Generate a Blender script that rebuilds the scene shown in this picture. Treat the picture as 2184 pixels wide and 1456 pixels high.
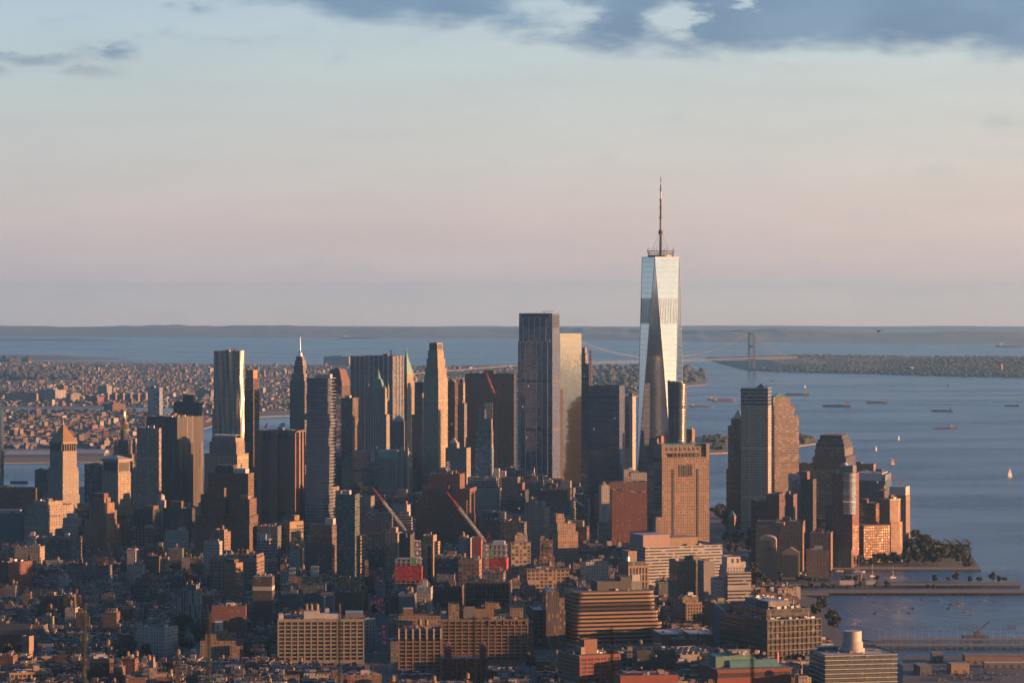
import bpy, bmesh, math, random
from math import sin, cos, tan, radians, pi, sqrt, floor
from mathutils import Vector, Matrix
S = bpy.context.scene
COL = S.collection
for o in list(bpy.data.objects): bpy.data.objects.remove(o)

# ------------------------------------------------------------------ camera
F = 6467.0            # focal length in photograph pixels (2184 wide)
EYE = 345.0           # height of the observation deck
PCX, PCY = 1092.0, 648.0   # principal point: level view direction
cd = bpy.data.cameras.new('camera'); cam = bpy.data.objects.new('camera', cd); COL.objects.link(cam)
cam.location = (0, 0, EYE); cam.rotation_euler = (radians(90), 0, 0)
cd.sensor_width = 36.0; cd.lens = 36.0 * F / 2184.0
cd.shift_y = (PCY - 728.0) / 2184.0
cd.clip_start = 0.2; cd.clip_end = 120000
cd.dof.use_dof = True; cd.dof.focus_distance = 4000; cd.dof.aperture_fstop = 30
S.camera = cam

# ------------------------------------------------------------------ light
SUN_AZ, SUN_EL = radians(101), radians(4.5)     # azimuth clockwise from the view direction
sdir = Vector((sin(SUN_AZ)*cos(SUN_EL), cos(SUN_AZ)*cos(SUN_EL), sin(SUN_EL)))
sd = bpy.data.lights.new('sun', 'SUN'); sun = bpy.data.objects.new('sun', sd); COL.objects.link(sun)
sd.energy = 5.0; sd.angle = radians(0.53); sd.color = (1.0, 0.45, 0.19)
sun.rotation_euler = sdir.to_track_quat('Z', 'Y').to_euler()
sun.location = (2000, -500, 900)

S.render.engine = 'CYCLES'
S.cycles.use_denoising = True
S.cycles.max_bounces = 5; S.cycles.diffuse_bounces = 2; S.cycles.glossy_bounces = 3
S.cycles.volume_bounces = 0; S.cycles.transparent_max_bounces = 6
S.cycles.sample_clamp_indirect = 4
S.view_settings.view_transform = 'Standard'; S.view_settings.look = 'None'
S.view_settings.exposure = 2.75; S.view_settings.gamma = 1.0

# ------------------------------------------------------------------ node helpers
class NT:
    def __init__(s, tree): s.t = tree; s.L = tree.links
    def n(s, typ, props=None, **ins):
        nd = s.t.nodes.new(typ)
        for k, v in (props or {}).items(): setattr(nd, k, v)
        for k, v in ins.items():
            k = int(k[1:]) if k[0] == '_' and k[1:].isdigit() else k.replace('_', ' ')
            s.put(nd.inputs[k], v)
        return nd
    def put(s, sock, v):
        if isinstance(v, bpy.types.NodeSocket): s.L.new(v, sock)
        elif isinstance(v, bpy.types.Node): s.L.new(v.outputs[0], sock)
        else:
            if hasattr(sock.default_value, '__len__') and not isinstance(v, str):
                v = tuple(v)
                if sock.type == 'RGBA' and len(v) == 3: v = v + (1,)
            sock.default_value = v
    def m(s, op, a, b=None, c=None, clamp=False):
        nd = s.t.nodes.new('ShaderNodeMath'); nd.operation = op; nd.use_clamp = clamp
        for i, v in enumerate((a, b, c)):
            if v is not None: s.put(nd.inputs[i], v)
        return nd.outputs[0]
    def v(s, op, a, b=None, k=None):
        nd = s.t.nodes.new('ShaderNodeVectorMath'); nd.operation = op
        s.put(nd.inputs[0], a)
        if b is not None: s.put(nd.inputs[1], b)
        if k is not None: s.put(nd.inputs['Scale'], k)
        return nd.outputs['Value'] if op in ('DOT_PRODUCT', 'LENGTH') else nd.outputs[0]
    def mix(s, f, a, b, mode='MIX'):
        nd = s.t.nodes.new('ShaderNodeMix'); nd.data_type = 'RGBA'; nd.blend_type = mode
        s.put(nd.inputs[0], f); s.put(nd.inputs[6], a); s.put(nd.inputs[7], b)
        return nd.outputs[2]
    def ramp(s, f, stops, interp='LINEAR'):
        nd = s.t.nodes.new('ShaderNodeValToRGB'); cr = nd.color_ramp; cr.interpolation = interp
        while len(cr.elements) < len(stops): cr.elements.new(0.5)
        for e, (p, c) in zip(cr.elements, stops):
            e.position = p; e.color = (c, c, c, 1) if isinstance(c, (int, float)) else tuple(c) + (1,)
        s.put(nd.inputs[0], f); return nd.outputs[0]
    def sstep(s, x, a, b):
        nd = s.t.nodes.new('ShaderNodeMapRange'); nd.interpolation_type = 'SMOOTHSTEP'
        s.put(nd.inputs[0], x); s.put(nd.inputs[1], a); s.put(nd.inputs[2], b); return nd.outputs[0]

def lin(r, g, b):
    f = lambda c: (c/255/12.92) if c/255 <= .04045 else ((c/255+.055)/1.055)**2.4
    return (f(r), f(g), f(b))

# ------------------------------------------------------------------ world: sunset sky with a bank of cloud
W = bpy.data.worlds.new('World'); S.world = W; W.use_nodes = True
t = NT(W.node_tree); W.node_tree.nodes.clear()
tc = t.n('ShaderNodeTexCoord'); D = tc.outputs['Generated']
sp = t.n('ShaderNodeSeparateXYZ', _0=D)
x, y, z = sp.outputs
hor = t.m('SQRT', t.m('MAXIMUM', t.m('ADD', t.m('MULTIPLY', x, x), t.m('MULTIPLY', y, y)), 1e-5))
el = t.m('DIVIDE', z, hor)
grad = t.ramp(t.m('DIVIDE', el, 0.6, clamp=True), [(0.0, (1.34, .98, .79)), (.0095, (1.22, .90, .75)), (.0125, (1.0, .755, .69)), (.018, (.84, .66, .63)), (.03, (.72, .58, .575)), (.045, (.69, .565, .57)), (.07, (.615, .57, .58)),
    (.10, (.54, .565, .59)), (.135, (.475, .565, .62)), (.19, (.38, .52, .68)), (.32, (.25, .46, .80)), (1.0, (.17, .39, .76))])
dots = t.v('DOT_PRODUCT', D, tuple(sdir))
west = t.m('POWER', t.m('MULTIPLY_ADD', dots, .5, .5, clamp=True), 3.0)
glow = t.m('MULTIPLY', west, t.m('POWER', t.m('SUBTRACT', 1.0, t.m('ABSOLUTE', z), clamp=True), 4.0))
sky_c = t.mix(1.0, grad, t.mix(t.sstep(dots, -.9, .1), (.62, .72, .88), (1, 1, 1)), 'MULTIPLY')
sky_c = t.mix(t.m('MULTIPLY', glow, .85), sky_c, (1.5, .93, .60))
nish = t.n('ShaderNodeTexSky', dict(sky_type='NISHITA', sun_disc=False, sun_elevation=SUN_EL, sun_rotation=SUN_AZ, altitude=100, air_density=1.0, dust_density=1.5, ozone_density=1.5))
# clouds: a bank along the top of the view and small flat ones on the left
az = t.m('DIVIDE', x, t.m('MAXIMUM', y, .05))
pxc = t.m('MULTIPLY_ADD', az, F, PCX); pyc = t.m('MULTIPLY_ADD', t.m('DIVIDE', z, t.m('MAXIMUM', y, .05)), -F, PCY)
B = [(-300, -80), (380, -60), (480, -14), (560, 8), (640, 26), (700, 44), (800, 58), (900, 63), (1000, 60), (1080, 78), (1150, 84), (1200, 92), (1280, 112), (1380, 122),
     (1500, 125), (1620, 119), (1750, 113), (1850, 108), (1950, 112), (2050, 119), (2184, 125), (2600, 135)]
bound = t.m('MULTIPLY_ADD', t.ramp(t.m('DIVIDE', t.m('ADD', pxc, 300), 2900, clamp=True), [((a+300)/2900, (b+100)/300) for a, b in B]), 300, -100)
nv = t.n('ShaderNodeCombineXYZ', _0=t.m('DIVIDE', pxc, 150), _1=t.m('DIVIDE', pyc, 55))
no = t.n('ShaderNodeTexNoise', dict(noise_dimensions='2D'), Vector=nv, Scale=1.0, Detail=6.0, Roughness=.55).outputs[0]
no2 = t.n('ShaderNodeTexNoise', dict(noise_dimensions='2D'), Vector=nv, Scale=.45, Detail=3.0).outputs[0]
no3 = t.n('ShaderNodeTexNoise', dict(noise_dimensions='2D'), Vector=nv, Scale=2.2, Detail=5.0, Roughness=.6)
wx = t.m('MULTIPLY_ADD', t.m('SUBTRACT', no3.outputs[0], .5), 120, pxc); wy = t.m('MULTIPLY_ADD', t.m('SUBTRACT', no, .5), 60, pyc)
def blob(cx, cy, rx, ry):
    a = t.m('DIVIDE', t.m('SUBTRACT', wx, cx), rx); b = t.m('DIVIDE', t.m('SUBTRACT', wy, cy), ry)
    return t.m('EXPONENT', t.m('MULTIPLY', t.m('ADD', t.m('MULTIPLY', a, a), t.m('MULTIPLY', b, b)), -1))
dens = t.m('DIVIDE', t.m('SUBTRACT', bound, pyc), 26)
dens = t.m('MINIMUM', dens, 2.2)
for bb, k in (((1440, 32, 60, 34), 3.3), ((1190, 26, 110, 36), 2.7), ((1590, 10, 30, 24), 2.8), ((1120, 8, 60, 26), 1.2)):
    dens = t.m('SUBTRACT', dens, t.m('MULTIPLY', blob(*bb), k))
for bb, k in (((70, 122, 95, 16), 1.5), ((185, 150, 95, 18), 1.55), ((255, 118, 40, 15), 1.2), ((5, 155, 28, 11), 1.3), ((425, 14, 42, 15), .95), ((2125, 262, 60, 20), .75), ((465, 515, 22, 14), .35)):
    dens = t.m('MAXIMUM', dens, t.m('SUBTRACT', t.m('MULTIPLY', blob(*bb), k*1.6), .75))
st_ = t.n('ShaderNodeTexNoise', dict(noise_dimensions='2D'), Vector=t.n('ShaderNodeCombineXYZ', _0=t.m('DIVIDE', wx, 520), _1=t.m('DIVIDE', wy, 75)), Scale=1.0, Detail=5.0, Roughness=.55).outputs[0]
sky_c = t.v('SCALE', sky_c, k=t.m('ADD', 1.0, t.m('MULTIPLY', t.m('SUBTRACT', st_, .5), .16)))
cm = t.sstep(t.m('ADD', dens, t.m('ADD', t.m('MULTIPLY', t.m('SUBTRACT', no, .5), 2.6), t.m('MULTIPLY', t.m('SUBTRACT', no3.outputs[0], .5), 1.2))), -.7, 1.7)
cm = t.m('MULTIPLY', cm, t.m('GREATER_THAN', y, .06))
cm = t.m('MULTIPLY', cm, t.sstep(pyc, -2600, -300))
cc = t.mix(t.sstep(no2, .3, .7), lin(74, 108, 156), lin(98, 130, 172))
cc = t.mix(t.sstep(pyc, 180, 100), lin(168, 178, 190), cc)
full = t.mix(t.m('MULTIPLY', cm, .95), sky_c, cc)
bg = t.n('ShaderNodeBackground', Color=full, Strength=0.135)
bg2 = t.n('ShaderNodeBackground', Color=nish, Strength=0.012)
ad = t.n('ShaderNodeAddShader', _0=bg, _1=bg2)
ow = t.n('ShaderNodeOutputWorld', Surface=ad)

# ------------------------------------------------------------------ materials
MATS = {}; BAY = {}; KA = .265      # deeper shade put into the colours: scales wall and plain tones down
def newmat(name):
    m = bpy.data.materials.new(name); m.use_nodes = True; m.node_tree.nodes.clear(); MATS[name] = m
    return m, NT(m.node_tree)

def make_facade_group():
    g = bpy.data.node_groups.new('facade', 'ShaderNodeTree'); I = g.interface
    for nm, ty, dv in (('Wall', 'Color', (.4, .4, .4, 1)), ('Glass', 'Color', (.05, .06, .08, 1)), ('W', 'Float', 3), ('H', 'Float', 3.6), ('WW', 'Float', .5), ('WH', 'Float', .5),
                       ('Metal', 'Float', 0), ('GR', 'Float', .1), ('Pane', 'Float', .01), ('Lit', 'Float', 0), ('Blind', 'Float', .15), ('Wear', 'Float', .3), ('WR', 'Float', .85), ('WM', 'Float', 0.0), ('GV', 'Float', .9)):
        sk = I.new_socket(nm, in_out='INPUT', socket_type='NodeSocket' + ty); sk.default_value = dv
    I.new_socket('Shader', in_out='OUTPUT', socket_type='NodeSocketShader')
    t = NT(g); gi = t.n('NodeGroupInput').outputs
    uv = t.n('ShaderNodeSeparateXYZ', _0=t.n('ShaderNodeUVMap', dict(uv_map='UVMap')).outputs[0])
    cu = t.m('DIVIDE', uv.outputs[0], gi['W']); cv = t.m('DIVIDE', uv.outputs[1], gi['H'])
    fu = t.m('ABSOLUTE', t.m('SUBTRACT', t.m('FRACT', cu), .5)); fv = t.m('ABSOLUTE', t.m('SUBTRACT', t.m('FRACT', cv), .5))
    oi0 = t.n('ShaderNodeObjectInfo').outputs['Random']
    bay = t.m('LESS_THAN', t.m('MODULO', t.m('ADD', t.m('FLOOR', cu), 2), t.m('ADD', 4, t.m('FLOOR', t.m('MULTIPLY', oi0, 5)))), .5)
    bay = t.m('MULTIPLY', bay, t.m('MULTIPLY', t.m('GREATER_THAN', gi['GV'], .6), t.m('LESS_THAN', gi['WW'], .8)))
    wwk = t.m('MULTIPLY', gi['WW'], t.m('SUBTRACT', .5, t.m('MULTIPLY', bay, .22)))
    mu = t.m('LESS_THAN', fu, wwk); mv = t.m('LESS_THAN', fv, t.m('MULTIPLY', gi['WH'], .5))
    oi = t.n('ShaderNodeObjectInfo').outputs['Random']
    # plant floors: now and then a storey without windows
    per = t.m('ADD', 13, t.m('FLOOR', t.m('MULTIPLY', oi, 9)))
    plant = t.m('LESS_THAN', t.m('MODULO', t.m('ADD', t.m('FLOOR', cv), 4), per), .5)
    plant = t.m('MULTIPLY', plant, t.m('MULTIPLY', t.m('GREATER_THAN', cv, 8), t.m('GREATER_THAN', gi['GV'], .3)))
    mask = t.m('MULTIPLY', t.m('MULTIPLY', mu, mv), t.m('SUBTRACT', 1.0, t.m('MULTIPLY', plant, .8)))
    cell = t.n('ShaderNodeCombineXYZ', _0=t.m('FLOOR', cu), _1=t.m('FLOOR', cv), _2=t.m('MULTIPLY', oi, 91.7))
    wn = t.n('ShaderNodeTexWhiteNoise', dict(noise_dimensions='3D'), Vector=cell)
    r1 = wn.outputs['Value']; rc = wn.outputs['Color']
    pos = t.n('ShaderNodeNewGeometry')
    nz = t.n('ShaderNodeTexNoise', Vector=pos.outputs['Position'], Scale=.06, Detail=5.0, Roughness=.6).outputs[0]
    sv = t.v('MULTIPLY', pos.outputs['Position'], (.9, .9, .05))
    ns = t.n('ShaderNodeTexNoise', Vector=sv, Scale=1.0, Detail=3.0).outputs[0]
    wear = t.m('ADD', t.m('MULTIPLY', t.m('SUBTRACT', nz, .5), 1.1), t.m('MULTIPLY', t.m('SUBTRACT', ns, .5), .9))
    wk = t.m('ADD', 1.0, t.m('MULTIPLY', wear, gi['Wear']))
    hue = t.n('ShaderNodeHueSaturation', Hue=t.m('MULTIPLY_ADD', oi, .02, .49), Saturation=t.m('MULTIPLY_ADD', oi, .25, .85), Value=t.m('MULTIPLY_ADD', oi, .3, .85), Color=gi['Wall'])
    wc = t.v('SCALE', hue.outputs[0], k=wk)
    # floor lines: thin darker joint at every storey
    jl = t.m('LESS_THAN', t.m('ABSOLUTE', t.m('SUBTRACT', fv, .47)), .03)
    wc = t.mix(t.m('MULTIPLY', jl, .35), wc, (.02, .02, .02))
    wall = t.n('ShaderNodeBsdfPrincipled', Base_Color=wc, Roughness=gi['WR'], Metallic=gi['WM'])
    blind = t.m('LESS_THAN', r1, gi['Blind'])
    gc = t.mix(t.m('MULTIPLY', blind, .75), t.v('SCALE', gi['Glass'], k=t.m('ADD', 1.0, t.m('MULTIPLY', t.m('SUBTRACT', t.n('ShaderNodeSeparateXYZ', _0=rc).outputs[1], .5), gi['GV']))), (.15, .14, .13))
    nrm = t.v('NORMALIZE', t.v('ADD', pos.outputs['Normal'], t.v('SCALE', t.v('SUBTRACT', rc, (.5, .5, .5)), k=gi['Pane'])))
    lit = t.m('MULTIPLY', t.m('GREATER_THAN', t.n('ShaderNodeSeparateXYZ', _0=rc).outputs[2], t.m('SUBTRACT', 1.0, gi['Lit'])), 0.06)
    glass = t.n('ShaderNodeBsdfPrincipled', Base_Color=gc, Roughness=gi['GR'], Metallic=t.m('MULTIPLY', gi['Metal'], t.m('SUBTRACT', 1.0, t.m('MULTIPLY', blind, .4))), Normal=nrm, Emission_Color=(1, .72, .4), Emission_Strength=lit)
    mx = t.n('ShaderNodeMixShader', _0=mask, _1=wall, _2=glass)
    t.n('NodeGroupOutput', Shader=mx)
    return g
FAC = make_facade_group()

def fac(name, wall, W=3.2, H=3.7, ww=.45, wh=.5, glass=(.035, .045, .06), **k):
    if name in MATS: return name
    m, t = newmat(name); BAY[name] = (W, H)
    g = t.t.nodes.new('ShaderNodeGroup'); g.node_tree = FAC
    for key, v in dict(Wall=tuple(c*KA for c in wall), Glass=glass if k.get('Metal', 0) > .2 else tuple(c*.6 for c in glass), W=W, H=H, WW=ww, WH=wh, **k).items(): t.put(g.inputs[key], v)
    t.n('ShaderNodeOutputMaterial', Surface=g); return name

def plain(name, col, rough=.8, metal=0.0, nscale=.25, namt=.5, emis=None, estr=0.0, bump=0.0, vary=.25):
    m, t = newmat(name)
    p = t.n('ShaderNodeNewGeometry').outputs['Position']
    nz = t.n('ShaderNodeTexNoise', Vector=p, Scale=nscale, Detail=6.0, Roughness=.65).outputs[0]
    oi = t.n('ShaderNodeObjectInfo').outputs['Random']
    k = t.m('MULTIPLY', t.m('ADD', 1.0, t.m('MULTIPLY', t.m('SUBTRACT', nz, .5), namt*2)), t.m('MULTIPLY_ADD', oi, vary, 1-vary/2))
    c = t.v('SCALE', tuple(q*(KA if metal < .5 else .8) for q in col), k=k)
    b = t.n('ShaderNodeBsdfPrincipled', Base_Color=c, Roughness=rough, Metallic=metal)
    if emis: t.put(b.inputs['Emission Color'], emis); t.put(b.inputs['Emission Strength'], estr)
    if bump:
        t.put(b.inputs['Normal'], t.n('ShaderNodeBump', Height=nz, Strength=bump, Distance=1.0).outputs[0])
    t.n('ShaderNodeOutputMaterial', Surface=b); return name

# wall families ------------------------------------------------------
fac('limestone', (.36, .29, .22), 2.9, 3.7, .42, .52)
fac('pale_stone', (.42, .37, .31), 2.6, 3.6, .40, .52)
fac('grey_stone', (.22, .20, .19), 2.7, 3.7, .42, .55)
fac('cream_stone', (.46, .38, .28), 3.0, 3.7, .48, .55)
fac('white_stone', (.52, .48, .44), 3.0, 3.6, .45, .50)
fac('tan_brick', (.30, .19, .115), 3.1, 3.6, .45, .52)
fac('orange_brick', (.34, .17, .085), 3.1, 3.5, .42, .50)
fac('brown_brick', (.155, .075, .045), 2.7, 3.7, .38, .52)
fac('red_brown_brick', (.20, .075, .05), 2.7, 3.8, .40, .50)
fac('red_brick', (.22, .06, .04), 3.0, 3.3, .48, .50)
fac('maroon_brick', (.13, .035, .03), 3.2, 3.6, .45, .55)
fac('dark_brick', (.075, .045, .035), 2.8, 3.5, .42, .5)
fac('grey_concrete', (.17, .17, .175), 3.2, 3.5, .5, .48)
fac('blue_grey_panel', (.13, .15, .185), 3.0, 3.6, .5, .5)
fac('white_paint', (.55, .53, .50), 3.0, 3.5, .42, .48)
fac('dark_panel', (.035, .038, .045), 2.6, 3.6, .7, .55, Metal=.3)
fac('green_grey_terracotta', (.40, .39, .33), 2.2, 3.8, .42, .60)
fac('loft_tan', (.33, .22, .14), 4.6, 4.0, .70, .60)
fac('loft_grey', (.20, .18, .17), 4.4, 4.0, .68, .60)
fac('loft_red', (.21, .075, .05), 4.4, 4.0, .66, .6)
# banded and piered towers
fac('white_band', (.50, .48, .46), 3.0, 3.7, 1.01, .50)
fac('tan_band', (.34, .22, .15), 3.0, 3.8, 1.01, .52)
fac('grey_band', (.22, .21, .21), 3.0, 3.6, 1.01, .5, Metal=.3)
fac('dark_band', (.085, .08, .08), 3.0, 3.8, 1.01, .62, Metal=.4)
fac('brown_pier', (.15, .085, .055), 1.9, 3.8, .46, 1.01)
fac('dark_pier', (.11, .075, .06), 1.9, 40, .45, 1.01)
fac('checker_panel', (.40, .35, .30), 3.0, 3.7, .60, .62, glass=(.03, .03, .035))
fac('steel_pier', (.34, .35, .37), 3.0, 3.9, .62, .70, glass=(.05, .06, .09), WM=.35, WR=.45)
fac('stainless', (.66, .60, .50), 2.9, 3.6, .46, .60, WM=.55, WR=.38, Pane=.05, Wear=.5)
fac('black_steel', (.018, .02, .026), 3.2, 4.0, 1.01, .55, glass=(.03, .035, .05), GR=.25, Blind=.0)
fac('granite_pier', (.25, .145, .115), 4.4, 400, .03, 1.01, glass=(.1, .06, .05), GR=.7, Blind=0)
fac('plain_stone', (.34, .27, .2), 3, 4, 0.0, 0.0)
# curtain walls
fac('blue_glass', (.10, .11, .13), 1.6, 4.1, .90, .84, glass=(.20, .25, .34), Metal=.85, GR=.07, GV=.45, Pane=.02, Lit=.004, Blind=.02)
fac('navy_glass', (.06, .065, .08), 1.6, 4.0, .86, .72, glass=(.13, .16, .23), Metal=.8, GR=.1, GV=.5, Pane=.03, Lit=.002, Blind=.03)
fac('flared_glass', (.05, .055, .07), 1.6, 4.0, .86, .72, glass=(.03, .04, .06), Metal=.25, GR=.35, GV=.5, Pane=.05, Blind=.03)
fac('bronze_glass', (.10, .065, .05), 1.5, 3.9, .82, .66, glass=(.16, .10, .075), Metal=.8, GR=.14, Pane=.03, Lit=.003, Blind=.02)
fac('silver_glass', (.62, .66, .70), 1.55, 8.0, 1.01, .965, glass=(.60, .64, .68), Metal=1.0, GR=.05, GV=.12, Pane=.0012, Blind=0)
fac('mirror_glass', (.30, .28, .25), 1.5, 4.0, .97, .93, glass=(.78, .62, .46), Metal=1.0, GR=.05, GV=.1, Pane=.006, Blind=0)  # warm glass tint stands in for golden sky in the reflection
fac('pale_glass', (.28, .31, .34), 1.6, 3.6, .88, .76, glass=(.26, .33, .40), Metal=.75, GR=.1, Pane=.04, Lit=.004)
fac('green_glass', (.06, .09, .10), 2.6, 3.6, .92, .62, glass=(.05, .085, .10), Metal=.5, GR=.12, Pane=.04, Lit=.004)
fac('rose_band', (.22, .13, .095), 3.0, 3.8, 1.01, .52, glass=(.06, .05, .05), Metal=.4)
fac('grid_glass', (.60, .50, .39), 2.4, 4.0, .64, .60, glass=(.07, .08, .10), Metal=.55, GR=.12, Pane=.03)
fac('brown_grid', (.20, .09, .055), 3.4, 3.6, .74, .72, glass=(.05, .06, .08), Metal=.4, Pane=.05)
fac('construction_grid', (.38, .36, .36), 4.5, 3.8, .82, .78, glass=(.03, .035, .05), GR=.5)
# plain surfaces
plain('tar_roof', (.06, .06, .068), .9, nscale=.35, namt=1.0)
plain('gravel_roof', (.16, .15, .15), .95, nscale=.4, namt=.9)
plain('silver_roof', (.42, .43, .46), .6, nscale=.3, namt=.8)
plain('white_roof', (.55, .54, .53), .8, nscale=.08, namt=.35)
plain('red_roof', (.19, .07, .05), .9, nscale=.1, namt=.6)
plain('green_roof', (.05, .075, .03), .95, nscale=.3, namt=.9)
plain('copper_green', (.13, .33, .27), .7, nscale=.2, namt=.5)
plain('teal_copper', (.05, .19, .17), .6, nscale=.2, namt=.4)
plain('gold_leaf', (.75, .46, .16), .35, .9, namt=.2)
plain('gold_tile', (.38, .21, .07), .5, .3, namt=.3)
plain('steel', (.33, .34, .35), .45, .6, namt=.3)
plain('white_metal', (.62, .61, .59), .5, namt=.2)
plain('dark_metal', (.04, .042, .048), .5, .3, namt=.3)
plain('grey_metal', (.17, .18, .19), .6, namt=.3)
plain('red_paint', (.42, .03, .03), .55, namt=.25)
plain('red_net', (.50, .018, .014), .8, nscale=.6, namt=.5)
plain('wood_tank', (.27, .17, .10), .85, nscale=.8, namt=.5)
plain('concrete', (.27, .26, .25), .9, nscale=.15, namt=.5)
plain('brick_plain', (.21, .10, .065), .9, nscale=.4, namt=.4)
plain('tan_plain', (.33, .24, .17), .9, nscale=.3, namt=.35)
plain('dark_plain', (.045, .045, .05), .8, namt=.5)
plain('rust_brown', (.16, .075, .05), .85, namt=.5)
plain('white_plain', (.58, .56, .53), .8, namt=.25)
plain('pink_plain', (.40, .28, .26), .85, namt=.3)
plain('slate_blue', (.12, .145, .19), .8, namt=.3)
plain('wood_deck', (.10, .07, .05), .9, nscale=.5, namt=.6)
plain('trunk_bark', (.07, .05, .035), .95)
plain('leaf_dark', (.022, .036, .014), .9, nscale=.5, namt=.8, vary=.5)
plain('leaf_olive', (.045, .055, .017), .9, nscale=.5, namt=.8, vary=.5)
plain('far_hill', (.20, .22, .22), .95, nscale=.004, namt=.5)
plain('far_leaf', (.06, .07, .055), .95, nscale=.02, namt=.9)
plain('asphalt', (.035, .037, .042), .85, nscale=.2, namt=.4)
plain('pavement', (.12, .12, .12), .9, nscale=.2, namt=.4)
plain('road_paint', (.55, .55, .52), .7, namt=.2)
plain('lawn', (.035, .065, .02), .95, nscale=.1, namt=.5)
plain('sail', (.75, .73, .70), .8, namt=.1)
plain('hull_dark', (.05, .045, .06), .6, namt=.3)
plain('hull_red', (.20, .06, .05), .6, namt=.3)
plain('tail_lamp', (.5, .01, .01), .4, emis=(1, .03, .05), estr=.25)
plain('lamp_glow', (.9, .9, .8), .4, emis=(1, .9, .7), estr=.6)
plain('car_dark', (.03, .032, .04), .35, .3, vary=.8)
plain('car_pale', (.45, .45, .45), .35, .3, vary=.6)
plain('car_yellow', (.55, .30, .02), .4, vary=.3)
plain('window_glass', (.035, .045, .06), .12, .25, nscale=.05, namt=.4, vary=1.0)
m, t = newmat('barrier_glass_edge')      # translucent edge of thick green glass
t.n('ShaderNodeOutputMaterial', Surface=t.n('ShaderNodeMixShader', _0=.5, _1=t.n('ShaderNodeBsdfTransparent', Color=(.5, .72, .72)), _2=t.n('ShaderNodeBsdfPrincipled', Base_Color=(.0008, .008, .011), Roughness=1.0)))

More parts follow.
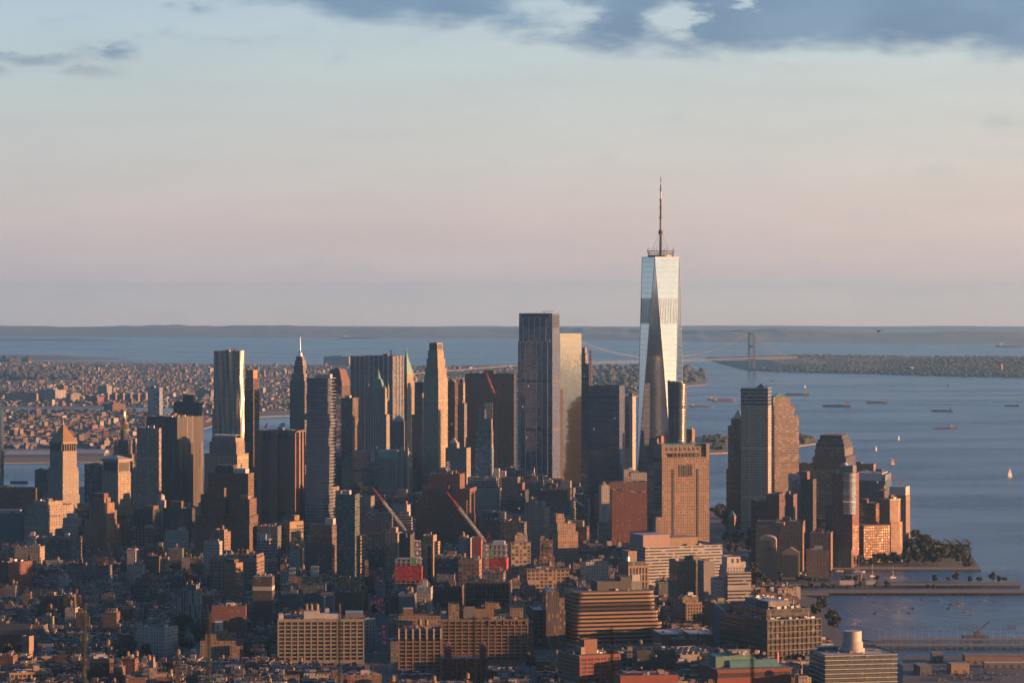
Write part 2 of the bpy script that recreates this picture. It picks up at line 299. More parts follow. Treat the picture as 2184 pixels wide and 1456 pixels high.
# ------------------------------------------------------------------ mesh builder
class MB:
    def __init__(s): s.v = []; s.f = []; s.uv = []; s.mi = []; s.mats = []
    def mat(s, name):
        if name not in s.mats: s.mats.append(name)
        return s.mats.index(name)
    def face(s, pts, uvs, m):
        i = len(s.v); s.v += [tuple(p) for p in pts]; s.f.append(tuple(range(i, i+len(pts)))); s.uv += list(uvs); s.mi.append(s.mat(m))
    def flat(s, pts, m):
        s.face(pts, [(p[0], p[1]) for p in pts], m)
    def wallquad(s, a, b, z0, z1, m, a1=None, b1=None):
        a1 = a1 or a; b1 = b1 or b
        L = sqrt((b[0]-a[0])**2 + (b[1]-a[1])**2); h = abs(z1-z0); Wd, H = BAY.get(m, (0, 0))
        U = max(1, round(L/Wd))*Wd if Wd else L; V = max(1, round(h/H))*H if H else h
        s.face([(a[0], a[1], z0), (b[0], b[1], z0), (b1[0], b1[1], z1), (a1[0], a1[1], z1)], [(0, 0), (U, 0), (U, V), (0, V)], m)
    def walls(s, poly, z0, z1, m, poly1=None):
        poly1 = poly1 or poly; n = len(poly)
        for i in range(n): s.wallquad(poly[i], poly[(i+1) % n], z0, z1, m, poly1[i], poly1[(i+1) % n])
    def prism(s, poly, z0, z1, m, mr=None, poly1=None, bottom=False):
        s.walls(poly, z0, z1, m, poly1)
        s.flat([(p[0], p[1], z1) for p in (poly1 or poly)], mr or m)
        if bottom: s.flat([(p[0], p[1], z0) for p in reversed(poly)], mr or m)
    def box(s, x0, x1, y0, y1, z0, z1, m, mr=None, bottom=True):
        s.prism([(x0, y0), (x1, y0), (x1, y1), (x0, y1)], z0, z1, m, mr, bottom=bottom)
    def ring_top(s, poly, inner, z1, zr, m):
        n = len(poly)
        for i in range(n):
            a, b, c, d = poly[i], poly[(i+1) % n], inner[(i+1) % n], inner[i]
            s.flat([(a[0], a[1], z1), (b[0], b[1], z1), (c[0], c[1], z1), (d[0], d[1], z1)], m)
            s.flat([(d[0], d[1], z1), (c[0], c[1], z1), (c[0], c[1], zr), (d[0], d[1], zr)], m)
    def cyl(s, x, y, z0, z1, r0, r1=None, m='steel', n=10, cap=True, bot=False):
        r1 = r0 if r1 is None else r1
        p0 = [(x+r0*cos(2*pi*i/n), y+r0*sin(2*pi*i/n)) for i in range(n)]
        p1 = [(x+r1*cos(2*pi*i/n), y+r1*sin(2*pi*i/n)) for i in range(n)]
        s.walls(p0, z0, z1, m, p1)
        if cap and r1 > .01: s.flat([(p[0], p[1], z1) for p in p1], m)
        if bot: s.flat([(p[0], p[1], z0) for p in reversed(p0)], m)
    def bar(s, p, q, r, m, r1=None, n=4):
        p, q = Vector(p), Vector(q); d = (q-p)
        if d.length < 1e-6: return
        d.normalize(); u = d.orthogonal().normalized(); w = d.cross(u); r1 = r if r1 is None else r1
        A = [p+(u*cos(2*pi*i/n)+w*sin(2*pi*i/n))*r for i in range(n)]; Bq = [q+(u*cos(2*pi*i/n)+w*sin(2*pi*i/n))*r1 for i in range(n)]
        for i in range(n):
            j = (i+1) % n; s.face([A[i], A[j], Bq[j], Bq[i]], [(0, 0), (1, 0), (1, 1), (0, 1)], m)
        s.face(list(reversed(A)), [(0, 0)]*n, m); s.face(Bq, [(0, 0)]*n, m)
    def lattice(s, p, q, wdt, m, nseg=10, r=.12, wd1=None):
        """a square trussed boom or mast"""
        p, q = Vector(p), Vector(q); d = (q-p).normalized(); u = d.orthogonal().normalized(); w = d.cross(u); wd1 = wd1 or wdt
        def c(k, i):
            ww = (wdt+(wd1-wdt)*k)/2; sg = ((1, 1), (-1, 1), (-1, -1), (1, -1))[i % 4]
            return p+(q-p)*k + u*ww*sg[0] + w*ww*sg[1]
        for i in range(4):
            s.bar(c(0, i), c(1, i), r, m)
            for k in range(nseg):
                a, b = k/nseg, (k+1)/nseg
                s.bar(c(a, i if k % 2 else i+1), c(b, i+1 if k % 2 else i), r*.7, m); s.bar(c(b, i), c(b, i+1), r*.6, m)
    def mesh(s, name):
        me = bpy.data.meshes.new(name); me.from_pydata(s.v, [], s.f)
        for m in s.mats: me.materials.append(MATS[m])
        me.polygons.foreach_set('material_index', s.mi)
        uvl = me.uv_layers.new(name='UVMap'); uvl.data.foreach_set('uv', [c for u in s.uv for c in u[:2]])
        me.update(); return me
    def build(s, name, parent=None, loc=(0, 0, 0), rz=0.0):
        o = bpy.data.objects.new(name, s.mesh(name)); COL.objects.link(o); o.location = loc; o.rotation_euler = (0, 0, rz)
        if parent: o.parent = parent
        return o
def smooth(o):
    o.data.polygons.foreach_set('use_smooth', [True]*len(o.data.polygons)); return o
def tag(o, label=None, cat=None, group=None, kind=None):
    if label: o['label'] = label
    if cat: o['category'] = cat
    if group: o['group'] = group
    if kind: o['kind'] = kind
    return o
def empty(name, loc=(0, 0, 0), rz=0.0, parent=None):
    o = bpy.data.objects.new(name, None); COL.objects.link(o); o.location = loc; o.rotation_euler = (0, 0, rz); o.empty_display_size = 5
    if parent: o.parent = parent
    return o
def copy_tree(root, loc, rz=0.0, sc=None):
    r = root.copy(); COL.objects.link(r); r.location = loc; r.rotation_euler = (0, 0, rz)
    if sc: r.scale = (sc, sc, sc) if isinstance(sc, (int, float)) else sc
    for ch in list(root.children):
        c = ch.copy(); COL.objects.link(c); c.parent = r
        for g in list(ch.children):
            d = g.copy(); COL.objects.link(d); d.parent = c
    return r
def gy(py, z=2.0): return F*(EYE-z)/(py-PCY)          # ground distance of a photograph row
def gpt(px, py, z=2.0):
    Y = gy(py, z); return ((px-PCX)/F*Y, Y)
def zpy(py, Y): return EYE-(py-PCY)/F*Y
def proj(X, Y, Z): return (PCX+F*X/Y, PCY+F*(EYE-Z)/Y)
def shrink(poly, k):
    """inset a convex ccw polygon by k metres"""
    n = len(poly); out = []
    for i in range(n):
        p0, p1, p2 = [Vector(poly[(i+j-1) % n]) for j in range(3)]
        e1 = (p1-p0).normalized(); e2 = (p2-p1).normalized()
        n1 = Vector((-e1.y, e1.x)); n2 = Vector((-e2.y, e2.x)); b = n1+n2
        if b.length < 1e-6: b = n1
        b.normalize(); out.append(tuple(p1+b*(k/max(.3, b.dot(n1)))))
    return out
# ================================================================== SETTING
R = random.Random(7)
# water -------------------------------------------------------------
m, t = newmat('harbour_water')
P = t.n('ShaderNodeNewGeometry').outputs['Position']
w1 = t.n('ShaderNodeTexNoise', Vector=t.v('MULTIPLY', P, (.035, .05, .05)), Scale=1.0, Detail=7.0, Roughness=.62).outputs[0]
w2 = t.n('ShaderNodeTexNoise', Vector=t.v('MULTIPLY', P, (.0011, .0022, 0)), Scale=1.0, Detail=5.0, Roughness=.6).outputs[0]
wy_ = t.sstep(t.n('ShaderNodeSeparateXYZ', _0=P).outputs[1], 4500, 14000)     # choppy by the city, calm far out
bmp = t.n('ShaderNodeBump', Height=w1, Strength=t.m('MULTIPLY', t.m('MULTIPLY_ADD', wy_, -.91, .95), t.m('MULTIPLY_ADD', t.sstep(w2, .36, .64), 1.1, .45)), Distance=7.0)
rg = t.m('MULTIPLY_ADD', w2, .30, .10)
b = t.n('ShaderNodeBsdfPrincipled', Base_Color=t.mix(w2, (.012, .028, .055), (.022, .043, .07)), Roughness=rg, IOR=1.33, Specular_IOR_Level=.26, Normal=bmp)
t.n('ShaderNodeOutputMaterial', Surface=b)
mb = MB(); mb.flat([(-40000, -6000, 0), (40000, -6000, 0), (40000, 46000, 0), (-40000, 46000, 0)], 'harbour_water')
tag(mb.build('water'), kind='structure')

# city ground ---------------------------------------------------------
def slab(name, pts, z, mat, h=2.0, kind='structure', hz=None):
    """flat land with a vertical edge, points counter-clockwise in plan"""
    a = sum(pts[i][0]*pts[(i+1) % len(pts)][1]-pts[(i+1) % len(pts)][0]*pts[i][1] for i in range(len(pts)))
    if a < 0: pts = pts[::-1]
    mb = MB(); mb.prism(pts, z-h, z, hz or mat, mat); o = mb.build(name)
    # triangulate the concave cap
    bm = bmesh.new(); bm.from_mesh(o.data); bmesh.ops.triangulate(bm, faces=[f for f in bm.faces if len(f.verts) > 4]); bm.to_mesh(o.data); bm.free()
    return tag(o, kind=kind)
M_SHORE = [(1960, 1470), (1930, 1425), (1868, 1368), (1795, 1352), (1768, 1310), (1742, 1276), (1690, 1264), (1650, 1248), (1646, 1213), (2092, 1214), (2074, 1186), (1985, 1158), (1945, 1143)]
land = [(-3000, -3000), (900, -3000), (700, 1500)] + [gpt(*p) for p in M_SHORE] + [(590, 4780), (560, 4870), (455, 4920), (385, 5010), (335, 5100), (300, 5450), (210, 5950), (100, 6250), (-180, 6300), (-420, 5950), (-800, 5700), (-1180, 5560), (-3000, 5200)]
slab('city_ground', land, 2.0, 'asphalt', 3.0)

# governors island / liberty side islands
def isle(name, pts, z=2.5, mat='lawn', h=3.5): return slab(name, [gpt(*p) for p in pts], z, mat, h, hz='tan_plain')
isle('harbour_island', [(1470, 968), (1545, 965), (1700, 951), (1740, 945), (1700, 937), (1640, 930), (1540, 927), (1470, 932)])

# Brooklyn
bk = [(-400, 992), (60, 986), (236, 984), (300, 972), (400, 925), (470, 902), (560, 888), (760, 880), (1000, 872), (1240, 862), (1356, 845), (1440, 826), (1505, 819), (1512, 815), (1470, 802), (1440, 792),
      (1356, 786), (1250, 786), (1070, 778), (950, 780), (700, 778), (480, 776), (250, 772), (-100, 768), (-900, 768), (-1500, 900)]
bpts = [gpt(*p) for p in bk]
slab('far_shore_ground', bpts, 2.5, 'leaf_olive', 3.0, hz='concrete')
# inlet of water in front of the far warehouses: a sheet just above the ground
def sheet(name, pts, z, mat, kind='structure'):
    mb = MB(); mb.flat([(*gpt(px, py, z), z) for px, py in pts], mat); o = mb.build(name)
    bm = bmesh.new(); bm.from_mesh(o.data)
    for f in bm.faces:
        if f.normal.z < 0: f.normal_flip()
    bmesh.ops.triangulate(bm, faces=bm.faces[:]); bm.to_mesh(o.data); bm.free()
    return tag(o, kind=kind)
sheet('inlet_water', [(25, 874), (95, 877), (170, 879), (270, 881), (300, 876), (440, 885), (470, 880), (400, 871), (300, 869), (200, 872), (110, 871), (40, 870)], 2.9, 'harbour_water')
sheet('inlet_water', [(300, 968), (330, 985), (300, 1010), (170, 1012), (160, 1000), (215, 990), (245, 978)], 2.9, 'harbour_water') if False else None

# far shores and hills -------------------------------------------------
def ridge(name, y_near, depth, x0, x1, prof, nx=160, ny=10, mat='far_leaf', seed=1):
    """a hill range: prof(x) is its crest height; rises from the shore and rolls off behind"""
    rr = random.Random(seed); mb = MB(); g = []
    from mathutils import noise
    for j in range(ny+1):
        row = []
        for i in range(nx+1):
            X = x0+(x1-x0)*i/nx; v = j/ny; Y = y_near(X)+depth*v
            h = prof(X)*sin(min(1, v*1.35)*pi/2)*(1 if v < .75 else 1-(v-.75)*2)
            h *= .8+.45*noise.noise((X*.0009, Y*.0009, seed))+.14*noise.noise((X*.006, Y*.004, seed+3))
            row.append((X, Y, max(.3, h) if j else -.5))
        g.append(row)
    for j in range(ny):
        for i in range(nx): mb.flat([g[j][i], g[j][i+1], g[j+1][i+1], g[j+1][i]], mat)
    return tag(smooth(mb.build(name)), kind='structure')
def lerp(x, pts):
    if x <= pts[0][0]: return pts[0][1]
    for (a, b), (c, d) in zip(pts, pts[1:]):
        if x <= c: return b+(d-b)*(x-a)/(c-a)
    return pts[-1][1]
def pxp(pts): return lambda X, Y=27000: lerp(PCX+X/Y*F, pts)
# far hills: shore row 716 on the left, 736 on the right
shore = pxp([(-600, 32400), (0, 32000), (600, 31000), (1100, 30000), (1500, 27500), (2184, 25500), (3000, 24000)])
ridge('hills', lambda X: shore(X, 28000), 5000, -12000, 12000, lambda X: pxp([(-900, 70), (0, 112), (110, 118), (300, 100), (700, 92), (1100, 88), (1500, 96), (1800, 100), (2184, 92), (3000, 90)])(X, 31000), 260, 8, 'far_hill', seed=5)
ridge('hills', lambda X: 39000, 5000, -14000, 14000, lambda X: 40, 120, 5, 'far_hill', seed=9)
# sandy spits on the left
ridge('terrain', lambda X: 28200, 500, -6200, (236-PCX)/F*28200, lambda X: 24*min(1, ((236-PCX)/F*28200-X)/400+.05), 60, 5, seed=2)
ridge('terrain', lambda X: 18700, 620, -4200, (246-PCX)/F*18700, lambda X: 30*min(1, ((246-PCX)/F*18700-X)/500+.05), 90, 6, seed=3)
# wooded shore to the right of the bridge
sx = lambda px: (px-PCX)/F*15200
ridge('terrain', lambda X: gy(lerp(PCX+X/15200*F, [(1600, 791), (1700, 795), (1900, 799), (2000, 803), (2184, 806), (2600, 812)]), 0), 3600, sx(1606), sx(2900),
      lambda X: lerp(PCX+X/15200*F, [(1606, 8), (1625, 34), (1700, 50), (1760, 52), (1950, 50), (2050, 58), (2184, 62), (2900, 80)]), 150, 10, seed=4)

# leafy mounds used for far woods -----------------------------------------
def wood_mass(name, spots, label, mat='far_leaf', seed=0):
    """a far-off wood: many small uneven crowns in one object"""
    rr = random.Random(seed); mb = MB()
    for X, Y, Z, r in spots:
        n = 6; a0 = rr.random()*6; h = r*rr.uniform(.8, 1.35)
        rings = []
        for k, (fr, fz) in enumerate(((.75, 0), (1.0, .45), (.62, .85))):
            rings.append([(X+r*fr*rr.uniform(.75, 1.2)*cos(a0+2*pi*i/n), Y+r*fr*rr.uniform(.75, 1.2)*sin(a0+2*pi*i/n), Z+h*fz*rr.uniform(.9, 1.1)) for i in range(n)])
        top = (X, Y, Z+h)
        for k in range(2):
            for i in range(n): mb.flat([rings[k][i], rings[k][(i+1) % n], rings[k+1][(i+1) % n], rings[k+1][i]], mat)
        for i in range(n): mb.flat([rings[2][i], rings[2][(i+1) % n], top], mat)
    o = mb.build(name); return tag(o, label, 'woods', kind='stuff')
sp = []
for i in range(4200):
    px = R.uniform(1606, 2230); v = R.random()
    y0 = gy(lerp(px, [(1600, 791), (1700, 795), (1900, 799), (2000, 803), (2184, 806), (2600, 812)]), 0)
    Y = y0+60+v*2600; X = (px-PCX)/F*Y
    hh = lerp(px, [(1606, 8), (1625, 34), (1700, 50), (1760, 52), (1950, 50), (2050, 58), (2300, 64)])*sin(min(1, v*2600/3600*1.35)*pi/2)*.75
    sp.append((X, Y, hh+1, R.uniform(7, 13)))
wood_mass('woods', sp, 'dark woods covering the low hill to the right of the far suspension bridge', seed=11)
sp = []
for i in range(5200):
    px, py = R.uniform(-10, 1440), R.choice([R.uniform(772, 790), R.uniform(780, 880)])
    if not (lerp(px, [(0, 772), (480, 779), (1000, 780), (1250, 787), (1440, 793)])+2 < py < lerp(px, [(0, 860), (470, 880), (1240, 858), (1356, 842), (1440, 824)])-3): continue
    if 1255 < px < 1440: r = R.uniform(10, 20)
    else: r = R.uniform(5, 11)
    X, Y = gpt(px, py); sp.append((X, Y, 1.5, r))
for i in range(260):      # dark cemetery hill on the left
    px = R.uniform(-10, 175); py = R.uniform(797, 812); X, Y = gpt(px, py); sp.append((X, Y, 2+16*R.random(), R.uniform(10, 18)))
for i in range(300):      # park in front of the inlet
    px = R.uniform(-10, 290); py = R.uniform(879, 890); X, Y = gpt(px, py); sp.append((X, Y, 1.5, R.uniform(6, 11)))
for i in range(1300):
    px = R.uniform(-20, 470); py = R.uniform(886, 962); X, Y = gpt(px, py)
    if py < lerp(px, [(0, 955), (240, 955), (300, 950), (400, 912), (470, 893)]): sp.append((X, Y, 1.5, R.uniform(3, 7)))
for i in range(420):
    px = R.uniform(1250, 1500); py = R.uniform(790, 822); X, Y = gpt(px, py)
    if py > lerp(px, [(1250, 850), (1440, 822), (1500, 812)]): continue
    sp.append((X, Y, 1+26*R.random()*(px < 1470), R.uniform(10, 22)))
wood_mass('woods', sp, 'trees scattered between the low houses of the far shore', seed=12)
sp = []
for px0, px1, py0, py1, n, r0, r1 in ((1500, 1552, 931, 944, 60, 5, 9), (1680, 1722, 934, 946, 90, 6, 11), (1716, 1732, 938, 943, 16, 8, 12), (1500, 1545, 950, 960, 22, 5, 9), (-10, 110, 767, 772, 10, 20, 30)):
    for i in range(n):
        X, Y = gpt(R.uniform(px0, px1), R.uniform(py0, py1)); sp.append((X, Y, 2.4, R.uniform(r0, r1)))
wood_mass('woods', sp, 'clumps of trees on the flat harbour island behind the towers', 'leaf_dark', seed=13)

# houses of the far shore ---------------------------------------------------
for nm, c in (('far_wall_pink', (.26, .15, .13)), ('far_wall_tan', (.27, .21, .17)), ('far_wall_white', (.42, .39, .38)), ('far_wall_grey', (.14, .14, .15)), ('far_wall_red', (.19, .08, .065)), ('far_roof_dark', (.07, .07, .075)), ('far_roof_pale', (.40, .40, .41))):
    plain(nm, c, .9, nscale=.02, namt=.6)
mbh = MB(); rr = random.Random(21)
def farhouse(px, py, wd, dp, h, th):
    X, Y = gpt(px, py); c, s_ = cos(th), sin(th)
    q = [(X+a*c-b*s_, Y+a*s_+b*c) for a, b in ((-wd/2, 0), (wd/2, 0), (wd/2, dp), (-wd/2, dp))]
    mbh.prism(q, 2.4, 2.4+h, rr.choice(['far_wall_pink', 'far_wall_tan', 'far_wall_tan', 'far_wall_white', 'far_wall_grey', 'far_wall_red', 'far_wall_grey', 'far_wall_grey']), rr.choice(['far_roof_dark', 'far_roof_dark', 'far_wall_grey', 'far_roof_pale']))
NH = 5200
for i in range(NH):
    px = rr.uniform(-20, 1420); u = rr.random(); py = 774+u**1.25*112
    top = lerp(px, [(0, 774), (480, 780), (1000, 782), (1250, 790), (1420, 796)]); bot = lerp(px, [(-20, 868), (300, 867), (470, 880), (1240, 858), (1356, 840), (1420, 824)])
    if not top < py < bot: continue
    if px < 170 and 795 < py < 814: continue
    if 1255 < px < 1420 and rr.random() < .85: continue
    Y = gy(py); tall = rr.random()
    farhouse(px, py, rr.uniform(5, 13)*(1 if tall < .93 else 1.9), rr.uniform(9, 20), rr.uniform(5.5, 9) if tall < .93 else rr.uniform(12, 24), rr.choice([.35, -.5, .8])+rr.uniform(-.05, .05))
for i in range(1300):     # the nearer low district left of the towers
    px = rr.uniform(-20, 470); py = rr.uniform(884, 966)
    if py > lerp(px, [(0, 958), (240, 958), (300, 955), (400, 915), (470, 895)]): continue
    farhouse(px, py, rr.uniform(6, 15), rr.uniform(9, 22), rr.uniform(5, 9) if rr.random() < .94 else rr.uniform(12, 22), rr.choice([.35, .4, -.6])+rr.uniform(-.05, .05))
tag(mbh.build('far_houses'), 'mass of tiny low houses spread over the far shore behind the towers', 'houses', kind='stuff')

# unseen city added behind the viewpoint to darken what the glass towers mirror
mbc = MB(); rr = random.Random(77)
for i in range(900):
    X, Y = rr.uniform(-7000, 3500), rr.uniform(-5000, -350)
    if abs(X) < 350 and Y > -700: continue
    h = rr.uniform(40, 75) if X > -300 else rr.uniform(90, 260)*(1.7 if rr.random() < .12 else 1)
    if X < -300: h *= min(1, .35+abs(X+300)/1800)
    w_, d_ = rr.uniform(25, 60), rr.uniform(25, 60); mbc.box(X-w_/2, X+w_/2, Y-d_/2, Y+d_/2, 2, 2+h, rr.choice(['far_roof_dark', 'dark_plain']), 'far_roof_dark', bottom=False)
for i in range(70):
    X, Y = rr.uniform(-4600, -2000), rr.uniform(-2200, 300); w_, d_ = rr.uniform(30, 60), rr.uniform(30, 60); mbc.box(X-w_/2, X+w_/2, Y-d_/2, Y+d_/2, 2, rr.uniform(300, 500), 'dark_plain', 'far_roof_dark', bottom=False)  # invented high towers, added only to darken the tapering tower's reflection
tag(mbc.build('mirrored_city_blocks'), 'dense city blocks added behind the viewpoint, seen only mirrored in glass', 'buildings', kind='stuff')
# haze ------------------------------------------------------------------------
m, t = newmat('haze_air')
v = t.n('ShaderNodeVolumePrincipled', Color=(.43, .79, .98), Density=2.8e-5, Anisotropy=0.80)
t.n('ShaderNodeOutputMaterial', Volume=v)
mb = MB(); mb.box(-41000, 41000, -7000, 47000, -4, 620, 'haze_air')
tag(mb.build('haze'), kind='stuff', label='pale evening haze filling the air over harbour and city', cat='haze')
# ================================================================== BUILDINGS
HEROES = []      # for the fill: footprint, picture range, lowest row that must stay visible
class Bld:
    def __init__(s, name, label, cat, xl, xm, xr, Y, th=0.0, d=None, yt=None, yb=None, short=None, group=None, w=None, zg=2.0):
        th_ = radians(th); s.th = th_; s.Y = Y; s.zg = zg; s.name = name
        al, am, ar = [(q-PCX)/F for q in (xl, xm, xr)]; Xc = am*Y; c, sn = cos(th_), sin(th_)
        ex = Vector((c, -sn)); ey = Vector((sn, c))
        if th >= 0:
            s.w = w or (Xc-al*Y)/(c+al*sn)
            if d is None: d = (ar*Y-Xc)/(sn-ar*c) if xr > xm+.5 else 30.0
            C = Vector((Xc, Y)) - ex*s.w
        else:
            s.w = w or (ar*Y-Xc)/(c+ar*sn)
            if d is None: d = (Xc-al*Y)/(al*c-sn) if xl < xm-.5 else 30.0
            C = Vector((Xc, Y))
        if not (3 < d < 160): print('DEPTH?', name, xl, round(d)); d = min(max(abs(d), 10), 70)
        s.d = d; ctr = C+ex*s.w/2+ey*d/2; s.c = ctr; s.ex = ex; s.ey = ey
        s.root = empty(name, (ctr.x, ctr.y, zg), -th_); tag(s.root, label, cat, group)
        s.rng = (min(xl, xm), max(xr, xm)); s.yt = yt; s.yb = yb
        s.foot = [tuple(C), tuple(C+ex*s.w), tuple(C+ex*s.w+ey*d), tuple(C+ey*d)]
        HEROES.append(s); s.short = short; s.rnd = random.Random(hash(label) % 9999 if False else sum(map(ord, label)))
        s.zt = s.z(yt) if yt is not None else None
    def z(s, py): return zpy(py, s.Y)-s.zg       # local height of a picture row at the nearest corner
    def P(s, fx, fy): return ((fx-.5)*s.w, (fy-.5)*s.d)
    def fx(s, px):                              # front fraction of a picture column (front face)
        a = (px-PCX)/F; C = Vector(s.foot[0]); k = (a*C.y-C.x)/(s.ex.x-a*s.ex.y); return k/s.w
    def rect(s, f): a, b, c, d = f; return [s.P(a, c), s.P(b, c), s.P(b, d), s.P(a, d)]
    def tier(s, part, f, z0, z1, mat, roof='tar_roof', par=1.0, inset=.5, poly=None, parent=None, label=None):
        """a storey block with a parapet and its own roof; f = (x0,x1,y0,y1) fractions; z in metres"""
        poly = poly or s.rect(f); mb = MB(); mb.walls(poly, z0, z1, mat)
        inn = shrink(poly, inset); zr = z1-par
        capm = mat if mat not in BAY else s.capmat(mat)
        mb.ring_top(poly, inn, z1, zr, capm); o = mb.build(part, parent or s.root)
        if roof:
            mr = MB(); mr.flat([(p[0], p[1], zr) for p in inn], roof); mr.build('roof', parent or s.root)
        if label: o['label'] = label
        return o
    def capmat(s, mat):
        g = [n for n in MATS[mat].node_tree.nodes if n.type == 'GROUP'][0]; c = tuple(g.inputs['Wall'].default_value)[:3]
        nm = 'coping_'+mat
        return nm if nm in MATS else plain(nm, c, .85, namt=.3)
    def frus(s, part, f0, z0, f1, z1, mat, top=None):
        mb = MB(); mb.prism(s.rect(f0), z0, z1, mat, top or mat, poly1=s.rect(f1)); return mb.build(part, s.root)
    def block(s, part, f, z0, z1, mat, top=None):
        mb = MB(); mb.prism(s.rect(f), z0, z1, mat, top or mat); return mb.build(part, s.root)
    def blockm(s, part, x, y, wx, wy, z0, h, mat, top=None):
        mb = MB(); mb.box(x-wx/2, x+wx/2, y-wy/2, y+wy/2, z0, z0+h, mat, top); return mb.build(part, s.root)
    def tank(s, fx, fy, z, r=2.0, h=4.2, leg=3.0, mat='wood_tank'):
        x, y = s.P(fx, fy); return water_tank(s.root, x, y, z, r, h, leg, mat)
    def clutter(s, f, z, n=6, tank=0, big=1, mats=('grey_metal', 'concrete', 'white_metal', 'steel', 'tan_plain')):
        a, b, c, d = f; r = s.rnd; W_, D_ = (b-a)*s.w, (d-c)*s.d
        for i in range(big):
            fx, fy = r.uniform(a+.2*(b-a), b-.2*(b-a)), r.uniform(c+.35*(d-c), d-.2*(d-c)); x, y = s.P(fx, fy)
            s.blockm('stair_bulkhead', x, y, min(W_*.35, r.uniform(5, 11)), min(D_*.35, r.uniform(4, 8)), z, r.uniform(3, 5.5), r.choice(('brick_plain', 'tan_plain', 'concrete', 'white_plain')), 'tar_roof')
        for i in range(n):
            fx, fy = r.uniform(a+.08*(b-a), b-.08*(b-a)), r.uniform(c+.08*(d-c), d-.1*(d-c)); x, y = s.P(fx, fy)
            k = r.random()
            if k < .7: s.blockm('rooftop_unit', x, y, r.uniform(1.5, 4.5), r.uniform(1.5, 3.5), z, r.uniform(1.2, 2.6), r.choice(mats))
            elif k < .85:
                mb = MB(); mb.cyl(x, y, z, z+r.uniform(1.5, 4), .5, m=r.choice(mats), n=7); mb.build('vent_pipe', s.root)
            else:
                mb = MB(); mb.bar((x, y, z), (x, y, z+r.uniform(4, 9)), .12, 'steel', .05); mb.build('antenna', s.root)
        for i in range(tank): s.tank(r.uniform(a+.15*(b-a), b-.15*(b-a)), r.uniform(c+.3*(d-c), d-.15*(d-c)), z)
    def simple(s, mat, roof='tar_roof', n=6, tank=0, big=1, par=1.1):
        s.tier('wall', (0, 1, 0, 1), 0, s.zt, mat, roof, par); s.clutter((0, 1, 0, 1), s.zt-par, n, tank, big); return s
    # a framed facade with real piers, spandrels and window panes ----------
    def frame(s, side, nx, nz, z0, z1, pier, span, wall, depth=.45, f0=0.0, f1=1.0, maxwin=100, base=True, off=0.0, glass='window_glass'):
        """side: 'front', 'right' or 'left'; builds one wall part of piers and spandrels and one pane per window"""
        if side == 'front': A = Vector((*s.P(f0, 0), 0)); Bv = Vector((*s.P(f1, 0), 0)); n = Vector((0, -1, 0))
        elif side == 'right': A = Vector((*s.P(1, f0), 0)); Bv = Vector((*s.P(1, f1), 0)); n = Vector((1, 0, 0))
        else: A = Vector((*s.P(0, f1), 0)); Bv = Vector((*s.P(0, f0), 0)); n = Vector((-1, 0, 0))
        A += n*off; Bv += n*off
        L = (Bv-A).length; u = (Bv-A)/L; cw = (L-pier)/nx; chh = (z1-z0-span)/nz; mb = MB()
        def slabq(a0, a1, b0, b1, dd):
            p = [A+u*a0+n*dd, A+u*a1+n*dd]; q = [A+u*a0, A+u*a1]
            pts = lambda v, z: (v.x, v.y, z)
            mb.face([pts(p[0], b0), pts(p[1], b0), pts(p[1], b1), pts(p[0], b1)], [(a0, b0), (a1, b0), (a1, b1), (a0, b1)], wall)
            for P1, P2 in ((q[0], p[0]), (p[1], q[1])):
                mb.face([pts(P1, b0), pts(P2, b0), pts(P2, b1), pts(P1, b1)], [(0, b0), (1, b0), (1, b1), (0, b1)], wall)
            mb.face([pts(p[0], b1), pts(p[1], b1), pts(q[1], b1), pts(q[0], b1)], [(0, 0)]*4, wall)
            mb.face([pts(q[0], b0), pts(q[1], b0), pts(p[1], b0), pts(p[0], b0)], [(0, 0)]*4, wall)
        for i in range(nx+1): slabq(i*cw, i*cw+pier, z0, z1, depth)
        for j in range(nz+1): slabq(pier*.5, L-pier*.5, z0+j*chh, z0+j*chh+span, depth*.72)
        mb.build('facade_frame', s.root)
        # panes: the topmost rows as single windows, the rest as one
        pw, ph = cw-pier, chh-span; key = ('pane', round(pw, 2), round(ph, 2), side, glass)
        def pane(mbp, a0, b0):
            p0 = A+u*a0+n*.03; p1 = A+u*(a0+pw)+n*.03
            mbp.box2(p0, p1, b0, b0+ph, n, glass)
        cnt = 0; rest = MB(); first = None
